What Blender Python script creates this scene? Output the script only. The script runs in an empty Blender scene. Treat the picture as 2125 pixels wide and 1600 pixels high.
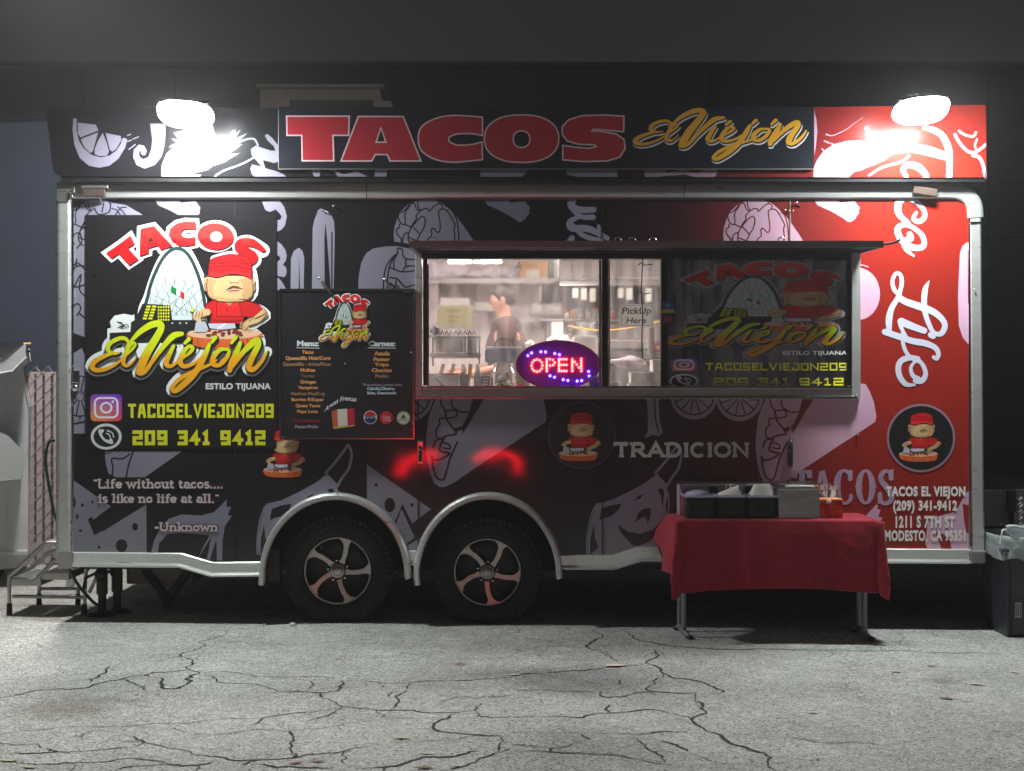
import bpy, math, random
from mathutils import Vector, Matrix
from mathutils.geometry import tessellate_polygon
from mathutils import noise as mnoise

random.seed(7)
SC = bpy.context.scene
COL = SC.collection
PI = math.pi

# ------------------------------------------------------------------ camera
CAM_D, CAM_H, FPX = 9.27, 1.5, 3090.0        # metres to the trailer side, eye height, focal length
cam = bpy.data.cameras.new('camera')
cam.sensor_width = 36.0
cam.lens = 36.0 * FPX / 2125.0
cam.clip_end = 500.0
cam_ob = bpy.data.objects.new('camera', cam)
cam_ob.location = (0, -CAM_D, CAM_H)
cam_ob.rotation_euler = (math.radians(90), 0, 0)
COL.objects.link(cam_ob)
SC.camera = cam_ob

# ------------------------------------------------------------------ world: night sky with city glow
W = bpy.data.worlds.new('World')
SC.world = W
W.use_nodes = True
bg = W.node_tree.nodes['Background']
bg.inputs[0].default_value = (0.0175, 0.017, 0.0185, 1)
bg.inputs[1].default_value = 1.0

SC.view_settings.view_transform = 'Standard'
SC.view_settings.look = 'None'
SC.view_settings.exposure = 0.0
SC.view_settings.gamma = 1.0
SC.view_settings.use_curve_mapping = False
try:
    SC.cycles.use_denoising = True
    SC.cycles.denoiser = 'OPENIMAGEDENOISE'
    SC.cycles.sample_clamp_indirect = 4.0
    SC.cycles.max_bounces = 8
    SC.cycles.transparent_max_bounces = 16
    SC.cycles.use_light_tree = True
    SC.cycles.volume_step_rate = 1.0
    SC.cycles.caustics_reflective = True
except Exception:
    pass

LAMP_POWER = 480.0      # emission of the two flood lamps
INSIDE_POWER = 84.0     # emission of the kitchen strip lamps

# ------------------------------------------------------------------ helpers
def at(px, py, Y=0.0):
    d = CAM_D + Y
    return Vector(((px - 1062.5) * d / FPX, Y, CAM_H + (800 - py) * d / FPX))

def ax(px, Y=0.0): return (px - 1062.5) * (CAM_D + Y) / FPX
def az(py, Y=0.0): return CAM_H + (800 - py) * (CAM_D + Y) / FPX
def gz(X): return -0.009 * X
def gnd(px, py):
    d = FPX * 1.5 / (py - 800)
    for _ in range(3):
        X = (px - 1062.5) * d / FPX
        d = FPX * (1.5 - gz(X)) / (py - 800)
    X = (px - 1062.5) * d / FPX
    return Vector((X, d - CAM_D, gz(X)))

def lin(c):
    return tuple((v / 255.0 / 12.92) if v / 255.0 <= 0.04045 else ((v / 255.0 + 0.055) / 1.055) ** 2.4 for v in c)

def smooth_pts(pts, closed=False, n=6):
    P = [Vector(p) for p in pts]
    if len(P) < 3: return P
    out = []
    N = len(P)
    rng = range(N) if closed else range(N - 1)
    for i in rng:
        if closed:
            p0, p1, p2, p3 = P[(i - 1) % N], P[i], P[(i + 1) % N], P[(i + 2) % N]
        else:
            p0, p1, p2, p3 = P[max(i - 1, 0)], P[i], P[i + 1], P[min(i + 2, N - 1)]
        for k in range(n):
            t = k / n
            out.append(0.5 * ((2 * p1) + (p2 - p0) * t + (2 * p0 - 5 * p1 + 4 * p2 - p3) * t * t + (3 * p1 - p0 - 3 * p2 + p3) * t ** 3))
    if not closed: out.append(P[-1])
    return out

# ------------------------------------------------------------------ materials
def newmat(name):
    m = bpy.data.materials.new(name)
    m.use_nodes = True
    nt = m.node_tree
    return m, nt, nt.nodes, nt.links, nt.nodes['Principled BSDF']

def mat(name, col, rough=0.5, metal=0.0, var=0.12, vscale=6.0, bump=0.0, bscale=60.0, spec=0.5, coat=0.0, emit=None, estr=0.0, alpha=1.0, trans=0.0, ior=1.45, stretch=None, sheen=0.0):
    """principled material with procedural tone variation and fine relief"""
    m, nt, N, L, b = newmat(name)
    c = lin(col)
    tc = N.new('ShaderNodeTexCoord')
    src = tc.outputs['Object']
    if stretch:
        mp = N.new('ShaderNodeMapping'); mp.inputs['Scale'].default_value = stretch
        L.new(src, mp.inputs[0]); src = mp.outputs[0]
    nz = N.new('ShaderNodeTexNoise'); nz.inputs['Scale'].default_value = vscale; nz.inputs['Detail'].default_value = 5
    L.new(src, nz.inputs['Vector'])
    mx = N.new('ShaderNodeMix'); mx.data_type = 'RGBA'
    mx.inputs['A'].default_value = (*[v * (1 - var) for v in c], 1)
    mx.inputs['B'].default_value = (*[min(1, v * (1 + var)) for v in c], 1)
    L.new(nz.outputs['Fac'], mx.inputs['Factor'])
    L.new(mx.outputs['Result'], b.inputs['Base Color'])
    mr = N.new('ShaderNodeMapRange')
    mr.inputs['To Min'].default_value = max(0.02, rough - 0.08); mr.inputs['To Max'].default_value = min(1, rough + 0.08)
    L.new(nz.outputs['Fac'], mr.inputs['Value']); L.new(mr.outputs[0], b.inputs['Roughness'])
    b.inputs['Metallic'].default_value = metal
    b.inputs['Specular IOR Level'].default_value = spec
    b.inputs['Coat Weight'].default_value = coat
    b.inputs['Coat Roughness'].default_value = 0.12
    b.inputs['Sheen Weight'].default_value = sheen
    b.inputs['IOR'].default_value = ior
    b.inputs['Transmission Weight'].default_value = trans
    b.inputs['Alpha'].default_value = alpha
    if emit:
        b.inputs['Emission Color'].default_value = (*lin(emit), 1); b.inputs['Emission Strength'].default_value = estr
    if bump > 0:
        n2 = N.new('ShaderNodeTexNoise'); n2.inputs['Scale'].default_value = bscale; n2.inputs['Detail'].default_value = 4
        L.new(src, n2.inputs['Vector'])
        bp = N.new('ShaderNodeBump'); bp.inputs['Strength'].default_value = bump; bp.inputs['Distance'].default_value = 0.01
        L.new(n2.outputs['Fac'], bp.inputs['Height']); L.new(bp.outputs[0], b.inputs['Normal'])
    return m

def wrap_mat(name, stops, rough=0.3):
    """vinyl wrap whose printed colour runs from black at the rear to red at the front of the trailer"""
    m, nt, N, L, b = newmat(name)
    tc = N.new('ShaderNodeNewGeometry')
    sx = N.new('ShaderNodeSeparateXYZ'); L.new(tc.outputs['Position'], sx.inputs[0])
    mr = N.new('ShaderNodeMapRange'); mr.inputs['From Min'].default_value = -2.9; mr.inputs['From Max'].default_value = 2.95
    L.new(sx.outputs['X'], mr.inputs['Value'])
    cr = N.new('ShaderNodeValToRGB')
    els = cr.color_ramp.elements
    while len(els) < len(stops): els.new(0.5)
    for e, (px, c) in zip(els, stops):
        e.position = (ax(px) + 2.9) / 5.85; e.color = (*lin(c), 1)
    L.new(mr.outputs[0], cr.inputs[0])
    nz = N.new('ShaderNodeTexNoise'); nz.inputs['Scale'].default_value = 2.5; nz.inputs['Detail'].default_value = 6
    L.new(tc.outputs['Position'], nz.inputs['Vector'])
    mx = N.new('ShaderNodeMix'); mx.data_type = 'RGBA'; mx.blend_type = 'MULTIPLY'; mx.inputs['Factor'].default_value = 0.25
    L.new(cr.outputs[0], mx.inputs['A']); L.new(nz.outputs['Color'], mx.inputs['B'])
    L.new(mx.outputs['Result'], b.inputs['Base Color'])
    b.inputs['Roughness'].default_value = rough
    b.inputs['Coat Weight'].default_value = 0.9; b.inputs['Coat Roughness'].default_value = 0.055
    n2 = N.new('ShaderNodeTexNoise'); n2.inputs['Scale'].default_value = 1.6; n2.inputs['Detail'].default_value = 2
    L.new(tc.outputs['Position'], n2.inputs['Vector'])
    bp = N.new('ShaderNodeBump'); bp.inputs['Strength'].default_value = 0.14; bp.inputs['Distance'].default_value = 0.02
    b.inputs['Specular IOR Level'].default_value = 0.25
    L.new(n2.outputs['Fac'], bp.inputs['Height'])
    L.new(bp.outputs[0], b.inputs['Normal']); L.new(bp.outputs[0], b.inputs['Coat Normal'])
    return m

def print_mat(name, rough=0.35, coat=0.3, alpha=1.0, worn=0.12):
    m, nt, N, L, b = newmat(name)
    at_ = N.new('ShaderNodeAttribute'); at_.attribute_name = 'Col'
    tc = N.new('ShaderNodeNewGeometry')
    nz = N.new('ShaderNodeTexNoise'); nz.inputs['Scale'].default_value = 9; nz.inputs['Detail'].default_value = 8
    L.new(tc.outputs['Position'], nz.inputs['Vector'])
    mx = N.new('ShaderNodeMix'); mx.data_type = 'RGBA'; mx.blend_type = 'MULTIPLY'; mx.inputs['Factor'].default_value = worn
    L.new(at_.outputs['Color'], mx.inputs['A']); L.new(nz.outputs['Color'], mx.inputs['B'])
    L.new(mx.outputs['Result'], b.inputs['Base Color'])
    b.inputs['Roughness'].default_value = rough
    b.inputs['Coat Weight'].default_value = coat; b.inputs['Coat Roughness'].default_value = 0.08
    b.inputs['Alpha'].default_value = alpha
    return m

BG = [(1210, (26, 25, 29)), (1420, (62, 24, 31)), (1640, (122, 38, 38)), (1850, (154, 38, 27))]
PL = [(1210, (134, 132, 148)), (1420, (152, 132, 148)), (1640, (205, 165, 185)), (1850, (222, 180, 205))]
M = {}
M['wrap'] = wrap_mat('vinyl_wrap_ground', BG)
M['pale'] = wrap_mat('vinyl_wrap_pale', PL)
M['print'] = print_mat('printed_vinyl')
M['windowprint'] = print_mat('printed_window_film', alpha=0.86)
M['alu'] = mat('aluminium_trim', (212, 216, 212), 0.30, 0.66, var=0.1, vscale=3, bump=0.06, bscale=14, stretch=(1, 8, 8))
M['alu2'] = mat('dull_aluminium', (170, 170, 166), 0.48, 1.0, var=0.15, vscale=8, bump=0.1, bscale=30)
M['chrome'] = mat('polished_steel', (215, 215, 215), 0.16, 1.0, var=0.05)
M['steel'] = mat('brushed_steel', (182, 180, 178), 0.33, 1.0, var=0.12, vscale=4, bump=0.08, bscale=40, stretch=(1, 1, 20))
M['darksteel'] = mat('dark_steel', (42, 42, 44), 0.5, 0.6, bump=0.15, bscale=50)
M['black'] = mat('black_paint', (22, 22, 24), 0.45, 0.0, bump=0.05)
M['blackplastic'] = mat('black_plastic', (16, 17, 18), 0.38, 0.0, bump=0.05, bscale=120)
M['rubber'] = mat('tyre_rubber', (26, 26, 28), 0.72, 0.0, var=0.35, vscale=14, bump=0.35, bscale=55)
M['well'] = mat('wheel_well_lining', (14, 14, 15), 0.9)
M['inwall'] = mat('kitchen_wall', (224, 214, 210), 0.4, 0.0, var=0.12, vscale=3)
M['kfloor'] = mat('kitchen_floor', (70, 66, 64), 0.6)
M['white'] = mat('white_plastic', (222, 220, 216), 0.45, var=0.05)
M['paper'] = mat('paper', (214, 214, 200), 0.8, var=0.06)
M['foam'] = mat('foam_box', (226, 222, 216), 0.6, var=0.05)
M['card'] = mat('cardboard', (196, 150, 100), 0.8, var=0.12, vscale=12)
M['bag'] = mat('thin_plastic_bag', (214, 206, 212), 0.3, var=0.15, vscale=14, bump=0.8, bscale=22, alpha=0.85)
M['redcloth'] = mat('red_tablecloth', (146, 12, 38), 0.85, var=0.14, vscale=5, bump=0.25, bscale=140, sheen=0.1)
M['blue'] = mat('blue_plastic', (38, 62, 104), 0.35, var=0.08)
M['red'] = mat('red_plastic', (196, 30, 24), 0.3, var=0.1)
M['yellow'] = mat('yellow_hose', (226, 180, 70), 0.4)
M['green'] = mat('green_hose', (20, 66, 44), 0.45)
M['skin'] = mat('skin', (196, 146, 120), 0.55, var=0.08)
M['hair'] = mat('hair', (34, 26, 24), 0.6, bump=0.4, bscale=90)
M['brown'] = mat('brown_shirt', (62, 44, 42), 0.85, bump=0.2)
M['dumpster'] = mat('dumpster_paint', (214, 220, 222), 0.42, 0.0, var=0.14, vscale=2.5, bump=0.12, bscale=5)
M['lid'] = mat('dumpster_lid', (44, 46, 46), 0.55, bump=0.2, bscale=30)
M['slat'] = mat('fence_slat', (176, 160, 158), 0.6, var=0.2, vscale=7, bump=0.25, bscale=30)
M['wire'] = mat('galvanised_wire', (176, 170, 166), 0.45, 0.7)
M['night'] = mat('building_wall', (58, 64, 76), 0.9, var=0.2, vscale=1.2, bump=0.3, bscale=18)
M['cornice'] = mat('cornice_paint', (150, 140, 130), 0.85, var=0.15)
M['bin'] = mat('grey_bin_plastic', (62, 66, 74), 0.42, var=0.12, bump=0.1, bscale=60)
M['liner'] = mat('clear_liner', (190, 206, 206), 0.2, var=0.15, vscale=18, bump=0.9, bscale=30, alpha=0.7)
M['salsa'] = mat('dark_salsa_tub', (30, 34, 28), 0.25, var=0.4, vscale=30, spec=0.6)
M['tub'] = mat('clear_tub', (190, 190, 215), 0.15, var=0.05, alpha=0.82)
M['napkin'] = mat('paper_napkin', (226, 226, 216), 0.85, var=0.05, bump=0.3, bscale=30)
M['leaf'] = mat('dry_leaf', (206, 194, 166), 0.8, var=0.3, vscale=40)
M['leaf2'] = mat('red_leaf', (132, 92, 68), 0.8, var=0.3, vscale=40)
M['stone'] = mat('pale_stone', (200, 196, 186), 0.85, var=0.2, vscale=40)

def glass_mat(name, dirt=0.12, tint=(1, 1, 1), fog=0.0):
    m, nt, N, L, b = newmat(name)
    N.remove(b)
    out = N['Material Output']
    tr = N.new('ShaderNodeBsdfTransparent'); tr.inputs[0].default_value = (*tint, 1)
    clear = tr
    if fog:      # steamed-up glass blurs what stands well behind it
        rf = N.new('ShaderNodeBsdfRefraction'); rf.inputs['Roughness'].default_value = .22; rf.inputs['IOR'].default_value = 1.06
        g2 = N.new('ShaderNodeNewGeometry'); fz = N.new('ShaderNodeTexNoise'); fz.inputs['Scale'].default_value = 2.2; fz.inputs['Detail'].default_value = 3; L.new(g2.outputs['Position'], fz.inputs['Vector'])
        fm = N.new('ShaderNodeMapRange'); fm.inputs['From Min'].default_value = .3; fm.inputs['From Max'].default_value = .6; fm.inputs['To Min'].default_value = fog * .5; fm.inputs['To Max'].default_value = min(1, fog * 1.4); L.new(fz.outputs['Fac'], fm.inputs['Value'])
        sz = N.new('ShaderNodeSeparateXYZ'); L.new(g2.outputs['Position'], sz.inputs[0]); zr_ = N.new('ShaderNodeMapRange'); zr_.inputs['From Min'].default_value = 1.72; zr_.inputs['From Max'].default_value = 1.98; zr_.inputs['To Min'].default_value = .12; L.new(sz.outputs['Z'], zr_.inputs['Value'])
        mm_ = N.new('ShaderNodeMath'); mm_.operation = 'MULTIPLY'; L.new(fm.outputs[0], mm_.inputs[0]); L.new(zr_.outputs[0], mm_.inputs[1]); fm = mm_
        mf = N.new('ShaderNodeMixShader'); L.new(fm.outputs[0], mf.inputs[0]); L.new(tr.outputs[0], mf.inputs[1]); L.new(rf.outputs[0], mf.inputs[2]); clear = mf
    gl = N.new('ShaderNodeBsdfGlossy'); gl.inputs['Roughness'].default_value = 0.03
    fr = N.new('ShaderNodeFresnel'); fr.inputs[0].default_value = 1.45
    m1 = N.new('ShaderNodeMixShader'); L.new(fr.outputs[0], m1.inputs[0]); L.new(clear.outputs[0], m1.inputs[1]); L.new(gl.outputs[0], m1.inputs[2])
    df = N.new('ShaderNodeBsdfTranslucent'); df.inputs[0].default_value = (0.9, 0.86, 0.86, 1)
    tc = N.new('ShaderNodeTexCoord'); mp = N.new('ShaderNodeMapping'); mp.inputs['Scale'].default_value = (5, 5, 1.2)
    L.new(tc.outputs['Object'], mp.inputs[0])
    nz = N.new('ShaderNodeTexNoise'); nz.inputs['Scale'].default_value = 3.5; nz.inputs['Detail'].default_value = 6
    L.new(mp.outputs[0], nz.inputs['Vector'])
    mr = N.new('ShaderNodeMapRange'); mr.inputs['From Min'].default_value = 0.35; mr.inputs['From Max'].default_value = 0.75
    mr.inputs['To Min'].default_value = 0.02; mr.inputs['To Max'].default_value = dirt * 2
    L.new(nz.outputs['Fac'], mr.inputs['Value'])
    m2 = N.new('ShaderNodeMixShader'); L.new(mr.outputs[0], m2.inputs[0]); L.new(m1.outputs[0], m2.inputs[1]); L.new(df.outputs[0], m2.inputs[2])
    L.new(m2.outputs[0], out.inputs[0])
    return m
M['pane'] = glass_mat('greasy_window_pane', 0.09, fog=.8)
M['glass'] = glass_mat('clear_glass', 0.08, (0.93, 0.95, 0.95))
M['darkpane'] = glass_mat('film_covered_pane', 0.05, (0.075, 0.08, 0.095))

def emit_mat(name, col, strength):
    m, nt, N, L, b = newmat(name)
    b.inputs['Base Color'].default_value = (0.8, 0.8, 0.8, 1)
    b.inputs['Emission Color'].default_value = (*col, 1); b.inputs['Emission Strength'].default_value = strength
    return m
M['lamp'] = emit_mat('flood_lamp_leds', (0.955, 1.0, 0.995), LAMP_POWER)
M['strip'] = emit_mat('kitchen_strip_lamp', (1.0, 0.89, 0.84), INSIDE_POWER)
def thin_mat(name, col):
    m, nt, N, L, b = newmat(name)
    out = N['Material Output']; b.inputs['Base Color'].default_value = (*lin(col), 1); b.inputs['Roughness'].default_value = .6
    tl = N.new('ShaderNodeBsdfTranslucent'); mx = N.new('ShaderNodeMixShader'); mx.inputs[0].default_value = .78
    g_ = N.new('ShaderNodeNewGeometry'); nz = N.new('ShaderNodeTexNoise'); nz.inputs['Scale'].default_value = 30; L.new(g_.outputs['Position'], nz.inputs['Vector'])
    cm = N.new('ShaderNodeMix'); cm.data_type = 'RGBA'; cm.inputs['A'].default_value = (*[v * .9 for v in lin(col)], 1); cm.inputs['B'].default_value = (*[min(1, v * 1.08) for v in lin(col)], 1)
    L.new(nz.outputs['Fac'], cm.inputs['Factor']); L.new(cm.outputs['Result'], tl.inputs[0])
    L.new(b.outputs[0], mx.inputs[1]); L.new(tl.outputs[0], mx.inputs[2]); L.new(mx.outputs[0], out.inputs[0]); return m
M['ledred'] = emit_mat('red_led', (1.0, 0.03, 0.02), 20.0)
M['ledblue'] = emit_mat('blue_led', (0.05, 0.03, 1.0), 22.0)

# ------------------------------------------------------------------ objects and meshes
ORG = {}
def tag(o, label=None, cat=None, group=None, kind=None):
    if label: o['label'] = label
    if cat: o['category'] = cat
    if group: o['group'] = group
    if kind: o['kind'] = kind
    return o

def thing(name, label, cat, loc=(0, 0, 0), group=None):
    o = bpy.data.objects.new(name, None); COL.objects.link(o)
    o.empty_display_size = 0.2
    o.location = loc; ORG[o.name] = Vector(loc)
    return tag(o, label, cat, group)

class MB:
    def __init__(s): s.v = []; s.f = []; s.sm = []
    def add(s, vs, fs, smooth=False):
        k = len(s.v)
        s.v += [Vector(v) for v in vs]
        s.f += [tuple(i + k for i in f) for f in fs]
        s.sm += [smooth] * len(fs)
        return s
    def box(s, x0, x1, y0, y1, z0, z1):
        return s.add([(x0, y0, z0), (x1, y0, z0), (x1, y1, z0), (x0, y1, z0), (x0, y0, z1), (x1, y0, z1), (x1, y1, z1), (x0, y1, z1)],
                     [(0, 3, 2, 1), (4, 5, 6, 7), (0, 1, 5, 4), (1, 2, 6, 5), (2, 3, 7, 6), (3, 0, 4, 7)])
    def pbox(s, px0, px1, py0, py1, Y0, Y1):
        """box whose front face (at Y0) fills these bounds of the photograph's plane at Y0"""
        return s.box(ax(px0, Y0), ax(px1, Y0), Y0, Y1, az(py1, Y0), az(py0, Y0))
    def slab(s, pts, y0, y1):
        """prism from an (x, z) outline"""
        P = [Vector((p[0], p[1], 0)) for p in pts]
        n = len(P)
        tris = tessellate_polygon([P])
        vs = [(p.x, y0, p.y) for p in P] + [(p.x, y1, p.y) for p in P]
        fs = [tuple(t) for t in tris] + [tuple(i + n for i in reversed(t)) for t in tris]
        fs += [(i, (i + 1) % n, (i + 1) % n + n, i + n) for i in range(n)]
        return s.add(vs, fs)
    def tube(s, pts, r, seg=10, caps=True, smooth=True):
        P = [Vector(p) for p in pts]; n = len(P)
        R = r if isinstance(r, (list, tuple)) else [r] * n
        vs = []; prev = None
        for i, p in enumerate(P):
            t = (P[min(i + 1, n - 1)] - P[max(i - 1, 0)]).normalized()
            if prev is None:
                a = Vector((0, 0, 1)) if abs(t.z) < 0.9 else Vector((0, 1, 0))
                u = t.cross(a).normalized()
            else:
                u = (prev - t * prev.dot(t)).normalized()
            prev = u
            w = t.cross(u)
            for k in range(seg):
                a = 2 * PI * k / seg
                vs.append(p + (u * math.cos(a) + w * math.sin(a)) * R[i])
        fs = []
        for i in range(n - 1):
            for k in range(seg):
                k2 = (k + 1) % seg
                fs.append((i * seg + k, i * seg + k2, (i + 1) * seg + k2, (i + 1) * seg + k))
        s.add(vs, fs, smooth)
        if caps:
            s.add(vs[:seg], [tuple(range(seg))]); s.add(vs[-seg:], [tuple(reversed(range(seg)))])
        return s
    def lathe(s, prof, c, axis='Z', seg=32, a0=0.0, a1=2 * PI, smooth=True):
        """prof: (radius, height) pairs round a centre"""
        c = Vector(c); vs = []; full = abs(a1 - a0 - 2 * PI) < 1e-6
        cols = seg if full else seg + 1
        for k in range(cols):
            a = a0 + (a1 - a0) * k / seg
            for (r, h) in prof:
                if axis == 'Z': vs.append(c + Vector((r * math.cos(a), r * math.sin(a), h)))
                elif axis == 'Y': vs.append(c + Vector((r * math.cos(a), h, r * math.sin(a))))
                else: vs.append(c + Vector((h, r * math.cos(a), r * math.sin(a))))
        m = len(prof); fs = []
        for k in range(seg):
            k2 = (k + 1) % cols
            for j in range(m - 1):
                fs.append((k * m + j, k * m + j + 1, k2 * m + j + 1, k2 * m + j))
        return s.add(vs, fs, smooth)
    def sphere(s, c, r, seg=12, rings=8, sq=(1, 1, 1)):
        c = Vector(c); vs = []; fs = []
        for i in range(rings + 1):
            th = PI * i / rings
            for k in range(seg):
                a = 2 * PI * k / seg
                vs.append(c + Vector((r * sq[0] * math.sin(th) * math.cos(a), r * sq[1] * math.sin(th) * math.sin(a), r * sq[2] * math.cos(th))))
        for i in range(rings):
            for k in range(seg):
                k2 = (k + 1) % seg
                fs.append((i * seg + k, (i + 1) * seg + k, (i + 1) * seg + k2, i * seg + k2))
        return s.add(vs, fs, True)
    def ribbon(s, pts, sec, closed=False):
        """sweep a section (offset across the path, y) along a path of (x, z) points in the trailer's plane"""
        P = [Vector((p[0], p[1])) for p in pts]; n = len(P); vs = []
        for i in range(n):
            a = P[(i - 1) % n] if (closed or i > 0) else None
            b = P[(i + 1) % n] if (closed or i < n - 1) else None
            if a is None: t = (b - P[i]).normalized(); nrm = Vector((-t.y, t.x)); k = 1
            elif b is None: t = (P[i] - a).normalized(); nrm = Vector((-t.y, t.x)); k = 1
            else:
                t1 = (P[i] - a).normalized(); t2 = (b - P[i]).normalized()
                n1 = Vector((-t1.y, t1.x)); n2 = Vector((-t2.y, t2.x))
                nrm = (n1 + n2).normalized(); k = 1 / max(0.4, nrm.dot(n1))
            for (u, y) in sec:
                q = P[i] + nrm * u * k
                vs.append((q.x, y, q.y))
        m = len(sec); fs = []
        for i in range(n if closed else n - 1):
            j = (i + 1) % n
            for q in range(m):
                q2 = (q + 1) % m
                fs.append((i * m + q, i * m + q2, j * m + q2, j * m + q))
        if not closed:
            fs.append(tuple(range(m))); fs.append(tuple(reversed(range((n - 1) * m, n * m))))
        return s.add(vs, fs)
    def build(s, name, material, parent=None, bevel=0.0, label=None, kind=None):
        org = ORG.get(parent.name, Vector((0, 0, 0))) if parent else Vector((0, 0, 0))
        me = bpy.data.meshes.new(name)
        me.from_pydata([tuple(v - org) for v in s.v], [], s.f)
        me.polygons.foreach_set('use_smooth', s.sm)
        mats = material if isinstance(material, list) else [material]
        for mm in mats: me.materials.append(M[mm] if isinstance(mm, str) else mm)
        me.update()
        o = bpy.data.objects.new(name, me); COL.objects.link(o)
        if parent: o.parent = parent; ORG[o.name] = org
        else: ORG[o.name] = Vector((0, 0, 0))
        if bevel > 0:
            bv = o.modifiers.new('bevel', 'BEVEL'); bv.width = bevel; bv.segments = 2; bv.limit_method = 'ANGLE'
        if label: o['label'] = label
        if kind: o['kind'] = kind
        return o

RSEC = lambda w, d, y=0.0, b=0.006: [(-w / 2, y), (-w / 2, y - d + b), (-w / 2 + b, y - d), (w / 2 - b, y - d), (w / 2, y - d + b), (w / 2, y)]
def PX(pts, Y=0.0): return [(ax(p[0], Y), az(p[1], Y)) for p in pts]

# ------------------------------------------------------------------ flat print: cut vinyl built as thin layered sheets
ZOOMS = {'A': (0, 200, 3.2), 'B': (150, 440, 3.078), 'C': (560, 580, 4.572), 'D': (840, 500, 4.4435), 'E': (1200, 500, 3.2197),
         'F': (560, 160, 2.8716), 'G': (1250, 160, 2.4286), 'H': (0, 680, 2.5), 'I': (130, 880, 3.637), 'J': (530, 880, 3.1716),
         'K': (1120, 820, 3.7946), 'L': (1360, 980, 4.0865), 'M': (1780, 400, 4.0), 'N': (1780, 780, 4.0), 'O': (1980, 1000, 4.7034),
         'P': (0, 1260, 2.0047), 'Q': (1060, 1260, 1.9953), 'R1': (560, 400, 6.6406), 'R2': (860, 810, 7.0833), 'R3': (1540, 800, 6.6406),
         'R4': (1480, 390, 6.6406), 'R5': (1640, 190, 4.8295), 'R6': (100, 200, 4.25), 'R7': (1640, 960, 9.659), 'R8': (0, 1080, 6.957),
         'R9': (100, 360, 4.087)}
def Z(k, pts, dx=0, dy=0):
    x0, y0, s = ZOOMS[k]
    return [(x0 + p[0] / s + dx, y0 + p[1] / s + dy) for p in pts]

FONTC = {}
def glyph_mesh(txt, bold, shear, space):
    key = (txt, bold, shear, space)
    if key in FONTC: return FONTC[key]
    cu = bpy.data.curves.new('letters', 'FONT'); cu.body = txt; cu.size = 1; cu.offset = bold; cu.shear = shear
    cu.space_character = space; cu.resolution_u = 3
    ob = bpy.data.objects.new('letters', cu); COL.objects.link(ob)
    dg = bpy.context.evaluated_depsgraph_get()
    me = bpy.data.meshes.new_from_object(ob.evaluated_get(dg))
    vs = [(v.co.x, v.co.y) for v in me.vertices]; fs = [tuple(p.vertices) for p in me.polygons]
    bpy.data.objects.remove(ob); bpy.data.curves.remove(cu); bpy.data.meshes.remove(me)
    FONTC[key] = (vs, fs)
    return FONTC[key]

def clip_halfplane(poly, a, b, c):
    """keep a*x+b*y+c >= 0; poly of (x, y, d, col)"""
    out = []; n = len(poly)
    for i in range(n):
        p, q = poly[i], poly[(i + 1) % n]
        sp = a * p[0] + b * p[1] + c; sq = a * q[0] + b * q[1] + c
        if sp >= 0: out.append(p)
        if (sp >= 0) != (sq >= 0):
            t = sp / (sp - sq)
            out.append((p[0] + (q[0] - p[0]) * t, p[1] + (q[1] - p[1]) * t, p[2] + (q[2] - p[2]) * t, tuple(p[3][k] + (q[3][k] - p[3][k]) * t for k in range(3))))
    return out

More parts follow.
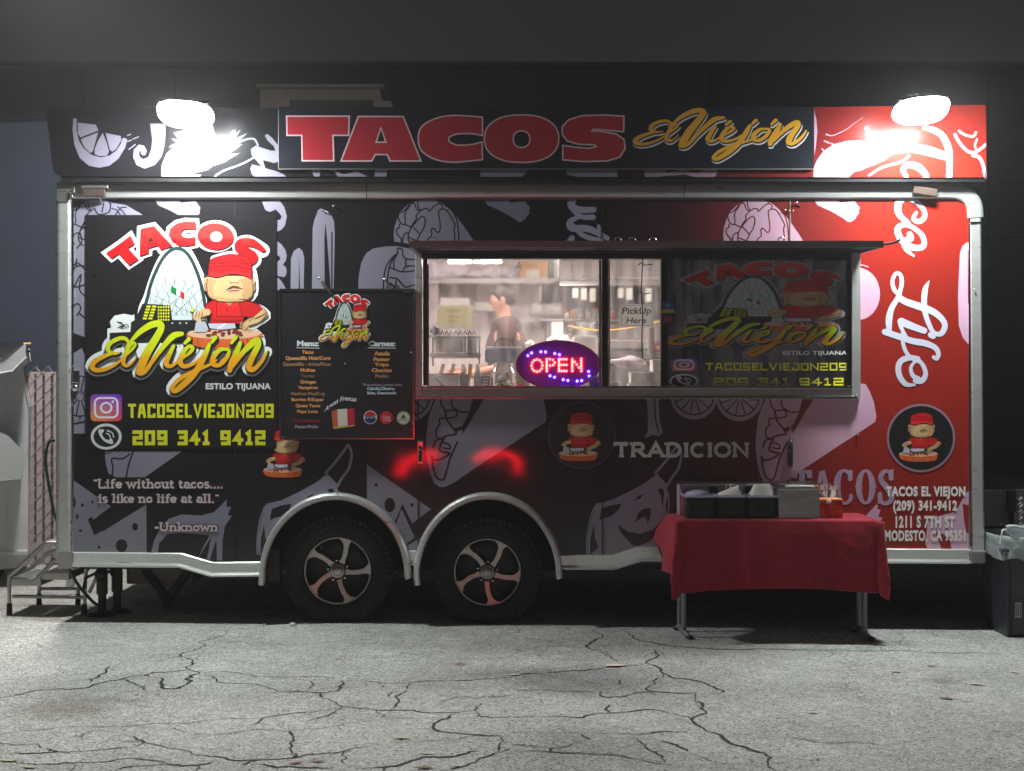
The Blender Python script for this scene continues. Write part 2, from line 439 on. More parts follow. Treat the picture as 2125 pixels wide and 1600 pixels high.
class Art:
    """layered flat print on a plane y = Y; every call lies a hair in front of the one before"""
    def __init__(s, Y=0.0, step=0.00004, base=0.0010, clip=None):
        s.Y = Y; s.step = step; s.d = base; s.P = []; s.T = (0, 0, 1, 1); s.clip = clip; s.warp = None
    def tr(s, x, y):
        if s.warp: x, y = s.warp(x, y)
        return (s.T[0] + x * s.T[2], s.T[1] + y * s.T[3])
    def _c(s, col, x, y):
        if callable(col): col = col(x, y)
        return lin(col) if not isinstance(col, str) else (1, 1, 1)
    def _emit(s, pts, depths, faces, col):
        key = col if isinstance(col, str) else 'print'
        vs = [(*s.tr(p[0], p[1]), d, s._c(col, p[0], p[1])) for p, d in zip(pts, depths)]
        for f in faces:
            s.P.append((key, [vs[i] for i in f]))
    def poly(s, pts, col, holes=(), smooth=False, n=4):
        if smooth: pts = smooth_pts([(p[0], p[1], 0) for p in pts], True, n)
        loops = [[Vector((p[0], p[1], 0)) for p in pts]]
        for h in holes:
            loops.append([Vector((p[0], p[1], 0)) for p in h])
        tris = tessellate_polygon(loops)
        flat = [p for l in loops for p in l]
        s.d += s.step
        s._emit(flat, [s.d] * len(flat), tris, col)
    def ell(s, cx, cy, rx, ry, col, n=28, rot=0.0, hole=None):
        P = []
        for k in range(n):
            a = 2 * PI * k / n; x = rx * math.cos(a); y = ry * math.sin(a)
            P.append((cx + x * math.cos(rot) - y * math.sin(rot), cy + x * math.sin(rot) + y * math.cos(rot)))
        if hole:
            H = [(cx + (p[0] - cx) * hole, cy + (p[1] - cy) * hole) for p in P]
            pts = P + H; fs = [(i, (i + 1) % n, (i + 1) % n + n, i + n) for i in range(n)]
            s.d += s.step; s._emit(pts, [s.d] * len(pts), fs, col)
        else: s.poly(P, col)
    def stroke(s, pts, w, col, smooth=True, closed=False, cap=True, n=5, square=False):
        m0 = len(pts)
        W = list(w) if isinstance(w, (list, tuple)) else [w] * m0
        P3 = [(p[0], p[1], W[i]) for i, p in enumerate(pts)]
        if smooth and m0 > 2: P3 = [tuple(v) for v in smooth_pts(P3, closed, n)]
        if square and not closed:
            a, b = P3[0], P3[1]; L_ = math.hypot(a[0] - b[0], a[1] - b[1]) or 1
            P3[0] = (a[0] + (a[0] - b[0]) / L_ * a[2] / 2, a[1] + (a[1] - b[1]) / L_ * a[2] / 2, a[2])
            a, b = P3[-1], P3[-2]; L_ = math.hypot(a[0] - b[0], a[1] - b[1]) or 1
            P3[-1] = (a[0] + (a[0] - b[0]) / L_ * a[2] / 2, a[1] + (a[1] - b[1]) / L_ * a[2] / 2, a[2]); cap = False
        N_ = len(P3); V = []; D = []
        s.d += s.step
        for i in range(N_):
            p = P3[i]
            if closed: a, b = P3[(i - 1) % N_], P3[(i + 1) % N_]
            else: a, b = P3[max(i - 1, 0)], P3[min(i + 1, N_ - 1)]
            t1 = Vector((p[0] - a[0], p[1] - a[1])); t2 = Vector((b[0] - p[0], b[1] - p[1]))
            if t1.length < 1e-9: t1 = t2
            if t2.length < 1e-9: t2 = t1
            if t1.length < 1e-9: t1 = t2 = Vector((1, 0))
            t1.normalize(); t2.normalize()
            n1 = Vector((-t1.y, t1.x)); n2 = Vector((-t2.y, t2.x)); nn = n1 + n2
            if nn.length < 1e-6: nn = n1.copy()
            nn.normalize(); k = 1 / max(0.5, nn.dot(n1)); h = abs(p[2]) / 2 * k
            V += [(p[0] + nn.x * h, p[1] + nn.y * h), (p[0] - nn.x * h, p[1] - nn.y * h)]
            dd = s.d + s.step * 0.9 * i / max(1, N_ - 1); D += [dd, dd]
        fs = []
        for i in range(N_ if closed else N_ - 1):
            j = (i + 1) % N_
            fs.append((2 * i, 2 * j, 2 * j + 1, 2 * i + 1))
        if cap and not closed:
            for end in (0, N_ - 1):
                p = P3[end]; q = P3[1] if end == 0 else P3[-2]
                a0 = math.atan2(p[1] - q[1], p[0] - q[0]); k0 = len(V)
                for j in range(9):
                    a = a0 - PI / 2 + PI * j / 8
                    V.append((p[0] + math.cos(a) * p[2] / 2, p[1] + math.sin(a) * p[2] / 2)); D.append(D[2 * end])
                fs.append(tuple(range(k0, k0 + 9)))
        s._emit(V, D, fs, col)
        s.d += s.step
    def text(s, txt, x0, y0, x1, y1, col, bold=0.02, shear=0.0, space=1.0):
        vs, fs = glyph_mesh(txt, bold, shear, space)
        xs = [v[0] for v in vs]; ys = [v[1] for v in vs]
        a, b, c, d = min(xs), max(xs), min(ys), max(ys)
        pts = [(x0 + (v[0] - a) / (b - a) * (x1 - x0), y1 - (v[1] - c) / (d - c) * (y1 - y0)) for v in vs]
        s.d += s.step
        s._emit(pts, [s.d] * len(pts), fs, col)
    def build(s, name, parent, mats=None, label=None):
        mats = mats or {}
        polys = []
        for key, vs in s.P:
            if s.clip is None: polys.append((key, vs)); continue
            x0 = min(v[0] for v in vs); x1 = max(v[0] for v in vs); y0 = min(v[1] for v in vs); y1 = max(v[1] for v in vs)
            for (cx0, cx1, ta, tb, ba, bb) in s.clip:
                if x1 <= cx0 or x0 >= cx1: continue
                if y1 <= min(ta, tb) or y0 >= max(ba, bb): continue
                q = clip_halfplane(vs, 1, 0, -cx0)
                if len(q) > 2: q = clip_halfplane(q, -1, 0, cx1)
                wx = cx1 - cx0
                if len(q) > 2: q = clip_halfplane(q, -(tb - ta) / wx, 1, -ta + (tb - ta) / wx * cx0)
                if len(q) > 2: q = clip_halfplane(q, (bb - ba) / wx, -1, ba - (bb - ba) / wx * cx0)
                if len(q) > 2: polys.append((key, q))
        org = ORG.get(parent.name, Vector((0, 0, 0))) if parent else Vector((0, 0, 0))
        keys = sorted(set(k for k, _ in polys)); V = []; F = []; C = []; MI = []
        for key, q in polys:
            k = len(V)
            for (x, y, d, c) in q:
                p = at(x, y, s.Y); V.append(tuple(Vector((p.x, s.Y - d, p.z)) - org)); C.append(c)
            F.append(tuple(range(k, k + len(q)))); MI.append(keys.index(key))
        me = bpy.data.meshes.new(name); me.from_pydata(V, [], F)
        for k in keys: me.materials.append(M[mats.get(k, k)])
        me.polygons.foreach_set('material_index', MI)
        at_ = me.color_attributes.new('Col', 'FLOAT_COLOR', 'POINT')
        buf = []
        for c in C: buf += [c[0], c[1], c[2], 1.0]
        at_.data.foreach_set('color', buf)
        me.update()
        o = bpy.data.objects.new(name, me); COL.objects.link(o)
        if parent: o.parent = parent
        ORG[o.name] = org
        if label: o['label'] = label
        return o
# ================================================================== SETTING
def asphalt():
    m, nt, N, L, b = newmat('old_asphalt')
    g = N.new('ShaderNodeNewGeometry'); P = g.outputs['Position']
    def noise(scale, detail=6, rough=0.6):
        n = N.new('ShaderNodeTexNoise'); n.inputs['Scale'].default_value = scale; n.inputs['Detail'].default_value = detail
        n.inputs['Roughness'].default_value = rough; L.new(P, n.inputs['Vector']); return n.outputs['Fac']
    def ramp(src, a, b_, ca, cb):
        r = N.new('ShaderNodeValToRGB'); r.color_ramp.elements[0].position = a; r.color_ramp.elements[1].position = b_
        r.color_ramp.elements[0].color = (*ca, 1); r.color_ramp.elements[1].color = (*cb, 1); L.new(src, r.inputs[0]); return r.outputs[0]
    def mix(f, a, b_, mode='MIX', fac=None):
        x = N.new('ShaderNodeMix'); x.data_type = 'RGBA'; x.blend_type = mode
        if fac is not None: x.inputs['Factor'].default_value = fac
        else: L.new(f, x.inputs['Factor'])
        for s_, v in (('A', a), ('B', b_)):
            if isinstance(v, tuple): x.inputs[s_].default_value = (*v, 1)
            else: L.new(v, x.inputs[s_])
        return x.outputs['Result']
    base = ramp(noise(1.7, 9, .7), 0.32, 0.66, (0.33, 0.338, 0.318), (0.53, 0.54, 0.515))
    # stones of the aggregate
    v = N.new('ShaderNodeTexVoronoi'); v.inputs['Scale'].default_value = 120; L.new(P, v.inputs['Vector'])
    sv = N.new('ShaderNodeSeparateColor'); L.new(v.outputs['Color'], sv.inputs[0])
    st = ramp(sv.outputs[0], 0.0, 1.0, (0.52, 0.52, 0.51), (1.36, 1.36, 1.34))
    c = mix(None, base, st, 'MULTIPLY', 0.85)
    spark = ramp(sv.outputs[1], 0.94, 0.96, (0, 0, 0), (1, 1, 1))
    c = mix(spark, c, (0.7, 0.7, 0.68))
    hole = ramp(sv.outputs[2], 0.93, 0.96, (0, 0, 0), (1, 1, 1))
    c = mix(hole, c, (0.08, 0.08, 0.075))
    # hairline crazing in worn patches
    hw = N.new('ShaderNodeTexNoise'); hw.inputs['Scale'].default_value = 6; hw.inputs['Detail'].default_value = 7; L.new(P, hw.inputs['Vector'])
    hs_ = N.new('ShaderNodeVectorMath'); hs_.operation = 'SCALE'; L.new(hw.outputs['Color'], hs_.inputs[0]); hs_.inputs['Scale'].default_value = .3
    ha = N.new('ShaderNodeVectorMath'); ha.operation = 'ADD'; L.new(P, ha.inputs[0]); L.new(hs_.outputs[0], ha.inputs[1])
    hv = N.new('ShaderNodeTexVoronoi'); hv.feature = 'DISTANCE_TO_EDGE'; hv.inputs['Scale'].default_value = 3.2; L.new(ha.outputs[0], hv.inputs['Vector'])
    hl = ramp(hv.outputs['Distance'], 0.0, 0.022, (1, 1, 1), (0, 0, 0)); hm_ = ramp(noise(0.7, 4), 0.47, 0.62, (0, 0, 0), (.8, .8, .8))
    hf = mix(None, hl, hm_, 'MULTIPLY', 1.0); c = mix(hf, c, (0.11, 0.11, 0.10))
    blot = ramp(noise(14, 7, .75), 0.35, 0.62, (0.80, 0.80, 0.79), (1.06, 1.06, 1.05)); c = mix(None, c, blot, 'MULTIPLY', 1.0)
    # old stains
    def stain(c, px, py, rx, ry, col, k):
        o = gnd(px, py)
        mp = N.new('ShaderNodeVectorMath'); mp.operation = 'SUBTRACT'; L.new(P, mp.inputs[0]); mp.inputs[1].default_value = o
        ds = N.new('ShaderNodeVectorMath'); ds.operation = 'DIVIDE'; L.new(mp.outputs[0], ds.inputs[0]); ds.inputs[1].default_value = (rx, ry, 9)
        dn = N.new('ShaderNodeVectorMath'); dn.operation = 'SCALE'
        nn = N.new('ShaderNodeTexNoise'); nn.inputs['Scale'].default_value = 2.2; nn.inputs['Detail'].default_value = 5; L.new(P, nn.inputs['Vector'])
        ad = N.new('ShaderNodeVectorMath'); ad.operation = 'ADD'; L.new(ds.outputs[0], ad.inputs[0])
        sb = N.new('ShaderNodeVectorMath'); sb.operation = 'SUBTRACT'; L.new(nn.outputs['Color'], sb.inputs[0]); sb.inputs[1].default_value = (0.5, 0.5, 0.5)
        L.new(sb.outputs[0], dn.inputs[0]); dn.inputs['Scale'].default_value = 1.6
        L.new(dn.outputs[0], ad.inputs[1])
        ln = N.new('ShaderNodeVectorMath'); ln.operation = 'LENGTH'; L.new(ad.outputs[0], ln.inputs[0])
        mr = N.new('ShaderNodeMapRange'); mr.inputs['From Min'].default_value = 0.35; mr.inputs['From Max'].default_value = 1.15
        mr.inputs['To Min'].default_value = k * .7; mr.inputs['To Max'].default_value = 0; L.new(ln.outputs['Value'], mr.inputs['Value'])
        return mix(mr.outputs[0], c, col, 'MULTIPLY')
    c = stain(c, 1260, 1410, 0.75, 0.5, (0.52, 0.48, 0.5), 1.0)
    c = stain(c, 1090, 1400, 0.6, 0.3, (0.66, 0.62, 0.64), 0.9)
    c = stain(c, 110, 1475, 0.28, 0.22, (0.42, 0.36, 0.30), 1.0)
    c = stain(c, 200, 1452, 0.3, 0.1, (0.5, 0.46, 0.42), 0.9)
    c = stain(c, 1950, 1412, 0.12, 0.1, (0.45, 0.45, 0.46), 0.9)
    c = stain(c, 860, 1425, 0.5, 0.12, (0.72, 0.72, 0.7), 0.8)
    L.new(c, b.inputs['Base Color'])
    rr = N.new('ShaderNodeMapRange'); rr.inputs['To Min'].default_value = 0.62; rr.inputs['To Max'].default_value = 0.9
    L.new(sv.outputs[1], rr.inputs['Value']); L.new(rr.outputs[0], b.inputs['Roughness'])
    # relief: pebbles, soft waves, hairline cracks
    vc = N.new('ShaderNodeTexVoronoi'); vc.feature = 'DISTANCE_TO_EDGE'; vc.inputs['Scale'].default_value = 2.3
    wn = N.new('ShaderNodeTexNoise'); wn.inputs['Scale'].default_value = 5; wn.inputs['Detail'].default_value = 6; L.new(P, wn.inputs['Vector'])
    wa = N.new('ShaderNodeVectorMath'); wa.operation = 'SCALE'; L.new(wn.outputs['Color'], wa.inputs[0]); wa.inputs['Scale'].default_value = 0.35
    wb = N.new('ShaderNodeVectorMath'); wb.operation = 'ADD'; L.new(P, wb.inputs[0]); L.new(wa.outputs[0], wb.inputs[1]); L.new(wb.outputs[0], vc.inputs['Vector'])
    b1 = N.new('ShaderNodeBump'); b1.inputs['Strength'].default_value = 0.8; b1.inputs['Distance'].default_value = 0.006
    L.new(v.outputs['Distance'], b1.inputs['Height'])
    b2 = N.new('ShaderNodeBump'); b2.inputs['Strength'].default_value = 0.5; b2.inputs['Distance'].default_value = 0.03
    L.new(noise(3.5, 5), b2.inputs['Height']); L.new(b1.outputs[0], b2.inputs['Normal'])
    L.new(b2.outputs[0], b.inputs['Normal'])
    return m
M['asphalt'] = asphalt()
g = MB()
xs = [-60, -30, -15, -8, -4, -2, 0, 2, 4, 8, 15, 30, 60]; ys = [-40, -20, -9, -4, -2, 0, 2, 4, 8, 16, 40, 90]
g.add([(x, y, gz(x)) for y in ys for x in xs], [(j * 13 + i, j * 13 + i + 1, (j + 1) * 13 + i + 1, (j + 1) * 13 + i) for j in range(len(ys) - 1) for i in range(12)])
go = g.build('ground', 'asphalt'); tag(go, 'cracked grey asphalt of the parking lot', kind='structure')

# ---- cracks in the asphalt: flat ragged dark strips laid on the ground
CR = []
def crk(k, pts, w=9): CR.append((Z(k, pts), w))
crk('P', [(965, 82), (930, 115), (870, 135), (825, 148), (858, 160), (800, 182), (750, 198), (795, 218), (770, 250), (830, 275), (775, 300), (780, 322), (740, 338), (680, 340), (670, 318), (680, 300), (640, 292)], 16)
crk('P', [(0, 380), (90, 362), (170, 345), (250, 340), (345, 338), (390, 322), (450, 308), (520, 295), (600, 285), (640, 272), (720, 268), (790, 262)], 11)
crk('P', [(835, 275), (880, 270), (960, 270), (1010, 278), (1090, 290), (1150, 292), (1230, 288), (1320, 290), (1390, 296)], 8)
crk('P', [(835, 278), (890, 290), (900, 308), (960, 318), (1060, 322), (1120, 338), (1175, 355)], 11)
crk('P', [(1275, 352), (1340, 358), (1400, 350), (1420, 325), (1415, 308)], 9)
crk('P', [(1340, 378), (1385, 392), (1425, 415), (1560, 428), (1620, 430), (1720, 430), (1820, 440), (1900, 438), (1975, 432), (2000, 400)], 9)
crk('P', [(1425, 418), (1350, 430), (1250, 440), (1150, 452), (1080, 462), (960, 460), (880, 470), (780, 485), (600, 490), (400, 500), (200, 508), (0, 530)], 6)
crk('P', [(1425, 420), (1380, 445), (1330, 460), (1270, 475)], 7)
crk('P', [(1620, 430), (1660, 395), (1695, 350), (1640, 352), (1620, 375)], 7)
crk('P', [(1830, 395), (1880, 380), (1910, 372)], 5)
crk('P', [(1975, 432), (1985, 455), (2060, 460), (2125, 456)], 8)
crk('P', [(1900, 440), (1860, 465), (1800, 500), (1850, 520), (1960, 530), (2060, 535)], 9)
crk('P', [(1200, 515), (1222, 540), (1215, 575), (1225, 610)], 17)
crk('P', [(940, 505), (1050, 510), (1200, 518), (1330, 505), (1450, 485), (1560, 470), (1660, 462), (1850, 458)], 6)
crk('P', [(430, 555), (560, 560), (680, 580), (790, 600), (870, 622), (950, 635), (1080, 636), (1220, 628), (1350, 610), (1480, 585), (1600, 570)], 8)
crk('P', [(0, 560), (60, 575), (160, 570), (190, 590)], 9)
crk('P', [(0, 612), (120, 610), (240, 603), (400, 596), (560, 582)], 8)
crk('P', [(0, 640), (90, 650), (230, 655), (330, 645), (470, 640), (540, 628), (650, 640), (720, 655)], 11)
crk('P', [(1500, 675), (1600, 668), (1700, 645), (1760, 625), (1850, 625), (1930, 612), (1990, 598)], 11)
crk('P', [(1830, 680), (1920, 665), (1980, 645), (2030, 622), (2080, 603)], 9)
crk('P', [(1425, 600), (1440, 625), (1432, 655)], 9)
crk('P', [(480, 680), (560, 660), (700, 655), (820, 660), (900, 640)], 9)
crk('P', [(1080, 655), (1150, 668), (1260, 668), (1380, 672)], 9)
crk('P', [(340, 545), (345, 530), (400, 510)], 7)
crk('P', [(375, 318), (410, 285), (440, 262), (460, 245)], 7)
crk('P', [(520, 295), (560, 318), (595, 345), (600, 325)], 8)
crk('P', [(840, 150), (1000, 146), (1180, 152), (1400, 152), (1600, 155), (1740, 156)], 6)
crk('P', [(635, 228), (700, 215), (750, 200)], 6)
crk('P', [(1850, 308), (2000, 300), (2125, 290)], 8)
crk('P', [(1280, 345), (1300, 320), (1250, 300)], 6)
crk('P', [(1040, 495), (1080, 475), (1095, 462)], 6)
crk('P', [(1700, 318), (1690, 345)], 6)
crk('Q', [(340, 92), (375, 112), (350, 140), (310, 160), (345, 180), (400, 200), (440, 230)], 8)
crk('Q', [(465, 92), (490, 115), (530, 140), (620, 155), (680, 162), (800, 170), (960, 177), (1180, 178), (1400, 180), (1600, 180), (1800, 190), (2125, 198)], 8)
crk('Q', [(0, 285), (80, 275), (180, 270), (290, 265), (370, 255), (420, 240)], 10)
crk('Q', [(585, 175), (600, 190), (560, 232), (610, 250), (630, 275), (680, 295), (740, 300), (820, 325), (880, 345), (860, 362)], 8)
crk('Q', [(630, 275), (590, 305), (590, 320), (565, 345), (600, 352), (700, 358), (760, 355)], 9)
crk('Q', [(760, 355), (765, 380), (795, 400), (780, 420), (812, 438), (760, 458), (750, 470), (780, 492), (830, 520), (880, 545), (920, 570), (980, 585), (1050, 605), (1080, 625), (1065, 650), (1085, 675)], 17)
crk('Q', [(0, 455), (150, 455), (290, 460), (320, 448), (400, 440), (500, 432), (560, 425), (620, 430), (740, 460)], 11)
crk('Q', [(415, 405), (390, 425), (405, 438)], 10)
crk('Q', [(80, 518), (250, 522), (400, 525), (530, 530), (600, 518), (740, 515)], 7)
crk('Q', [(160, 600), (170, 585), (280, 562)], 10)
crk('Q', [(480, 535), (540, 560), (600, 600), (640, 640), (560, 635)], 8)
crk('Q', [(600, 555), (700, 580), (740, 600)], 8)
crk('Q', [(0, 605), (150, 600), (330, 608), (460, 615), (560, 640), (720, 660)], 8)
crk('Q', [(290, 525), (330, 550)], 6)
crk('Q', [(370, 350), (400, 375), (450, 372), (500, 362)], 7)
crk('Q', [(1120, 540), (1200, 545), (1290, 562)], 6)
crk('P', [(0, 470), (60, 455), (150, 440), (260, 430)], 5); crk('P', [(560, 582), (600, 560), (560, 540), (480, 530)], 6); crk('P', [(1175, 355), (1275, 352)], 8)
crk('P', [(1420, 308), (1560, 312), (1700, 318), (1850, 308)], 8); crk('P', [(1340, 358), (1340, 378)], 8); crk('P', [(1000, 660), (1060, 640), (1080, 636)], 7); crk('P', [(1600, 570), (1700, 560), (1860, 555), (2060, 535), (2125, 540)], 6)
crk('P', [(1225, 610), (1230, 628)], 12); crk('P', [(190, 590), (240, 603)], 7); crk('P', [(700, 500), (760, 520), (900, 530), (1060, 512)], 5); crk('P', [(1910, 372), (1990, 380), (2125, 368)], 5); crk('P', [(1565, 428), (1600, 450), (1590, 462)], 7)
crk('P', [(2080, 603), (2125, 590)], 8); crk('P', [(2085, 540), (2075, 580), (2080, 603)], 7); crk('P', [(300, 655), (290, 682)], 6); crk('P', [(820, 660), (815, 682)], 6); crk('P', [(1600, 668), (1590, 682)], 8)
crk('Q', [(0, 340), (90, 345), (220, 350), (370, 350)], 5); crk('Q', [(420, 240), (440, 246), (560, 232)], 7); crk('Q', [(500, 362), (600, 352)], 7); crk('Q', [(740, 460), (760, 458)], 7); crk('Q', [(460, 615), (600, 600), (700, 605), (830, 640), (1040, 660)], 5)
crk('Q', [(880, 545), (1000, 548), (1120, 540)], 5); crk('Q', [(1290, 562), (1400, 560), (1540, 575)], 5); crk('Q', [(0, 520), (80, 518)], 6); crk('Q', [(170, 585), (100, 580), (0, 572)], 6); crk('Q', [(300, 300), (340, 320), (450, 322), (470, 300)], 5)
rc = random.Random(3)
cb = MB(); rim = MB()
def jag(pts, amp):
    out = [Vector(p) for p in pts]
    for lvl in range(3):
        nx = []
        for a, b_ in zip(out, out[1:]):
            nx.append(a); m_ = (a + b_) / 2; d = b_ - a
            nx.append(m_ + Vector((-d.y, d.x)) * rc.uniform(-amp, amp))
        nx.append(out[-1]); out = nx
    return out
def strip(mb, P, widths, zoff):
    vs = []
    for i, p in enumerate(P):
        a = P[max(i - 1, 0)]; b_ = P[min(i + 1, len(P) - 1)]
        t = (b_ - a); t = t.normalized() if t.length > 1e-9 else Vector((1, 0)); n = Vector((-t.y, t.x))
        for sgn in (1, -1):
            q = p + n * sgn * widths[i] * 0.5
            vs.append((q.x, q.y, gz(q.x) + zoff))
    mb.add(vs, [(2 * i, 2 * i + 2, 2 * i + 3, 2 * i + 1) for i in range(len(P) - 1)])
zo = 0.0008
for (pts, w) in CR:
    G = [gnd(*p).to_2d() for p in pts]
    J = jag(G, 0.16)
    ws = []; cur = 1.0
    for i in range(len(J)):
        cur = min(1.8, max(0.55, cur + rc.uniform(-0.4, 0.4))); e = min(1.0, 5.0 * min(i, len(J) - 1 - i) / len(J) + 0.3)
        t = J[min(i + 1, len(J) - 1)] - J[max(i - 1, 0)]
        ws.append(min(w, 12.5) * 0.001 * cur * e * .95)
    zo += 0.00003
    strip(cb, J, ws, zo + 0.0006)
co = cb.build('asphalt_cracks', mat('crack_dark_soil', (52, 50, 46), 0.95, var=0.4, vscale=20)); tag(co, 'network of ragged cracks running through the asphalt', kind='stuff')

# scattered fine grit
gr = MB()
for i in range(900):
    p = gnd(rc.uniform(-40, 2160), 1300 + 300 * rc.random() ** 1.3)
    r = rc.uniform(0.0015, 0.0045)
    gr.add([(p.x + r, p.y, p.z), (p.x - r * .5, p.y + r * .8, p.z), (p.x - r * .5, p.y - r * .8, p.z), (p.x, p.y, p.z + r)], [(0, 1, 3), (1, 2, 3), (2, 0, 3)])
tag(gr.build('loose_grit', 'stone'), 'loose grit scattered over the asphalt', kind='stuff')

# ---- leaves
def leaf(px, py, ln, rot, m, label):
    p = gnd(px, py); t = thing('dry_leaf', label, 'leaf', p, 'dry leaves on the asphalt')
    prof = [(0, 0), (0.15, 0.22), (0.3, 0.16), (0.45, 0.34), (0.62, 0.2), (0.8, 0.16), (1, 0)]
    up = [(x - .5, y) for x, y in prof]; dn = [(x - .5, -y * rc.uniform(.6, 1.1)) for x, y in prof[1:-1]]
    vs = []
    curl = rc.uniform(0.1, 0.3)
    for k, (x, y) in enumerate(up): vs.append((x, y, curl * abs(y) + 0.1 * x * x))
    for k, (x, y) in enumerate(dn): vs.append((x, y, curl * abs(y) * 1.4 + 0.1 * x * x))
    for k, (x, y) in enumerate(prof): vs.append((x - .5, 0, 0.02))
    n = len(prof); fs = []
    for i in range(n - 1): fs.append((i, i + 1, 2 * n - 2 + i + 1, 2 * n - 2 + i))
    for i in range(n - 1):
        a = (n + i - 1) if i > 0 else 0; b_ = n + i if i < n - 2 else n - 1
        fs.append((b_, a, 2 * n - 2 + i, 2 * n - 2 + i + 1))
    R = Matrix.Rotation(rot, 3, 'Z')
    m_ = MB(); m_.add([R @ Vector(v) * ln + Vector(p) + Vector((0, 0, 0.003)) for v in vs], fs)
    m_.build('blade', m, t)
    a = R @ Vector((-.75, 0, .06)) * ln + Vector(p); b2 = R @ Vector((-.4, 0, .02)) * ln + Vector(p)
    MB().tube([a + Vector((0, 0, .003)), b2 + Vector((0, 0, .003))], 0.0012, 5).build('stem', m, t)
LV = [('Q', 435, 246, .12, .2, 'leaf', 'large pale leaf lying on a crack right of the wheels'), ('Q', 20, 283, .06, .5, 'leaf', 'small pale leaf at the end of a crack'),
      ('Q', 985, 157, .06, .1, 'leaf', 'yellowish leaf just in front of the folding table'), ('Q', 1312, 168, .03, .9, 'leaf', 'tiny leaf in front of the right table leg'),
      ('Q', 1600, 270, .06, .1, 'leaf', 'pale leaf in front of the trash bin, left one of the row'), ('Q', 1740, 247, .045, 2.7, 'leaf2', 'brownish leaf halfway to the trash bin'),
      ('Q', 2090, 272, .06, .0, 'leaf', 'pale leaf at the right edge below the trash bin'), ('Q', 1930, 322, .08, .0, 'leaf', 'curled pale leaf beside the dark oil spot'),
      ('Q', 1800, 380, .07, 2.6, 'leaf2', 'brown and white leaf below the oil spot'), ('Q', 1880, 390, .04, .3, 'leaf', 'thin pale leaf right of the brown leaf'),
      ('Q', 1250, 440, .055, .05, 'leaf', 'thin straw coloured leaf in the open asphalt'), ('Q', 1120, 458, .035, .2, 'leaf', 'small straw leaf left of the thin one'),
      ('Q', 1272, 632, .03, 1.2, 'leaf2', 'small tan leaf near the bottom edge'), ('Q', 1960, 495, .02, .3, 'leaf', 'tiny pale fleck of leaf at the far right'),
      ('P', 1235, 650, .055, .7, 'leaf2', 'red brown leaf near the bottom edge left of centre'), ('P', 1770, 672, .07, .1, 'leaf2', 'red brown leaf at the bottom edge under the middle'),
      ('P', 1325, 645, .05, .1, 'leaf2', 'flat brown leaf right of the red brown one'), ('P', 1910, 240, .06, 3.0, 'leaf2', 'tan leaf below the second wheel'),
      ('P', 1415, 217, .035, .4, 'leaf2', 'dark leaf scrap between the two wheels'), ('P', 658, 362, .035, .8, 'leaf', 'pale twig like leaf in front of the first wheel'),
      ('P', 1670, 548, .07, .0, 'leaf', 'thin pale leaf in the lower middle'), ('P', 1780, 612, .05, .1, 'leaf', 'pale sliver of leaf above the red brown leaf'),
      ('P', 30, 640, .07, 2.8, 'leaf', 'curled white leaf in the lower left corner'), ('P', 120, 668, .06, 2.8, 'leaf', 'pale leaf at the bottom edge far left'),
      ('P', 1900, 668, .04, .4, 'leaf2', 'dark leaf at the bottom right of middle'), ('P', 520, 508, .03, .1, 'leaf', 'thin white sliver of leaf on a hairline crack'),
      ('P', 615, 284, .02, .3, 'leaf', 'tiny white fleck on the left crack'), ('P', 1090, 535, .02, .3, 'leaf2', 'tiny dark leaf scrap in the lower middle')]
for (k, x, y, ln, r, m, lb) in LV:
    p = Z(k, [(x, y)])[0]; leaf(p[0], p[1], ln, r, m, lb)
def stone(px, py, r, label):
    p = gnd(px, py)
    s_ = MB(); s_.sphere((p.x, p.y, p.z + r * .6), r, 9, 6, (1.2, .9, .7))
    s_.v = [v + Vector((rc.uniform(-1, 1), rc.uniform(-1, 1), rc.uniform(-1, 1))) * r * .12 for v in s_.v]
    o = s_.build('pebble', 'stone'); tag(o, label, 'stone', 'pebbles on the asphalt')
stone(607, 1299, .017, 'white pebble standing at the shadow edge by the first wheel')
stone(306, 1402, .009, 'small white pebble on the crack at left'); stone(795, 1425, .007, 'tiny white pebble below the first wheel')
stone(548, 1298, .008, 'tiny pebble left of the first tyre')

# ---- buildings behind
nb = MB(); Yb = 7.0
nb.box(ax(-900, Yb), ax(3200, Yb), Yb, Yb + 6, -0.4, az(142, Yb)); 
bt = thing('dark_building', 'large dark flat roofed building standing behind the trailer', 'building', (0, Yb, 0))
nb.build('wall', 'night', bt)
cp = MB(); cp.box(ax(-910, Yb), ax(3210, Yb), Yb - .12, Yb + .1, az(142, Yb), az(133, Yb)); cp.build('roof_edge', 'night', bt)
for k_ in range(1, 9):
    MB().box(ax(-890, Yb), ax(3190, Yb), Yb - .012, Yb + .001, k_ * .62, k_ * .62 + .02).build('joint_strip', 'darksteel', bt)
MB().tube([(2.2, Yb - .09, 0), (2.2, Yb - .09, az(150, Yb))], .05, 8).build('conduit', 'darksteel', bt); MB().box(4.2, 5.0, Yb - .1, Yb, 3.0, 3.5).build('vent', 'alu2', bt, .01)
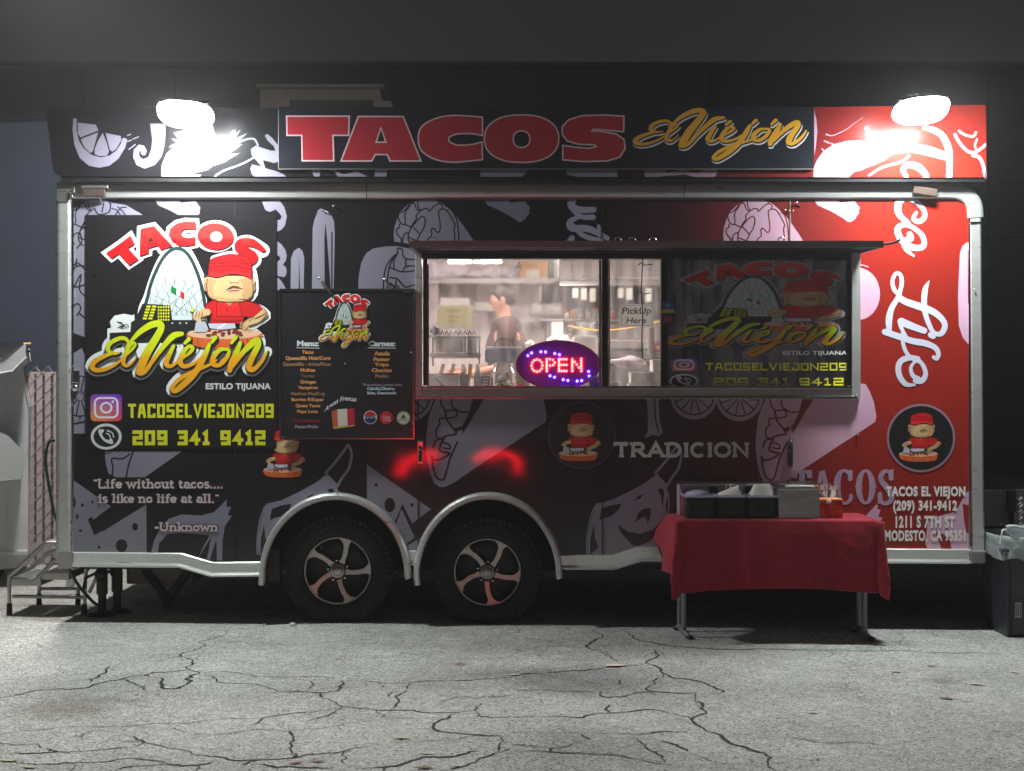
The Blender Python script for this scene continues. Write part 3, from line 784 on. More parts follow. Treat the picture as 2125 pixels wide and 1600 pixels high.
# pilasters break the wall into bays
for px in range(-800, 3200, 190):
    MB().box(ax(px, Yb), ax(px, Yb) + .12, Yb - .05, Yb + .001, -0.3, az(150, Yb)).build('wall_rib', 'night', bt)
sv_ = thing('pale_cornice_block', 'pale stepped roof block with dark slot behind the left of the sign', 'roof block', at(670, 215, 6.2))
Yc = 6.2
k_ = MB(); k_.slab(PX([(540, 183), (788, 183), (793, 208), (812, 210), (816, 226), (816, 420), (540, 420)], Yc), Yc, Yc + .6); k_.build('block', 'cornice', sv_)  # block is simply a paler colour than the building behind
k_ = MB(); k_.pbox(602, 772, 208, 224, Yc - .03, Yc); k_.build('slot', 'darksteel', sv_)
k_ = MB(); k_.box(ax(535, Yc), ax(798, Yc), Yc - .09, Yc + .65, az(184, Yc), az(178, Yc)); k_.build('coping', 'cornice', sv_)

lw = thing('side_wall', 'blue grey rendered wall lit by a lamp at the left behind the trailer', 'wall', (-4.5, 4.6, 0))
MB().box(ax(-500, 4.6), ax(190, 4.6), 4.6, 4.9, -0.4, az(250, 4.6)).build('wall', mat('blue_grey_render', (66, 76, 94), .9, var=.2, vscale=1.6, bump=.25, bscale=14), lw)
MB().box(ax(-505, 4.6), ax(195, 4.6), 4.52, 4.95, az(250, 4.6), az(243, 4.6)).build('coping', 'darksteel', lw)
lf = thing('wall_lamp', 'arm lamp behind the trailer washing the blue wall', 'lamp', (-3.86, 3.95, 3.45))
c_ = Vector((-3.86, 3.95, 3.5))
MB().box(c_.x - .06, c_.x + .06, 3.89, 4.01, 3.5, 3.6).build('housing', 'darksteel', lf, .01)
MB().tube([(c_.x, 4.0, 3.56), (c_.x, 4.62, 3.6)], .02, 8).build('arm', 'darksteel', lf)
MB().sphere((c_.x, c_.y, 3.45), .05, 12, 8).build('lens', emit_mat('wall_lamp_lens', (.66, .84, 1), 45), lf)
for v in lf.children: v.location.x -= .0

# ---- chain link fence with privacy slats
Yf = 2.9
ft = thing('slatted_fence', 'chain link fence with dusty pink privacy slats behind the dumpster', 'fence', (ax(80, Yf), Yf, gz(-3)))
zt, zb_ = az(768, Yf), gz(-3) + .03
sl = MB(); sl.box(-.022, .022, 0, .008, 0, 1)
base_me = None
for i in range(34):
    px = -90 + i * 17.2
    x = ax(px, Yf); top = zt - rc.uniform(0, .02)
    if base_me is None:
        o = MB().box(x - .0235, x + .0235, Yf, Yf + .006, zb_, top).build('slat', 'slat', ft); base_me = o.data; x0s = x
    else:
        o = bpy.data.objects.new('slat', base_me); COL.objects.link(o); o.parent = ft; o.location = (x - x0s, rc.uniform(-.004, .004), rc.uniform(-.02, .0))
w_ = MB()
xa, xb = ax(-100, Yf), ax(510, Yf); step_ = .062
zz = zb_
kx = xa - 2
while kx < xb:
    for sgn in (1, -1):
        pts = []
        n_ = 30
        x = kx if sgn == 1 else kx
        a = Vector((x, Yf - .006 * sgn - .004, zb_)); b_ = Vector((x + (zt + .03 - zb_) * 1.0, Yf - .006 * sgn - .004, zt + .03))
        if sgn == -1: a = Vector((x + (zt + .03 - zb_), Yf + .010, zb_)); b_ = Vector((x, Yf + .010, zt + .03))
        # clip to the fence run
        d = b_ - a; t0, t1 = 0, 1
        for (lo, hi) in ((xa, xb),):
            ta = (lo - a.x) / d.x; tb = (hi - a.x) / d.x
            if ta > tb: ta, tb = tb, ta
            t0, t1 = max(t0, ta), min(t1, tb)
        if t1 > t0: w_.tube([a + d * t0, a + d * t1], .0028, 4, caps=False)
    kx += step_ * 1.6
w_.build('wire_mesh', 'wire', ft, kind='stuff')
for px in (-95, 190, 480):
    MB().tube([(ax(px, Yf), Yf + .05, zb_ - .05), (ax(px, Yf), Yf + .05, zt + .06)], .03, 12).build('post', 'wire', ft)
kn = MB()
for i in range(60):
    x = xa + i * step_ * 1.6
    kn.tube([(x - .012, Yf, zt + .0), (x, Yf, zt + .035), (x + .012, Yf, zt + .0)], .003, 4)
kn.build('wire_twists', 'wire', ft)
MB().tube([(xa, Yf + .02, zt - .03), (xb, Yf + .02, zt - .03)], .018, 8).build('top_rail', 'wire', ft)
# hose hanging on the fence side
hs = smooth_pts([at(*p, 1.2) for p in Z('H', [(285, 583), (258, 590), (240, 640), (238, 710), (250, 800), (265, 880), (280, 960), (300, 1010)])], n=5)
tag(MB().tube(hs, .011, 8).build('green_hose', 'green'), 'green hose looping out from behind the trailer corner', 'hose')

# ---- dumpster
Yd = 1.55
dt = thing('dumpster', 'pale grey steel dumpster with sloping side and dark lid at the left edge', 'dumpster', (ax(-80, Yd), Yd, gz(-3)))
Yd2 = Yd + .25
b_ = MB(); b_.slab(PX([(-260, 800), (34, 727), (60, 846), (55, 1152), (54, 1172), (-260, 1205)], Yd2), Yd2, Yd2 + 1.3); b_.build('body', 'dumpster', dt, .012)
b_ = MB(); b_.slab(PX([(-260, 780), (-260, 820), (6, 770), (33, 742), (30, 716), (-10, 742)], Yd), Yd - .02, Yd + 1.5); b_.build('top_flange', 'dumpster', dt, .008)
b_ = MB(); b_.slab(PX([(-260, 726), (24, 712), (34, 722), (8, 738), (-260, 770)], Yd), Yd + .05, Yd + 1.45); b_.build('lid', 'lid', dt, .008)
for px in (-22, 12):
    pass
b_ = MB(); b_.slab(PX([(-260, 800), (-4, 905), (25, 938), (22, 990), (-260, 1010)], Yd), Yd - .08, Yd2); b_.build('lifting_pocket', 'dumpster', dt, .01)
b_ = MB(); b_.pbox(-260, 56, 1142, 1152, Yd2 - .02, Yd2); b_.build('bottom_rib', 'dumpster', dt, .004)
b_ = MB(); b_.slab(PX([(11, 780), (14, 780), (16, 1148), (12, 1148)], Yd2), Yd2 - .012, Yd2); b_.build('side_rib', 'dumpster', dt)
b_ = MB(); b_.tube([(ax(20, Yd), Yd + .1, az(714, Yd)), (ax(42, Yd), Yd + .1, az(713, Yd))], .012, 8); b_.build('hinge_rod', M['card'], dt)
for px in (-200, -15):
    c0 = Vector((ax(px, Yd2), Yd2 + .3, gz(-3) + .09))
    MB().lathe([(0, -.03), (.07, -.03), (.09, -.02), (.09, .02), (.07, .03), (0, .03)], c0, 'Y', 20).build('caster', 'rubber', dt)
    MB().box(c0.x - .03, c0.x + .03, c0.y - .045, c0.y + .045, c0.z, az(1188, Yd2)).build('caster_fork', 'darksteel', dt)

# the dumpster stands turned a little, so that only its long side shows
_piv = Vector((ax(60, Yd2), Yd2, 0)); _R = Matrix.Rotation(math.radians(17), 3, 'Z')
dt.location = _R @ (Vector(dt.location) - _piv) + _piv; dt.rotation_euler.z = math.radians(17)
# ================================================================== THE FOOD TRAILER
T = thing('food_trailer', 'long black and red taco food trailer with lit serving window and two wheels', 'trailer', (0, 1.1, 0))

def arch_y(px, cx, rx, cy=1195, ry=163):
    t = (px - cx) / rx
    return cy - ry * math.sqrt(max(0.0, 1 - abs(t) ** 2.15))
A1, A2 = (697, 150), (1012, 148)
def trim_y(px):
    pts = [(150, 1146), (375, 1148), (440, 1166), (547, 1166)]
    if px < 547:
        for a, b_ in zip(pts, pts[1:]):
            if px <= b_[0]: return a[1] + (b_[1] - a[1]) * max(0, px - a[0]) / (b_[0] - a[0])
    if px <= 847: return arch_y(px, *A1)
    if px <= 864: return 1144
    if px <= 1160: return arch_y(px, *A2)
    pts = [(1160, 1152), (1272, 1152), (1326, 1136), (2016, 1140)]
    for a, b_ in zip(pts, pts[1:]):
        if px <= b_[0]: return a[1] + (b_[1] - a[1]) * max(0, px - a[0]) / (b_[0] - a[0])
    return 1140
TOP = 411
WX0, WX1, WY0, WY1 = 863, 1784, 517, 827
# clip regions for the wrap print
bx = set([150, 375, 440, 487, 547, 847, 864, 868, 1160, 1250, 1272, 1326, 1640, WX0, WX1, 2014])
bx |= set(range(547, 848, 10)) | set(range(864, 1161, 10))
bx = sorted(bx)
CLIP = []
for a, b_ in zip(bx, bx[1:]):
    if b_ - a < .5: continue
    ba, bb = trim_y(a + .01), trim_y(b_ - .01)
    if a >= WX0 - .1 and b_ <= WX1 + .1:
        CLIP.append((a, b_, TOP, TOP, WY0, WY0)); CLIP.append((a, b_, WY1, WY1, ba, bb))
    else: CLIP.append((a, b_, TOP, TOP, ba, bb))
# wall panels between the seams
def bottom(x0, x1):
    xs = [x for x in bx if x0 < x < x1]
    out = [(x1 - .6, trim_y(x1 - .7))]
    for x in reversed(xs):
        ya, yb = trim_y(x + .01), trim_y(x - .01)
        out.append((x + .0, ya))
        if abs(ya - yb) > 1.5: out.append((x - .3, yb))
    out.append((x0 + .6, trim_y(x0 + .7)))
    return out
def panel(x0, x1, pts=None):
    P = pts or ([(x0 + .6, TOP), (x1 - .6, TOP)] + bottom(x0, x1))
    return MB().slab(PX(P), 0.0, .03).build('wall_panel', 'wrap', T)
panel(150, 487); panel(487, 868, [(487.6, TOP), (867.4, TOP), (867.4, WY0), (WX0, WY0), (WX0, WY1), (867.4, WY1)] + bottom(487, 868))
panel(868, 1250, [(868.6, TOP), (1249.4, TOP), (1249.4, WY0), (868.6, WY0)])
panel(868, 1250, [(868.6, WY1), (1249.4, WY1)] + bottom(868, 1250))
panel(1250, 1640, [(1250.6, TOP), (1639.4, TOP), (1639.4, WY0), (1250.6, WY0)])
panel(1250, 1640, [(1250.6, WY1), (1639.4, WY1)] + bottom(1250, 1640))
panel(1640, 2014, [(1640.6, TOP), (2013.4, TOP)] + bottom(1640, 2014) + [(1640.6, WY1), (WX1, WY1), (WX1, WY0), (1640.6, WY0)])
for x, y0, y1 in ((487, 411, 1160), (868, 828, 1150), (1250, 411, 515), (1250, 828, 1152), (1640, 411, 514), (1640, 828, 1135)):
    MB().pbox(x - 1.1, x + 1.1, y0, y1, -.0042, -.0008).build('seam_strip', 'black' if x < 1600 else 'alu2', T)

# ---- body shell behind the wall
hull = MB()
X0, X1 = ax(120), ax(2036)
zr, zf = az(385), az(1165)
hull.box(X0, X1, .05, 2.4, zr - .02, zr + .02); hull.build('roof', 'alu2', T)
MB().box(X0, X0 + .04, .05, 2.4, zf, zr).build('rear_wall', 'black', T)
MB().box(X1 - .04, X1, .05, 2.4, zf, zr).build('front_wall', 'black', T)
MB().box(X0, X1, 2.36, 2.4, zf, zr).build('far_wall', 'black', T)
MB().box(X0 + .05, X1 - .05, .45, 2.36, zf - .02, .52).box(X0 + .05, ax(535), .04, .45, zf - .02, .52).box(ax(1172), X1 - .05, .04, .45, zf - .02, .52).build('floor', 'kfloor', T)
# inner lining of the kitchen
IY = 2.30
lin_ = MB()
lin_.box(X0 + .06, X1 - .06, IY, IY + .03, .521, 2.64)
lin_.box(X0 + .06, X1 - .06, .06, IY, 2.64, 2.66)
lin_.box(X0 + .06, X0 + .08, .06, IY, .521, 2.64); lin_.box(X1 - .08, X1 - .06, .06, IY, .521, 2.64)
lin_.build('kitchen_lining', 'inwall', T)
MB().box(X0 + .08, ax(858), .034, .05, .86, 2.62).build('inner_front_lining', 'inwall', T)
MB().box(ax(1790), X1 - .08, .034, .05, .53, 2.62).build('inner_front_lining', 'inwall', T)
MB().box(ax(858), ax(1790), .034, .05, .86, az(WY1 + 2)).build('inner_front_lining', 'inwall', T)
MB().box(ax(858), ax(1790), .034, .05, az(WY0 - 2), 2.62).build('inner_front_lining', 'inwall', T)
# chassis, wheel well, underbody
MB().box(X0, X1, .46, .52, .30, zf - .02).build('chassis_rail', 'black', T)
MB().box(X0, X1, 2.05, 2.13, .30, zf - .02).build('chassis_rail', 'black', T)
for k, x in enumerate([-2.6, -1.9, -1.2, .9, 1.6, 2.3]):
    MB().box(x, x + .06, .3, 2.1, .34, zf - .02).build('cross_member', 'black', T)
ww = MB()
wx0, wx1 = ax(540), ax(1168); wt = az(1024)
ww.box(wx0, wx1, .40, .42, .3, wt); ww.box(wx0, wx1, .031, .40, wt, wt + .015)
ww.box(wx0 - .015, wx0, .031, .42, .33, wt + .015); ww.box(wx1, wx1 + .015, .031, .42, .33, wt + .015)
ww.build('wheel_well', 'well', T)
for (x0, x1, x2) in ((548, 578, 0),):
    MB().box(ax(551), ax(574), .12, .2, az(1208, .1), az(1142, .1)).build('mud_flap_bracket', mat('brown_bracket', (60, 48, 40), .8), T)
MB().tube([(ax(697), .1, .31), (ax(697), 2.2, .31)], .035, 10).build('axle', 'black', T)
MB().tube([(ax(1011), .1, .30), (ax(1011), 2.2, .30)], .035, 10).build('axle', 'black', T)

# ---- aluminium trim
tr_top = smooth_pts([(x, z, 0) for x, z in PX([(1968, 396), (1990, 398.5), (2010, 408), (2022, 425), (2025, 448)])], n=5)
path = PX([(150, 396), (1000, 396), (1960, 396)]) + [(p.x, p.y) for p in tr_top] + PX([(2026, 560), (2028, 800), (2031, 1000), (2034, 1134)])
SEC = [(-.05, 0.02), (-.05, -.014), (-.043, -.022), (-.025, -.026), (.028, -.026), (.043, -.022), (.05, -.012), (.05, .02)]
MB().ribbon(PX([(152, 395.5), (1960, 395.5)]), SEC).build('top_rail', 'alu', T)
cn = [(p.x, p.y) for p in smooth_pts([(x, z, 0) for x, z in PX([(1961, 395.5), (1988, 397.5), (2009, 408), (2021, 426), (2024, 452)])], n=6)]
SECN = [(u * 1.0, y) for u, y in SEC]
MB().ribbon(cn, SECN).build('corner_rail', 'alu', T)
SEC2 = [(-.036, .02), (-.036, -.012), (-.03, -.022), (.022, -.026), (.034, -.016), (.036, .02)]
MB().ribbon(PX([(2024, 453), (2025, 600), (2028, 900), (2030, 1140)]), SEC2).build('front_post', 'alu', T)
SEC3 = [(-.046, .04), (-.046, -.02), (-.036, -.032), (-.022, -.036), (.03, -.034), (.042, -.026), (.047, .0), (.047, .04)]
MB().ribbon(PX([(134, 414), (134, 1144)]), SEC3).build('rear_post', 'alu', T)
# post ends and corner castings
MB().pbox(119, 150, 1144, 1180, -.042, .03).build('post_foot', 'alu2', T, .004)
MB().pbox(2013, 2048, 1142, 1170, -.042, .03).build('post_foot', 'alu2', T, .012)
cst = MB(); cst.pbox(117, 154, 379, 397, -.05, .03); cst.pbox(117, 143, 397, 418, -.046, .03)
cst.pbox(150, 155, 376, 400, -.056, -.05); cst.build('corner_casting', 'alu2', T, .004)
MB().tube([at(146, 399, -.05), at(146, 412, -.05)], .008, 8).build('hinge_pin', 'chrome', T)
MB().sphere(at(149, 408, -.05), .008).build('casting_bolt', 'chrome', T)
# bottom trim: face plus rounded lip
def btrim(pts, h):
    n = MB()
    up = PX(pts); w = h * .003
    sec = [(-.045, .02), (-.045, -.02), (-.040, -.026), (.018, -.022), (.022, -.034), (.034, -.042), (.045, -.036), (.047, .02)]
    sec = [(-u, y) for u, y in sec]
    n.ribbon(up, sec); n.build('bottom_trim', 'alu', T)
btrim([(151, 1160), (376, 1162), (441, 1181), (546, 1180)], 30)
btrim([(845, 1157), (864, 1157)], 30)
btrim([(1163, 1166), (1273, 1166), (1328, 1149), (2012, 1154)], 30)
inner = MB(); inner.ribbon(PX([(152, 414), (152, 1144)]), [(-.006, .0), (-.006, -.012), (.006, -.012), (.006, 0)]); inner.build('inner_bead', 'chrome', T)
inner = MB(); inner.ribbon(PX([(2011, 430), (2011, 1138)]), [(-.005, .0), (-.005, -.010), (.005, -.010), (.005, 0)]); inner.build('inner_bead', 'chrome', T)
inner = MB(); inner.ribbon(PX([(156, 413.5), (1980, 413.5)]), [(-.004, .0), (-.004, -.012), (.004, -.012), (.004, 0)]); inner.build('inner_bead', 'chrome', T)
for (x, y) in ((147, 1150), (147, 1162), (2015, 1136), (2010, 1150), (2010, 1160), (150, 760), (150, 840), (150, 1050), (150, 1090), (2022, 600), (2040, 1066), (700, 1023), (1005, 1022), (1065, 1043), (548, 1208), (840, 1130)):
    MB().sphere(at(x, y, -.035 if x != 700 else -.06), .0055, 8, 5).build('rivet', 'chrome', T)

for px in list(range(190, 540, 58)) + list(range(1190, 2000, 62)):
    MB().sphere(at(px, trim_y(px) + 9, -.022), .0042, 7, 4).build('rivet', 'chrome', T)
for px in (760, 1420): MB().pbox(px, px + 1.2, 380, 412, -.0275, -.0262).build('rail_joint', 'darksteel', T)
MB().pbox(2013, 2038, 460, 463, -.03, -.02).build('post_joint', 'chrome', T)
# ---- fenders
def fender(cx, rx, cy, ry, x0, x1):
    pts = []
    n = 40
    for i in range(n + 1):
        a = PI - PI * i / n
        pts.append((cx + rx * math.cos(a), cy - ry * math.sin(a)))
    pts = [(x0, cy + 18)] + pts + [(x1, cy + 4)]
    sec = [(-.017, 0.0), (-.022, -.055), (-.012, -.068), (.006, -.066), (.018, -.05), (.022, 0.0)]
    sec = [(u, y) for u, y in sec]
    MB().ribbon(PX(pts), sec).build('fender', 'alu', T)
fender(697, 151, 1194, 165, 544, 850)
fender(1013, 148, 1194, 166, 867, 1163)

# ---- wheels
def wheel(cx, cyz, rot, label):
    c = Vector((ax(cx), .14, cyz)); Rt = .337
    w = bpy.data.objects.new('wheel', None); COL.objects.link(w); w.parent = T; ORG[w.name] = ORG[T.name]; w.empty_display_size = .1
    prof = [(.205, .045), (.207, -.03), (.225, -.052), (.262, -.066), (.30, -.060), (.322, -.045), (.334, -.02), (.337, .01), (.337, .14), (.33, .17), (.30, .19), (.22, .18), (.205, .14)]
    MB().lathe(prof, c, 'Y', 64).build('tyre', 'rubber', w)
    tb = MB()
    for k in range(56):
        a = 2 * PI * k / 56
        for (r0, r1, y, h) in ((.316, .341, -.052, .03), (.333, .343, .0, .05), (.333, .343, .075, .05)):
            aa = a + (.03 if y == .0 else 0)
            u = Vector((math.cos(aa), 0, math.sin(aa))); t = Vector((-math.sin(aa), 0, math.cos(aa)))
            vs = []
            for rr in (r0, r1):
                for (s1, s2) in ((-1, 0), (1, 0), (1, 1), (-1, 1)):
                    vs.append(c + u * rr + t * s1 * .0115 + Vector((0, y + s2 * h, 0)))
            tb.add(vs, [(0, 1, 2, 3), (7, 6, 5, 4), (0, 4, 5, 1), (1, 5, 6, 2), (2, 6, 7, 3), (3, 7, 4, 0)])
    tb.build('tread_blocks', 'rubber', w, kind='stuff')
    for rr in (.245, .285, .3):
        MB().lathe([(rr - .002, -.060 if rr < .29 else -.061), (rr, -.069 + (0.004 if rr > .29 else 0)), (rr + .002, -.060 if rr < .29 else -.058)], c, 'Y', 64).build('sidewall_ring', 'rubber', w)
    # rim: dark dish, thin bright lip, five curved spokes with slots
    MB().lathe([(.206, -.035), (.195, .02), (.12, .035), (0, .035)], c, 'Y', 48).build('rim_dish', mat('gloss_black_rim', (8, 8, 9), .5, coat=.1), w)
    MB().lathe([(.200, -.036), (.204, -.047), (.211, -.047), (.212, -.036)], c, 'Y', 64).build('rim_lip', 'machined', w)
    for k in range(5):
        a0 = rot + 2 * PI * k / 5
        # centre line curves as it leaves the hub
        L_, R_ = [], []
        for i in range(11):
            t = i / 10; r = .050 + .152 * t
            aa = a0 + .24 * (t ** 1.5)
            hw = .0125 + .004 * t + (.030 * max(0, (t - .75) / .25) ** 2) + (.006 * max(0, (.2 - t) / .2))
            u = Vector((math.cos(aa), math.sin(aa))); n = Vector((-u.y, u.x))
            L_.append(u * r + n * hw); R_.append(u * r - n * hw)
        P = L_ + R_[::-1]
        sp = MB(); m_ = len(P)
        def yy(p): return -.040 + .012 * (1 - p.length / .2)
        vs = [(c.x + p.x, c.y + yy(p) + 0.0, c.z + p.y) for p in P] + [(c.x + p.x, c.y + .012, c.z + p.y) for p in P]
        n2 = len(L_)
        fs = []
        for i in range(n2 - 1): fs.append((i, i + 1, m_ - 2 - i, m_ - 1 - i))
        fs += [(i, (i + 1) % m_, (i + 1) % m_ + m_, i + m_) for i in range(m_)]
        sp.add(vs, fs); sp.build('spoke', 'machined', w)
        aa = a0 - .05
        nn = Vector((math.cos(aa) * .068, math.sin(aa) * .068))
        MB().lathe([(0, -.032), (.008, -.030), (.009, -.01)], (c.x + math.cos(a0 + .62) * .064, c.y, c.z + math.sin(a0 + .62) * .064), 'Y', 6, smooth=False).build('wheel_nut', 'chrome', w)
    MB().lathe([(0, -.064), (.038, -.063), (.045, -.058), (.048, -.03), (.048, .02)], c, 'Y', 32).build('hub_cap', 'machined', w)
    MB().lathe([(.027, -.0642), (.029, -.0662), (.031, -.0642)], c, 'Y', 24).build('hub_ring', 'darksteel', w)
    MB().lathe([(.048, -.02), (.066, -.018), (.072, .0), (.072, .03)], c, 'Y', 32).build('hub', 'black', w)
    MB().tube([c + Vector((.19 * math.cos(2.2), -.03, .19 * math.sin(2.2))), c + Vector((.17 * math.cos(2.2), -.045, .17 * math.sin(2.2)))], .004, 6).build('valve', 'chrome', w)
    return w
M['machined'] = mat('machined_alloy', (180, 176, 168), .3, .9, var=.08)
wheel(697, .337 + gz(ax(697)) - .012, PI / 2 - .34 - .14, '')
wheel(1011, .337 + gz(ax(1011)) - .012, PI / 2 - .34 - .34, '')

# ---- marker lamps, sockets, latches
def markerlamp(px0, px1, py0, py1, tilt=0):
    mb = MB(); mb.box(-.5, .5, -.5, .5, -.5, .5)
    w_, h_ = ax(px1) - ax(px0), az(py0) - az(py1); c = at((px0 + px1) / 2, (py0 + py1) / 2, -.05)
    R = Matrix.Rotation(tilt, 3, 'Y')
    mb.v = [R @ Vector((v.x * w_, v.y * .03, v.z * h_)) + c for v in mb.v]
    mb.build('marker_lamp', mat('smoked_lens', (70, 58, 52), .3), T, .005)
markerlamp(173, 219, 391, 408, 0.0); markerlamp(1895, 1944, 389, 405, .16)
MB().pbox(168, 224, 383, 391, -.07, -.026).build('lamp_hood', 'alu2', T, .004)
MB().tube([at(205, 408, -.04), at(213, 420, -.01)], .006, 6).build('marker_wire', 'chrome', T)
MB().pbox(149, 165, 769, 795, -.02, 0).build('socket_cover', 'chrome', T, .004)
MB().lathe([(0, -.03), (.018, -.028), (.024, -.015), (.024, 0)], at(157, 805, 0), 'Y', 20).build('socket_cap', 'chrome', T)
def latch(px, y0, y1):
    l = MB().pbox(px - 6, px + 6, y0, y1, -.014, -.004).build('latch', 'chrome', T, .003)
    MB().pbox(px - 3.5, px + 3.5, y0 + 14, y1 - 4, -.026, -.014).build('lever', 'darksteel', l, .002)
    MB().sphere(at(px, y0 + 4, -.02), .013, 10, 6, (1.2, .7, .8)).build('knuckle', 'chrome', l)
    MB().sphere(at(px - 1, y0 + (y1 - y0) * .42, -.03), .008, 8, 6).build('pin', 'chrome', l)
latch(872, 912, 962); latch(1640, 912, 970)
for (x, y) in ((692, 427), (1653, 421)):
    MB().sphere(at(x, y, -.02), .009, 10, 6).build('hook', 'chrome', T)
    MB().tube([at(x + 2, y, -.012), at(x + 8, y + 8, -.004)], .004, 6).build('hook_shank', 'black', T)
for (x, y) in ((670, 438), (678, 440), (1630, 436), (1638, 437), (1646, 437), (1781, 890), (1781, 902)):
    MB().sphere(at(x, y, -.012), .006, 8, 6).build('screw_head', 'chrome', T)

# ---- roof fascia
YF = -.10
fa = MB()
fa.slab(PX([(95, 224), (560, 224), (1700, 222), (2046, 218), (2047, 368), (128, 366), (113, 359), (109, 348)], YF), YF, YF + .10)
FA = fa.build('fascia', 'wrap', T)
MB().pbox(126, 2047, 367, 377, YF + .01, .02).build('fascia_lip', 'black', T)
MB().pbox(2044, 2048, 358, 371, YF - .006, YF).build('fascia_cap', 'alu2', T)
for x in range(200, 2000, 220):
    MB().box(ax(x), ax(x) + .04, YF + .101, .55, az(250), az(262)).build('fascia_brace', 'darksteel', T)
MB().pbox(578, 1689, 222, 350, YF - .022, YF - .006).build('sign_panel', mat('sign_panel_face', (20, 25, 36), .35, coat=.3), T)
for (a, b_, c, d) in ((578, 1689, 350, 351.4), (577, 578.4, 226, 351)):
    MB().pbox(a, b_, c, d, YF - .024, YF - .006).build('sign_edge', 'alu2', T)

# ---- flood lamps on arms
def flood(px, py, roll):
    c = at(px, py, -.44)
    f = bpy.data.objects.new('flood_lamp', None); COL.objects.link(f); f.parent = T; ORG[f.name] = ORG[T.name]
    tilt = math.radians(27)
    R = Matrix.Rotation(roll, 3, 'Y') @ Matrix.Rotation(-tilt, 3, 'X')
    def place(mb, name, m, bev=0):
        mb.v = [R @ v + c for v in mb.v]; return mb.build(name, m, f, bev)
    mb = MB(); mb.box(-.150, .150, -.105, .105, .006, .03); place(mb, 'housing', 'darksteel', .008)
    for k in range(9):
        mb = MB(); mb.box(-.14 + k * .035 - .003, -.14 + k * .035 + .003, -.08, .08, .03, .045); place(mb, 'cooling_fin', 'darksteel')
    mb = MB(); vs = []
    for i in range(7):
        q = math.sin(i / 6 * PI / 2)
        for j in range(32):
            t = 2 * PI * j / 32; c2, s2 = math.cos(t), math.sin(t)
            vs.append((.165 * q * math.copysign(abs(c2) ** .75, c2), .118 * q * math.copysign(abs(s2) ** .75, s2), .004 - .07 * math.cos(i / 6 * PI / 2)))
    mb.add(vs, [(i * 32 + j, i * 32 + (j + 1) % 32, (i + 1) * 32 + (j + 1) % 32, (i + 1) * 32 + j) for i in range(6) for j in range(32)], True); place(mb, 'lens', 'lamp')
    mb = MB()
    mb.tube([(.168 * math.copysign(abs(math.cos(t)) ** .75, math.cos(t)), .121 * math.copysign(abs(math.sin(t)) ** .75, math.sin(t)), .008) for t in [2 * PI * q / 32 for q in range(33)]], .006, 6)
    place(mb, 'bezel', 'darksteel')
    MB().tube([c + Vector((0, .02, .08)), c + Vector((0, .25, .12)), Vector((c.x, .1, c.z - .02))], .016, 10).build('arm', 'darksteel', f)
flood(385, 236, .06); flood(1911, 228, -.08)
# ================================================================== PRINT ON THE WRAP
PALE, DARK = 'pale', 'wrap'
def one(name, fn, label=None, Y=0.0, clip=None, base=.0010, step=.00004):
    a = Art(Y, step, base, clip); fn(a); return a.build(name, T, label=label)

def dome(a, dx):
    z = lambda p: Z('R4', p, dx, 0)
    a.poly(z([(145, 740), (138, 640), (150, 540), (180, 440), (240, 320), (330, 235), (460, 175), (640, 150), (770, 190), (900, 285), (1000, 390), (1080, 490), (1170, 620), (1285, 800), (430, 800), (300, 760)]), PALE)
    for s_ in ([(350, 235), (310, 290), (250, 340)], [(205, 350), (205, 420), (240, 490), (290, 500), (300, 430), (290, 380), (315, 310), (350, 270), (380, 215), (430, 220), (455, 290), (510, 315), (560, 285), (610, 290), (625, 320), (700, 250), (770, 215), (810, 250), (800, 290), (760, 320), (765, 400), (780, 500), (775, 590), (740, 612), (690, 560), (660, 570), (660, 660), (610, 710), (590, 795)],
               [(468, 170), (475, 250), (505, 305)], [(742, 170), (770, 215)], [(800, 285), (870, 310), (930, 400), (985, 510), (970, 560), (980, 680), (970, 800)], [(880, 260), (960, 340), (1010, 450), (1032, 600), (1042, 800)],
               [(500, 320), (450, 380), (450, 430), (390, 520), (340, 660), (350, 740), (400, 795)], [(290, 500), (380, 540), (400, 520), (525, 395), (575, 440), (550, 560), (500, 640), (430, 795)], [(400, 530), (500, 640)],
               [(350, 685), (440, 720)], [(218, 500), (215, 545), (180, 570), (190, 640), (240, 700), (245, 745)], [(262, 745), (275, 660), (315, 618), (338, 630)], [(230, 340), (215, 330)], [(1050, 420), (1050, 440)]):
        a.stroke(z(s_), 2.6, DARK, n=4)
def fold(a, dx):
    z = lambda p: Z('R1', p, dx, 0)
    a.poly(z([(1215, 1340), (1225, 1150), (1260, 960), (1330, 830), (1430, 765), (1600, 740), (1750, 735), (1880, 760), (1990, 790), (2300, 900), (2300, 1340)]), PALE)
    for s_ in ([(1565, 1330), (1570, 1180), (1600, 1030), (1680, 900), (1760, 830), (1760, 770), (1820, 780), (1840, 880), (1900, 915), (1990, 920)],
               [(1620, 1330), (1625, 1150), (1650, 1020), (1700, 900), (1760, 830)], [(1650, 1030), (1740, 1065), (1830, 1090), (1990, 1075)], [(1840, 1080), (1850, 1040), (1900, 1010), (1990, 1010)],
               [(1880, 915), (1870, 970), (1890, 1020)], [(1660, 1170), (1760, 1190), (1830, 1270), (1880, 1300), (1990, 1270)], [(1640, 1250), (1720, 1290), (1740, 1330)], [(1715, 1060), (1705, 950), (1750, 850)], [(1740, 1210), (1730, 1280)]):
        a.stroke(z(s_), 3.0, DARK, n=4)
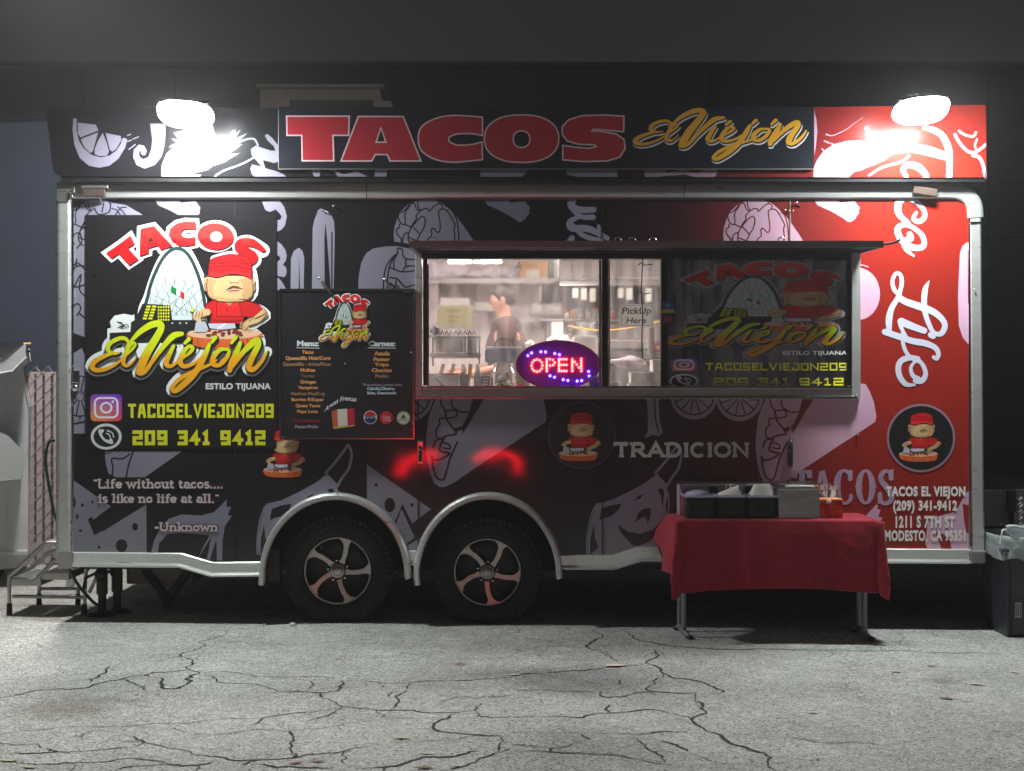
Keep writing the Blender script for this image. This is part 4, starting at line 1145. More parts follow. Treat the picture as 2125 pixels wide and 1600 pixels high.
def flames(a, dx):
    z = lambda p: Z('R1', p, dx, 0)
    a.poly(z([(285, 1340), (292, 900), (330, 805), (400, 757), (450, 800), (475, 900), (468, 1340)]), PALE)
    a.poly(z([(404, 850), (416, 1340), (398, 1340)]), DARK)
    a.poly(z([(580, 1340), (590, 480), (612, 380), (665, 240), (700, 215), (790, 250), (850, 305), (885, 400), (895, 560), (880, 1340)]), PALE)
    a.poly(z([(765, 410), (790, 640), (840, 1340), (755, 1340), (752, 640)]), DARK)
    a.poly(z([(847, 545), (866, 545), (864, 1340), (846, 1340)]), DARK)
def blob(a, dx):
    a.poly(Z('R4', [(1370, 120), (1400, 180), (1440, 240), (1620, 320), (1780, 410), (1860, 470), (1900, 468), (1965, 420), (1970, 390), (2010, 350), (2005, 320), (2018, 270), (1990, 240), (1950, 180), (1750, 205), (1700, 120)], dx, 0), PALE)
def limes(a, dx):
    for (cx, cy) in ((1215, 0), (1572, 12)):
        p = Z('K', [(cx, cy)], dx, 0)[0]
        a.ell(p[0], p[1], 49, 51, PALE, 40); a.ell(p[0], p[1] - 1, 43, 43, DARK, 40); a.ell(p[0], p[1] - 1, 40, 40, PALE, 40)
        for k in range(12):
            t = PI * k / 6 + .2
            a.stroke([(p[0] + 7 * math.cos(t), p[1] + 7 * math.sin(t)), (p[0] + 41 * math.cos(t), p[1] + 41 * math.sin(t))], 2.6, DARK, cap=False)
def stem(a, dx):
    z = lambda p: Z('K', p, dx, 0)
    a.poly(z([(838, 0), (935, 0), (945, 200), (968, 295), (935, 325), (900, 310), (860, 325), (822, 336), (850, 290), (852, 150)]), PALE)
    a.stroke(z([(905, 20), (912, 180), (935, 290)]), 3, DARK); a.stroke(z([(940, 20), (948, 180)]), 2.5, DARK)
def chilli(a, dx):
    z = lambda p: Z('K', p, dx, 0)
    a.poly(z([(385, 1260), (375, 1140), (400, 1000), (440, 855), (560, 828), (700, 762), (830, 690), (925, 618), (1000, 700), (1008, 790), (990, 880), (1000, 950), (960, 1060), (900, 1260)]), PALE)
    a.poly(z([(470, 985), (486, 895), (560, 868), (643, 855), (625, 900), (560, 955), (500, 970)]), DARK)
    a.poly(z([(615, 1020), (700, 1078), (790, 1092), (890, 1060), (985, 975), (1000, 960), (975, 1040), (920, 1110), (850, 1160), (775, 1190), (735, 1186), (680, 1130), (630, 1070)]), DARK)
    a.poly(z([(752, 1002), (775, 930), (810, 898), (872, 888), (876, 940), (850, 1012), (838, 960), (800, 965)]), DARK)
    a.poly(z([(745, 832), (775, 795), (815, 778), (795, 812)]), DARK)
    a.poly(z([(925, 745), (960, 732), (978, 760), (970, 900), (955, 790)]), DARK)
    a.poly(z([(395, 1260), (400, 1130), (425, 1020), (436, 1130), (462, 1190), (450, 1210)]), DARK)
    a.stroke(z([(372, 1250), (372, 1130), (395, 980), (430, 880)]), 3, PALE)
    a.stroke(z([(912, 612), (1000, 510), (1060, 430), (1090, 395), (1115, 470), (1090, 580), (1040, 650), (1005, 712)]), 5.5, PALE)
    a.stroke(z([(1010, 760), (1018, 850), (1005, 980)]), 3.5, PALE)
def tacoslab(a, dx):
    z = lambda p: Z('R3', p, dx, 0)
    a.poly(z([(345, 150), (270, 300), (220, 460), (190, 700), (185, 850), (205, 1050), (245, 1220), (300, 1345), (370, 1400), (440, 1400), (560, 1345), (860, 1140), (1300, 850), (1700, 590), (1835, 500), (1850, 420), (1815, 230), (1760, 80), (1700, -20), (1500, -40), (1000, 150)]), PALE)
    a.poly(z([(840, 150), (1010, 150), (870, 370), (760, 560), (690, 670), (690, 610), (600, 640), (555, 590), (690, 555), (760, 420), (800, 300)]), DARK)
    for s_, w in (([(385, 150), (395, 250), (450, 340), (540, 340), (600, 350), (600, 430), (460, 450), (375, 460), (375, 540), (330, 600), (330, 700), (390, 735)], 3.4), ([(390, 740), (480, 690), (600, 670), (570, 600), (480, 480), (450, 350)], 4.2),
                 ([(540, 150), (545, 280), (600, 330), (680, 370), (790, 360)], 3.4), ([(390, 735), (320, 760), (285, 850)], 4), ([(430, 740), (395, 800), (375, 890), (440, 920), (510, 935), (425, 1000), (300, 1030), (265, 980)], 4.5),
                 ([(268, 985), (285, 1130), (330, 1260), (420, 1300), (470, 1180), (520, 1000), (620, 780)], 4.0), ([(430, 790), (500, 810), (520, 870), (420, 860)], 3.4)):
        a.stroke(z(s_), w, DARK, n=4)
def cheese(a, dx):
    z = lambda p: Z('J', p, dx, 0)
    a.poly(z([(733, 265), (1155, 560), (1032, 655), (968, 525), (915, 650), (735, 520)]), PALE)
    a.poly(z([(925, 660), (963, 560), (1048, 745), (985, 795), (940, 770)]), PALE)
    a.poly(z([(1000, 800), (1165, 700), (1165, 860), (990, 860)]), PALE)
    a.ell(*z([(885, 533)])[0], 11, 15, DARK); a.ell(*z([(795, 400)])[0], 3.2, 3.8, DARK); a.ell(*z([(1030, 532)])[0], 3.5, 4, DARK)

for dx in (-684 * 2, -684, 0):
    for nm, fn in (('pepper_drawing', dome), ('tortilla_drawing', fold), ('flame_drawing', flames), ('shrimp_drawing', blob), ('lime_drawing', limes),
                   ('stem_drawing', stem), ('mask_drawing', chilli), ('taco_drawing', tacoslab), ('cheese_drawing', cheese)):
        if nm == 'taco_drawing' and dx == -1368: continue
        if nm == 'cheese_drawing' and dx == -1368: continue
        if nm == 'mask_drawing' and dx == -1368: continue
        a = Art(0, .00003, .0008 + (.0003 if nm in ('flame_drawing', 'lime_drawing') else 0), CLIP); fn(a, dx)
        o = a.build(nm, T)
        if not o.data.polygons: bpy.data.objects.remove(o)
# rear lower corner: cheese, claw and folded shape
def rear(a):
    a.poly(Z('I', [(40, 395), (365, 622), (232, 722), (150, 590), (40, 830)]), PALE)
    a.poly(Z('I', [(40, 900), (150, 625), (240, 838), (130, 945), (40, 990)]), PALE)
    a.poly(Z('I', [(632, 606), (634, 980), (190, 980), (158, 940), (190, 880), (240, 850)]), PALE)
    for (x, y, r1, r2) in ((70, 590, 8, 14), (225, 590, 2.6, 3), (135, 805, 3, 3), (547, 775, 6, 8), (445, 918, 12, 13.5), (276, 930, 3, 3.4)):
        a.ell(*Z('I', [(x, y)])[0], r1, r2, DARK)
one('cheese_drawing', rear, clip=CLIP)
def claw(a):
    a.poly(Z('I', [(665, 985), (690, 880), (730, 800), (800, 715), (900, 682), (1050, 690), (1140, 665), (1200, 610), (1238, 568), (1236, 622), (1272, 628), (1245, 688), (1278, 692), (1225, 770), (1207, 880), (1205, 1030), (1165, 1030), (1160, 870), (1105, 1040), (1085, 1040), (1122, 850), (1025, 1010), (1060, 930), (1110, 840), (900, 820), (790, 830), (730, 900), (715, 985)]), PALE)
one('claw_drawing', claw, clip=CLIP)
def ear(a):
    a.poly(Z('I', [(318, 205), (900, 205), (620, 402), (400, 402), (345, 372), (325, 290)]), PALE)
    for s_ in ([(372, 400), (380, 330), (372, 262), (450, 262), (505, 228)], [(480, 402), (500, 300), (535, 205)]): a.stroke(Z('I', s_), 3.4, DARK)
one('fold_drawing', ear, clip=CLIP)
def strip_(a):
    a.poly([(150, 515), (177, 470), (190, 440), (200, 428), (226, 420), (262, 426), (300, 448), (300, 560), (177, 700), (150, 690)], PALE)
    a.poly([(150, 735), (170, 722), (177, 740), (177, 900), (150, 900)], PALE)
    for s_ in ([(160, 515), (170, 500), (166, 480), (178, 470)], [(150, 560), (160, 545), (177, 560)], [(152, 600), (168, 570), (165, 600), (177, 615)], [(150, 640), (160, 630), (168, 640), (160, 655)], [(196, 432), (205, 445), (226, 440), (230, 422)], [(240, 446), (250, 432), (262, 430)], [(215, 422), (212, 440)], [(176, 660), (165, 650)], [(152, 825), (166, 800), (177, 830)], [(150, 880), (177, 875)], [(168, 835), (166, 870)]):
        a.stroke(s_, 2.8, DARK)
one('pepper_drawing', strip_, clip=CLIP)
def curls(a):
    a.poly(Z('R1', [(-110, 120), (130, 100), (200, 200), (235, 330), (210, 450), (165, 505), (100, 540), (80, 380), (140, 372), (165, 335), (140, 290), (80, 230), (0, 265), (-60, 240)]), PALE)
    a.poly(Z('R1', [(80, 650), (160, 710), (215, 790), (235, 870), (220, 940), (180, 990), (225, 1030), (232, 1090), (215, 1150), (190, 1165), (80, 1140), (85, 960), (130, 935), (148, 900), (120, 870), (80, 855)]), PALE)
    a.poly(Z('R1', [(80, 1165), (120, 1175), (170, 1230), (215, 1310), (215, 1345), (80, 1345)]), PALE)
one('script_curl_drawing', curls, clip=CLIP)
def rb1(a):
    a.poly(Z('M', [(848, 500), (870, 440), (905, 414), (960, 410), (960, 1270), (915, 1255), (870, 1200), (838, 1100), (832, 850)]), PALE)
    a.poly(Z('M', [(911, 480), (916, 480), (918, 920), (914, 920)]), DARK)
def rb2(a):
    a.poly(Z('N', [(840, 1080), (890, 980), (960, 925), (960, 1460), (600, 1460), (560, 1400), (580, 1200), (720, 1150), (800, 1130)]), PALE)
    a.poly(Z('N', [(870, 1060), (960, 1090), (960, 1330), (900, 1300), (880, 1180)]), DARK)
    a.poly(Z('N', [(640, 1290), (760, 1330), (780, 1450), (700, 1450)]), DARK)
def rb3(a):
    a.poly(Z('R7', [(1500, 1080), (1720, 840), (1760, 860), (1740, 920), (1810, 950), (1760, 1080), (1850, 1110), (1790, 1200), (1600, 1200)]), PALE)
one('tomato_drawing', lambda a: (a.ell(1781, 610, 45, 54, PALE, 40), a.stroke([(1780, 552), (1788, 550), (1802, 554)], 2, PALE)), clip=CLIP)
one('flame_drawing', rb1, clip=CLIP); one('mask_drawing', rb2, clip=CLIP); one('claw_drawing', rb3, clip=CLIP)

# ---- big brushed words running down the wall
WHT = (206, 208, 226)
def lifeword(a):
    z = lambda p: Z('M', p)
    C = WHT; w = 11
    a.stroke(z([(485, 165), (462, 215), (505, 240), (552, 205), (545, 140), (480, 70), (400, 45), (345, 75), (330, 130), (350, 190), (420, 250)]), [6, 9, 10, 10, 10, 11, 12, 13, 14, 12, 8], C)
    a.stroke(z([(425, 262), (350, 275), (330, 325), (370, 400), (450, 452), (525, 455), (552, 420), (530, 350), (460, 290), (400, 268)]), [8, 11, 13, 13, 13, 12, 11, 10, 9, 8], C)
    a.stroke(z([(430, 345), (440, 380), (395, 395), (385, 430), (410, 480), (465, 525)]), [12, 12, 12, 11, 9, 4], C)
def lifeword2(a):
    z = lambda p: Z('M', p); C = WHT
    a.stroke(z([(350, 855), (300, 800), (288, 730), (315, 672), (352, 680), (365, 740), (350, 820), (325, 885), (280, 960), (258, 1060), (262, 1160)]), [9, 9, 8, 8, 8, 9, 9, 10, 12, 14, 9], C)
    a.stroke(z([(340, 870), (400, 905), (500, 940), (620, 985), (700, 1050), (722, 1110), (690, 1170), (630, 1160), (590, 1090), (560, 1000), (550, 900), (560, 800), (592, 732)]), [13, 14, 15, 14, 12, 12, 11, 9, 10, 11, 12, 11, 2], C)
    a.stroke(z([(605, 1180), (625, 1190)]), 12, C)
    a.stroke(z([(360, 1070), (430, 1100), (550, 1145)]), [16, 15, 13], C); a.stroke(z([(350, 1075), (365, 1130), (400, 1190)]), [10, 8, 6], C)
    a.stroke(z([(225, 1155), (330, 1190), (450, 1230), (560, 1250), (640, 1285), (668, 1335), (655, 1375), (630, 1365)]), [13, 13, 13, 13, 11, 10, 9, 8], C)
    a.stroke(z([(370, 1150), (375, 1250), (405, 1330), (450, 1375), (500, 1400)]), [6, 8, 8, 8, 8], C)
    a.stroke(z([(500, 1545), (455, 1515), (440, 1450), (475, 1400)]), [11, 9, 7, 6], C)
    a.stroke(z([(500, 1385), (545, 1440), (562, 1510), (530, 1560), (480, 1560)]), [8, 9, 10, 12, 12], C)
    a.stroke(z([(500, 1375), (420, 1370), (355, 1400), (335, 1460), (350, 1530), (400, 1590), (470, 1600 + 75 - 80)]), [9, 12, 12, 12, 12, 10, 5], C)
one('taco_word', lifeword, clip=CLIP, base=.0022); one('life_word', lifeword2, clip=CLIP, base=.0022)
def rutt(a):
    z = lambda p: Z('F', p); C = (165, 162, 182); 
    a.stroke(z([(1820, 715), (1795, 760), (1840, 790), (1930, 790)]), [12, 16, 14, 12], C)
    a.stroke(z([(1790, 775), (1850, 830), (1925, 835)]), [8, 10, 12], C); a.stroke(z([(1850, 830), (1790, 860), (1800, 900), (1900, 905), (2010, 960)]), [8, 12, 14, 14, 10], C)
    a.stroke(z([(1810, 880), (1860, 940), (1975, 980)]), [6, 10, 10], C); a.stroke(z([(1800, 960), (1790, 1000), (1880, 1020), (1980, 1030)]), [12, 16, 14, 12], C)
    a.stroke(z([(1960, 890), (1975, 1000)]), 8, C)
one('brush_lettering', rutt, clip=CLIP, base=.0016)

# ---- skeleton lettering
def SK(g, w, a, x, y, s, h, col, serif=0.0, slab=0.0):
    pass
G7 = {'T': ([[(0, 0), (1, 0)], [(.5, 0), (.5, 1)]], .9), 'A': ([[(0, 1), (.3, 0), (.7, 0), (1, 1)], [(.2, .66), (.8, .66)]], .95), 'C': ([[(1, .16), (1, 0), (0, 0), (0, 1), (1, 1), (1, .84)]], .9),
      'O': ([[(0, 0), (1, 0), (1, 1), (0, 1), (0, 0)]], .9), 'S': ([[(1, 0), (0, 0), (0, .5), (1, .5), (1, 1), (0, 1)]], .9), 'E': ([[(1, 0), (0, 0), (0, 1), (1, 1)], [(0, .5), (.85, .5)]], .82),
      'L': ([[(0, 0), (0, 1), (1, 1)]], .8), 'V': ([[(0, 0), (.5, 1), (1, 0)]], .98), 'I': ([[(.5, 0), (.5, 1)]], .32), 'J': ([[(.3, 0), (1, 0), (1, 1), (0, 1), (0, .7)]], .9), 'N': ([[(0, 1), (0, 0), (1, 1), (1, 0)]], 1.0),
      '2': ([[(0, 0), (1, 0), (1, .5), (0, .5), (0, 1), (1, 1)]], .92), '0': ([[(0, 0), (1, 0), (1, 1), (0, 1), (0, 0)]], .92), '9': ([[(1, .55), (0, .55), (0, 0), (1, 0), (1, 1), (.1, 1)]], .92),
      '3': ([[(0, 0), (1, 0), (1, 1), (0, 1)], [(.25, .48), (1, .48)]], .9), '4': ([[(.7, 1), (.7, 0), (0, .68), (1, .68)]], .95), '1': ([[(.1, .12), (.5, 0), (.5, 1)], [(.1, 1), (.9, 1)]], .7), ' ': ([], .55)}
def blocktext(a, txt, x0, y0, x1, y1, w, col):
    tot = sum(G7[c][1] for c in txt) + .18 * (len(txt) - 1); u = (x1 - x0) / tot; x = x0
    for c in txt:
        g, adv = G7[c]; cw = adv * u
        for pl in g:
            P = [(x + w / 2 + p[0] * max(0, cw - w), y0 + w / 2 + p[1] * (y1 - y0 - w)) for p in pl]
            if P[0] == P[-1] and len(P) > 3: a.stroke(P[:-1], w, col, smooth=False, closed=True)
            else: a.stroke(P, w, col, smooth=False, square=True)
        x += cw + .18 * u
def arc(cx, cy, rx, ry, a0, a1, n=10):
    return [(cx + rx * math.cos(math.radians(a0 + (a1 - a0) * i / n)), cy + ry * math.sin(math.radians(a0 + (a1 - a0) * i / n))) for i in range(n + 1)]
# slab letters: y runs down, cap top 0, baseline 1, x height at .34; third entry = feet (x, y) that get a slab
def S1(w, strokes, feet=()): return (w, strokes, feet)
SL = {
 'L': S1(.62, [[(.14, 0), (.14, 1)], [(.14, 1), (.56, 1), (.56, .78)]], [(.14, 0)]),
 'U': S1(.8, [[(.16, 0), (.16, .7)] , arc(.4, .7, .24, .29, 180, 0), [(.64, .7), (.64, 0)]], [(.16, 0), (.64, 0)]),
 'i': S1(.34, [[(.17, .36), (.17, 1)], [(.17, .08), (.17, .1)]], [(.17, 1), (.12, .36)]),
 'l': S1(.34, [[(.17, 0), (.17, 1)]], [(.17, 1), (.12, 0)]),
 'f': S1(.42, [arc(.34, .2, .16, .18, 300, 180)[0:] + [(.18, 1)], [(.06, .38), (.36, .38)]], [(.18, 1)]),
 'e': S1(.54, [arc(.27, .68, .2, .3, 0, -330)[:], [(.08, .66), (.46, .66)]], []),
 'w': S1(.8, [[(.08, .36), (.24, .98), (.4, .42), (.56, .98), (.72, .36)]], [(.08, .36), (.72, .36)]),
 't': S1(.4, [[(.16, .12), (.16, .82)] , arc(.28, .82, .12, .16, 180, 40), [(.04, .38), (.34, .38)]], []),
 'h': S1(.62, [[(.14, 0), (.14, 1)], arc(.32, .6, .16, .22, 180, 360), [(.48, .6), (.48, 1)]], [(.14, 1), (.48, 1), (.1, 0)]),
 'o': S1(.54, [arc(.27, .68, .2, .3, 0, 345)], []),
 'u': S1(.62, [[(.14, .36), (.14, .78)], arc(.31, .78, .17, .21, 180, 0), [(.48, .36), (.48, 1)]], [(.1, .36), (.44, .36), (.52, 1)]),
 'a': S1(.54, [arc(.26, .55, .17, .18, 200, 360) + [(.43, 1)], arc(.25, .81, .17, .17, -80, -360)], [(.47, 1)]),
 'c': S1(.5, [arc(.27, .68, .2, .3, -45, -320)], []),
 's': S1(.46, [arc(.23, .51, .15, .155, -30, -220) + arc(.23, .83, .16, .165, -60, 150)], []),
 'k': S1(.6, [[(.14, 0), (.14, 1)], [(.46, .38), (.16, .72)], [(.26, .64), (.48, 1)]], [(.14, 1), (.5, 1), (.46, .36), (.1, 0)]),
 'n': S1(.62, [[(.14, .36), (.14, 1)], arc(.32, .6, .16, .22, 180, 360), [(.48, .6), (.48, 1)]], [(.14, 1), (.48, 1), (.1, .36)]),
 '.': S1(.26, [[(.12, .97), (.12, .99)]], []), '-': S1(.3, [[(.06, .62), (.22, .62)]], []), ' ': S1(.3, [], []),
 '\u201c': S1(.34, [[(.09, .22), (.12, .02)], [(.23, .22), (.26, .02)]], []), '\u201d': S1(.34, [[(.1, .22), (.14, .02)], [(.24, .22), (.28, .02)]], []),
 'T': S1(.86, [[(.1, .0), (.76, .0)], [(.43, 0), (.43, 1)]], [(.43, 1)]), 'R': S1(.86, [[(.16, 0), (.16, 1)], [(.16, 0), (.45, 0)] + arc(.46, .27, .2, .27, -90, 90) + [(.16, .54)], [(.4, .54), (.74, 1)]], [(.16, 1), (.76, 1), (.1, 0)]),
 'A': S1(.9, [[(.1, 1), (.45, 0), (.8, 1)], [(.24, .68), (.66, .68)]], [(.1, 1), (.8, 1)]), 'D': S1(.9, [[(.16, 0), (.16, 1)], [(.16, 0), (.4, 0)] + arc(.42, .5, .34, .5, -90, 90) + [(.16, 1)]], [(.1, 0), (.1, 1)]),
 'I': S1(.36, [[(.18, 0), (.18, 1)]], [(.18, 0), (.18, 1)]), 'C': S1(.84, [arc(.44, .5, .34, .5, -48, -312, 14)], []), 'O': S1(.92, [arc(.46, .5, .36, .5, 0, 352, 18)], []),
 'N': S1(.92, [[(.16, 1), (.16, 0), (.76, 1), (.76, 0)]], [(.16, 1), (.76, 0), (.1, 0)])}
def slabtext(a, txt, x0, y0, x1, y1, w, col, serif=.12, vis=None):
    tot = sum(SL[c][0] for c in txt); u = (x1 - x0) / tot; h = y1 - y0; x = x0
    for c in txt:
        adv, st, feet = SL[c]
        for pl in st:
            a.stroke([(x + p[0] * u, y0 + w / 2 + p[1] * (h - w)) for p in pl], w, col, smooth=False, cap=False if len(pl) > 2 else False, square=(len(pl) == 2 and c in '.i-'))
        for f in feet:
            X = x + f[0] * u; Y = y0 + w / 2 + f[1] * (h - w)
            a.stroke([(X - serif * u - w * .3, Y), (X + serif * u + w * .3, Y)], w * .72, col, smooth=False, cap=False)
        x += adv * u
def quote(a):
    for dw, col in ((4.5, (70, 22, 24)), (0, (205, 196, 198))):
        slabtext(a, '\u201cLife without tacos....', 194, 993, 464, 1014, 3.6 + dw, col, .1)
def quote2(a):
    for dw, col in ((4.5, (70, 22, 24)), (0, (205, 196, 198))):
        slabtext(a, 'is like no life at all.\u201d', 204, 1024, 455, 1044, 3.6 + dw, col, .1)
def quote3(a):
    for dw, col in ((4.5, (70, 22, 24)), (0, (205, 196, 198))):
        slabtext(a, '-Unknown', 322, 1083, 453, 1103, 4.0 + dw, col, .1)
one('quote_line', quote, base=.0025); one('quote_line', quote2, base=.0025); one('quote_author', quote3, base=.0025)
def trad(a):
    slabtext(a, 'TRADICION', 1272, 917, 1556, 950, 7.4, (200, 200, 196), .07)
    for x in (1276, 1299): a.poly([(x - 2, 917), (x + 3, 917), (x + 1, 926), (x - 3, 926)], (200, 200, 196))
one('tradicion_lettering', trad, base=.0025)
for (t_, q_) in (('TACOS EL VIEJON', (1838, 1009, 2003, 1036)), ('(209) 341-9412', (1853, 1038, 1986, 1066)), ('1211 S 7TH ST', (1858, 1070, 1981, 1096)), ('MODESTO, CA 95351', (1836, 1100, 2003, 1127))):
    one('address_line', lambda a: a.text(t_, *q_, (244, 244, 238), .048, space=1.12), base=.0045)
def western(a):
    z = lambda p: Z('R7', p); C = (176, 152, 178); DK = (120, 92, 110)
    a.poly(z([(38, 148), (432, 148), (432, 310), (345, 310), (325, 215), (290, 208), (290, 800), (175, 800), (175, 208), (140, 215), (125, 310), (38, 310)]), C)
    a.poly(z([(580, 180), (688, 145), (850, 820), (740, 820), (640, 330), (540, 820), (470, 820)]), C)
    a.stroke(z([(1195, 330), (1195, 240), (1140, 180), (1070, 160), (1000, 200), (950, 320), (935, 480), (950, 640), (1010, 770), (1090, 815), (1160, 790), (1210, 720), (1215, 660)]), [9, 9, 8, 6, 9, 13, 14, 13, 9, 6, 7, 8, 8], C)
    a.poly(z([(1155, 150), (1248, 148), (1248, 330), (1155, 325)]), C)
    a.ell(*z([(1508, 485)])[0], 20.5, 36.5, C, 36); a.ell(*z([(1508, 485)])[0], 7.6, 31, 'wrap', 30)
    a.poly(z([(1330, 430), (1290, 470), (1330, 515)]), C); a.poly(z([(1690, 430), (1735, 478), (1690, 520)]), C)
    a.stroke(z([(2015, 320), (2000, 220), (1940, 170), (1860, 190), (1815, 270), (1830, 370), (1900, 460), (1980, 560), (2030, 660), (2010, 760), (1930, 815), (1840, 800), (1790, 700), (1795, 630)]), [9, 8, 7, 9, 10, 11, 12, 13, 12, 10, 8, 8, 9, 9], C)
    a.poly(z([(1970, 150), (2065, 130), (2065, 340), (1970, 335)]), C); a.poly(z([(1750, 630), (1842, 628), (1842, 800), (1750, 830)]), C)
    rr = random.Random(4)
    for (x0, x1, y0, y1) in ((180, 285, 160, 380), (600, 690, 200, 420), (950, 1030, 200, 700), (1350, 1420, 220, 740), (1600, 1660, 220, 740), (1790, 1900, 220, 420), (50, 130, 160, 290)):
        for k in range(9):
            p = z([(rr.uniform(x0, x1), rr.uniform(y0, y1))])[0]; a.ell(p[0], p[1], rr.uniform(.4, 1.1), rr.uniform(.6, 1.4), DK, 6)
one('tacos_lettering', western, base=.0028)

# ---- fascia drawings
def FZ(k, p): return Z(k, p)
FC = [(96, 2046, 224, 220, 366, 368)]
def f_lime(a):
    z = lambda p: Z('R6', p)
    a.poly(z([(222, 195), (215, 300), (232, 430), (280, 545), (360, 612), (450, 630), (540, 612), (620, 550), (680, 450), (698, 380), (672, 365), (655, 372), (640, 420), (600, 480), (540, 522), (460, 538), (380, 515), (310, 455), (270, 385), (250, 300), (252, 195)]), PALE)
    for s_ in ([(262, 232), (420, 250), (445, 300), (285, 362), (262, 325)], [(288, 385), (300, 372), (440, 318), (415, 410), (392, 490), (370, 498), (320, 450)], [(482, 322), (520, 420), (537, 485), (520, 522), (450, 528), (412, 510), (408, 470), (440, 390)], [(505, 322), (640, 350), (645, 385), (600, 465), (565, 488), (545, 470)]):
        a.poly(z(s_), PALE)
    for s_ in ([(700, 398), (735, 385)], [(750, 376), (797, 357)], [(712, 468), (768, 424)], [(700, 345), (728, 335)]): a.stroke(z(s_), 2.4, PALE)
one('lime_drawing', f_lime, Y=YF, clip=FC)
def f_hook(a):
    a.poly(Z('R6', [(898, 240), (1036, 240), (1036, 300), (1030, 420), (1000, 530), (940, 605), (850, 637), (780, 605), (750, 540), (755, 470), (800, 425), (845, 435), (870, 480), (858, 515), (832, 520), (815, 495), (822, 470), (802, 490), (805, 530), (840, 555), (885, 535), (912, 460), (918, 380)]), PALE)
one('curl_drawing', f_hook, Y=YF, clip=FC)
def f_shr(a):
    z = lambda p: Z('R6', p)
    a.poly(z([(998, 730), (1000, 610), (1040, 510), (1110, 440), (1062, 452), (1085, 430), (1140, 412), (1085, 372), (1150, 380), (1105, 320), (1450, 250), (1470, 330), (1520, 370), (1580, 372), (1650, 330), (1700, 290), (1650, 372), (1760, 322), (1690, 388), (1610, 415), (1715, 420), (1660, 465), (1580, 512), (1690, 500), (1600, 552), (1560, 580), (1450, 615), (1410, 648), (1360, 660), (1265, 685), (1350, 690), (1325, 730)]), PALE)
    a.stroke(z([(1650, 420), (1740, 382), (1815, 376), (1850, 432)]), 4, PALE); a.stroke(z([(1805, 545), (1700, 600), (1560, 650), (1490, 690), (1455, 726)]), 4, PALE)
    a.poly(z([(1910, 345), (1935, 332), (1975, 365), (2035, 440), (2036, 575), (1990, 588), (1895, 562), (1915, 632), (2010, 660), (2080, 690), (2130, 740), (1860, 735), (1800, 690), (1782, 640), (1800, 600), (1880, 620), (1840, 570), (1795, 520), (1788, 465), (1830, 435), (1960, 478), (2005, 480), (1990, 440), (1935, 390)]), PALE)
one('shrimp_drawing', f_shr, Y=YF, clip=FC)
def f_mid(a):
    for p in ([(243, 540), (303, 540), (296, 600), (268, 606)], [(300, 540), (360, 545), (440, 580), (520, 560), (610, 610), (600, 625), (500, 600), (420, 610), (380, 560)], [(625, 540), (702, 540), (690, 620), (625, 615)], [(1255, 540), (1560, 540), (1470, 625), (1255, 625)], [(1765, 540), (2072, 540), (2070, 612), (1980, 618), (1850, 600), (1770, 580)]):
        a.poly(Z('F', p), PALE)
    for p in ([(200, 450), (300, 450), (320, 480), (400, 470), (470, 480), (592, 450), (570, 500), (500, 520), (420, 490), (300, 500), (250, 520), (215, 500)], [(680, 448), (810, 448), (790, 468), (720, 470)], [(930, 448), (1030, 448), (1010, 472), (960, 472)]):
        a.poly(Z('G', p), PALE)
one('shrimp_drawing', f_mid, Y=YF, clip=FC)
def f_right(a):
    z = lambda p: Z('R5', p)
    a.poly(z([(228, 880), (235, 760), (270, 680), (330, 600), (430, 530), (560, 495), (690, 488), (750, 508), (800, 495), (850, 490), (960, 440), (1030, 380), (1030, 405), (960, 470), (1040, 450), (1180, 560), (1180, 610), (1030, 625), (940, 690), (830, 740), (770, 760), (700, 795), (650, 800), (600, 840), (590, 880)]), PALE)
    a.poly(z([(238, 180), (262, 280), (272, 400), (255, 560), (240, 640)]), PALE)
    a.stroke(z([(1190, 645), (1120, 700), (1000, 735), (900, 770), (790, 840)]), 4.5, PALE)
    a.stroke(z([(360, 430), (430, 440), (560, 380), (640, 320), (730, 260)]), [3, 2, 1.2, 1, .8], PALE)
    for s_ in ([(340, 495), (390, 515)], [(410, 520), (430, 530)], [(318, 575), (345, 600)]): a.stroke(z(s_), 3, PALE)
    a.stroke(z([(1650, 430), (1700, 520), (1780, 600), (1850, 610), (1900, 580), (1960, 530)]), 6, PALE); a.stroke(z([(1870, 480), (1850, 540), (1870, 590)]), 4, PALE)
    a.stroke(z([(1830, 640), (1890, 660), (1930, 730), (1950, 840)]), 7, PALE); a.stroke(z([(1690, 395), (1740, 430), (1830, 450), (1860, 410)]), 5, PALE)
one('shrimp_drawing', f_right, Y=YF, clip=FC)
def f_word(a):
    z = lambda p: Z('R5', p); C = WHT
    a.stroke(z([(1340, 365), (1430, 385), (1520, 440), (1580, 560), (1595, 700), (1590, 850)]), [8, 12, 13, 14, 13, 12], C)
    a.stroke(z([(1130, 560), (1250, 570), (1400, 600), (1560, 650)]), [18, 18, 19, 16], C)
    a.stroke(z([(1160, 850), (1130, 780), (1180, 735), (1270, 750), (1330, 800), (1370, 860)]), [9, 10, 12, 14, 14, 10], C)
one('taco_life_lettering', f_word, Y=YF, clip=FC, base=.0022)
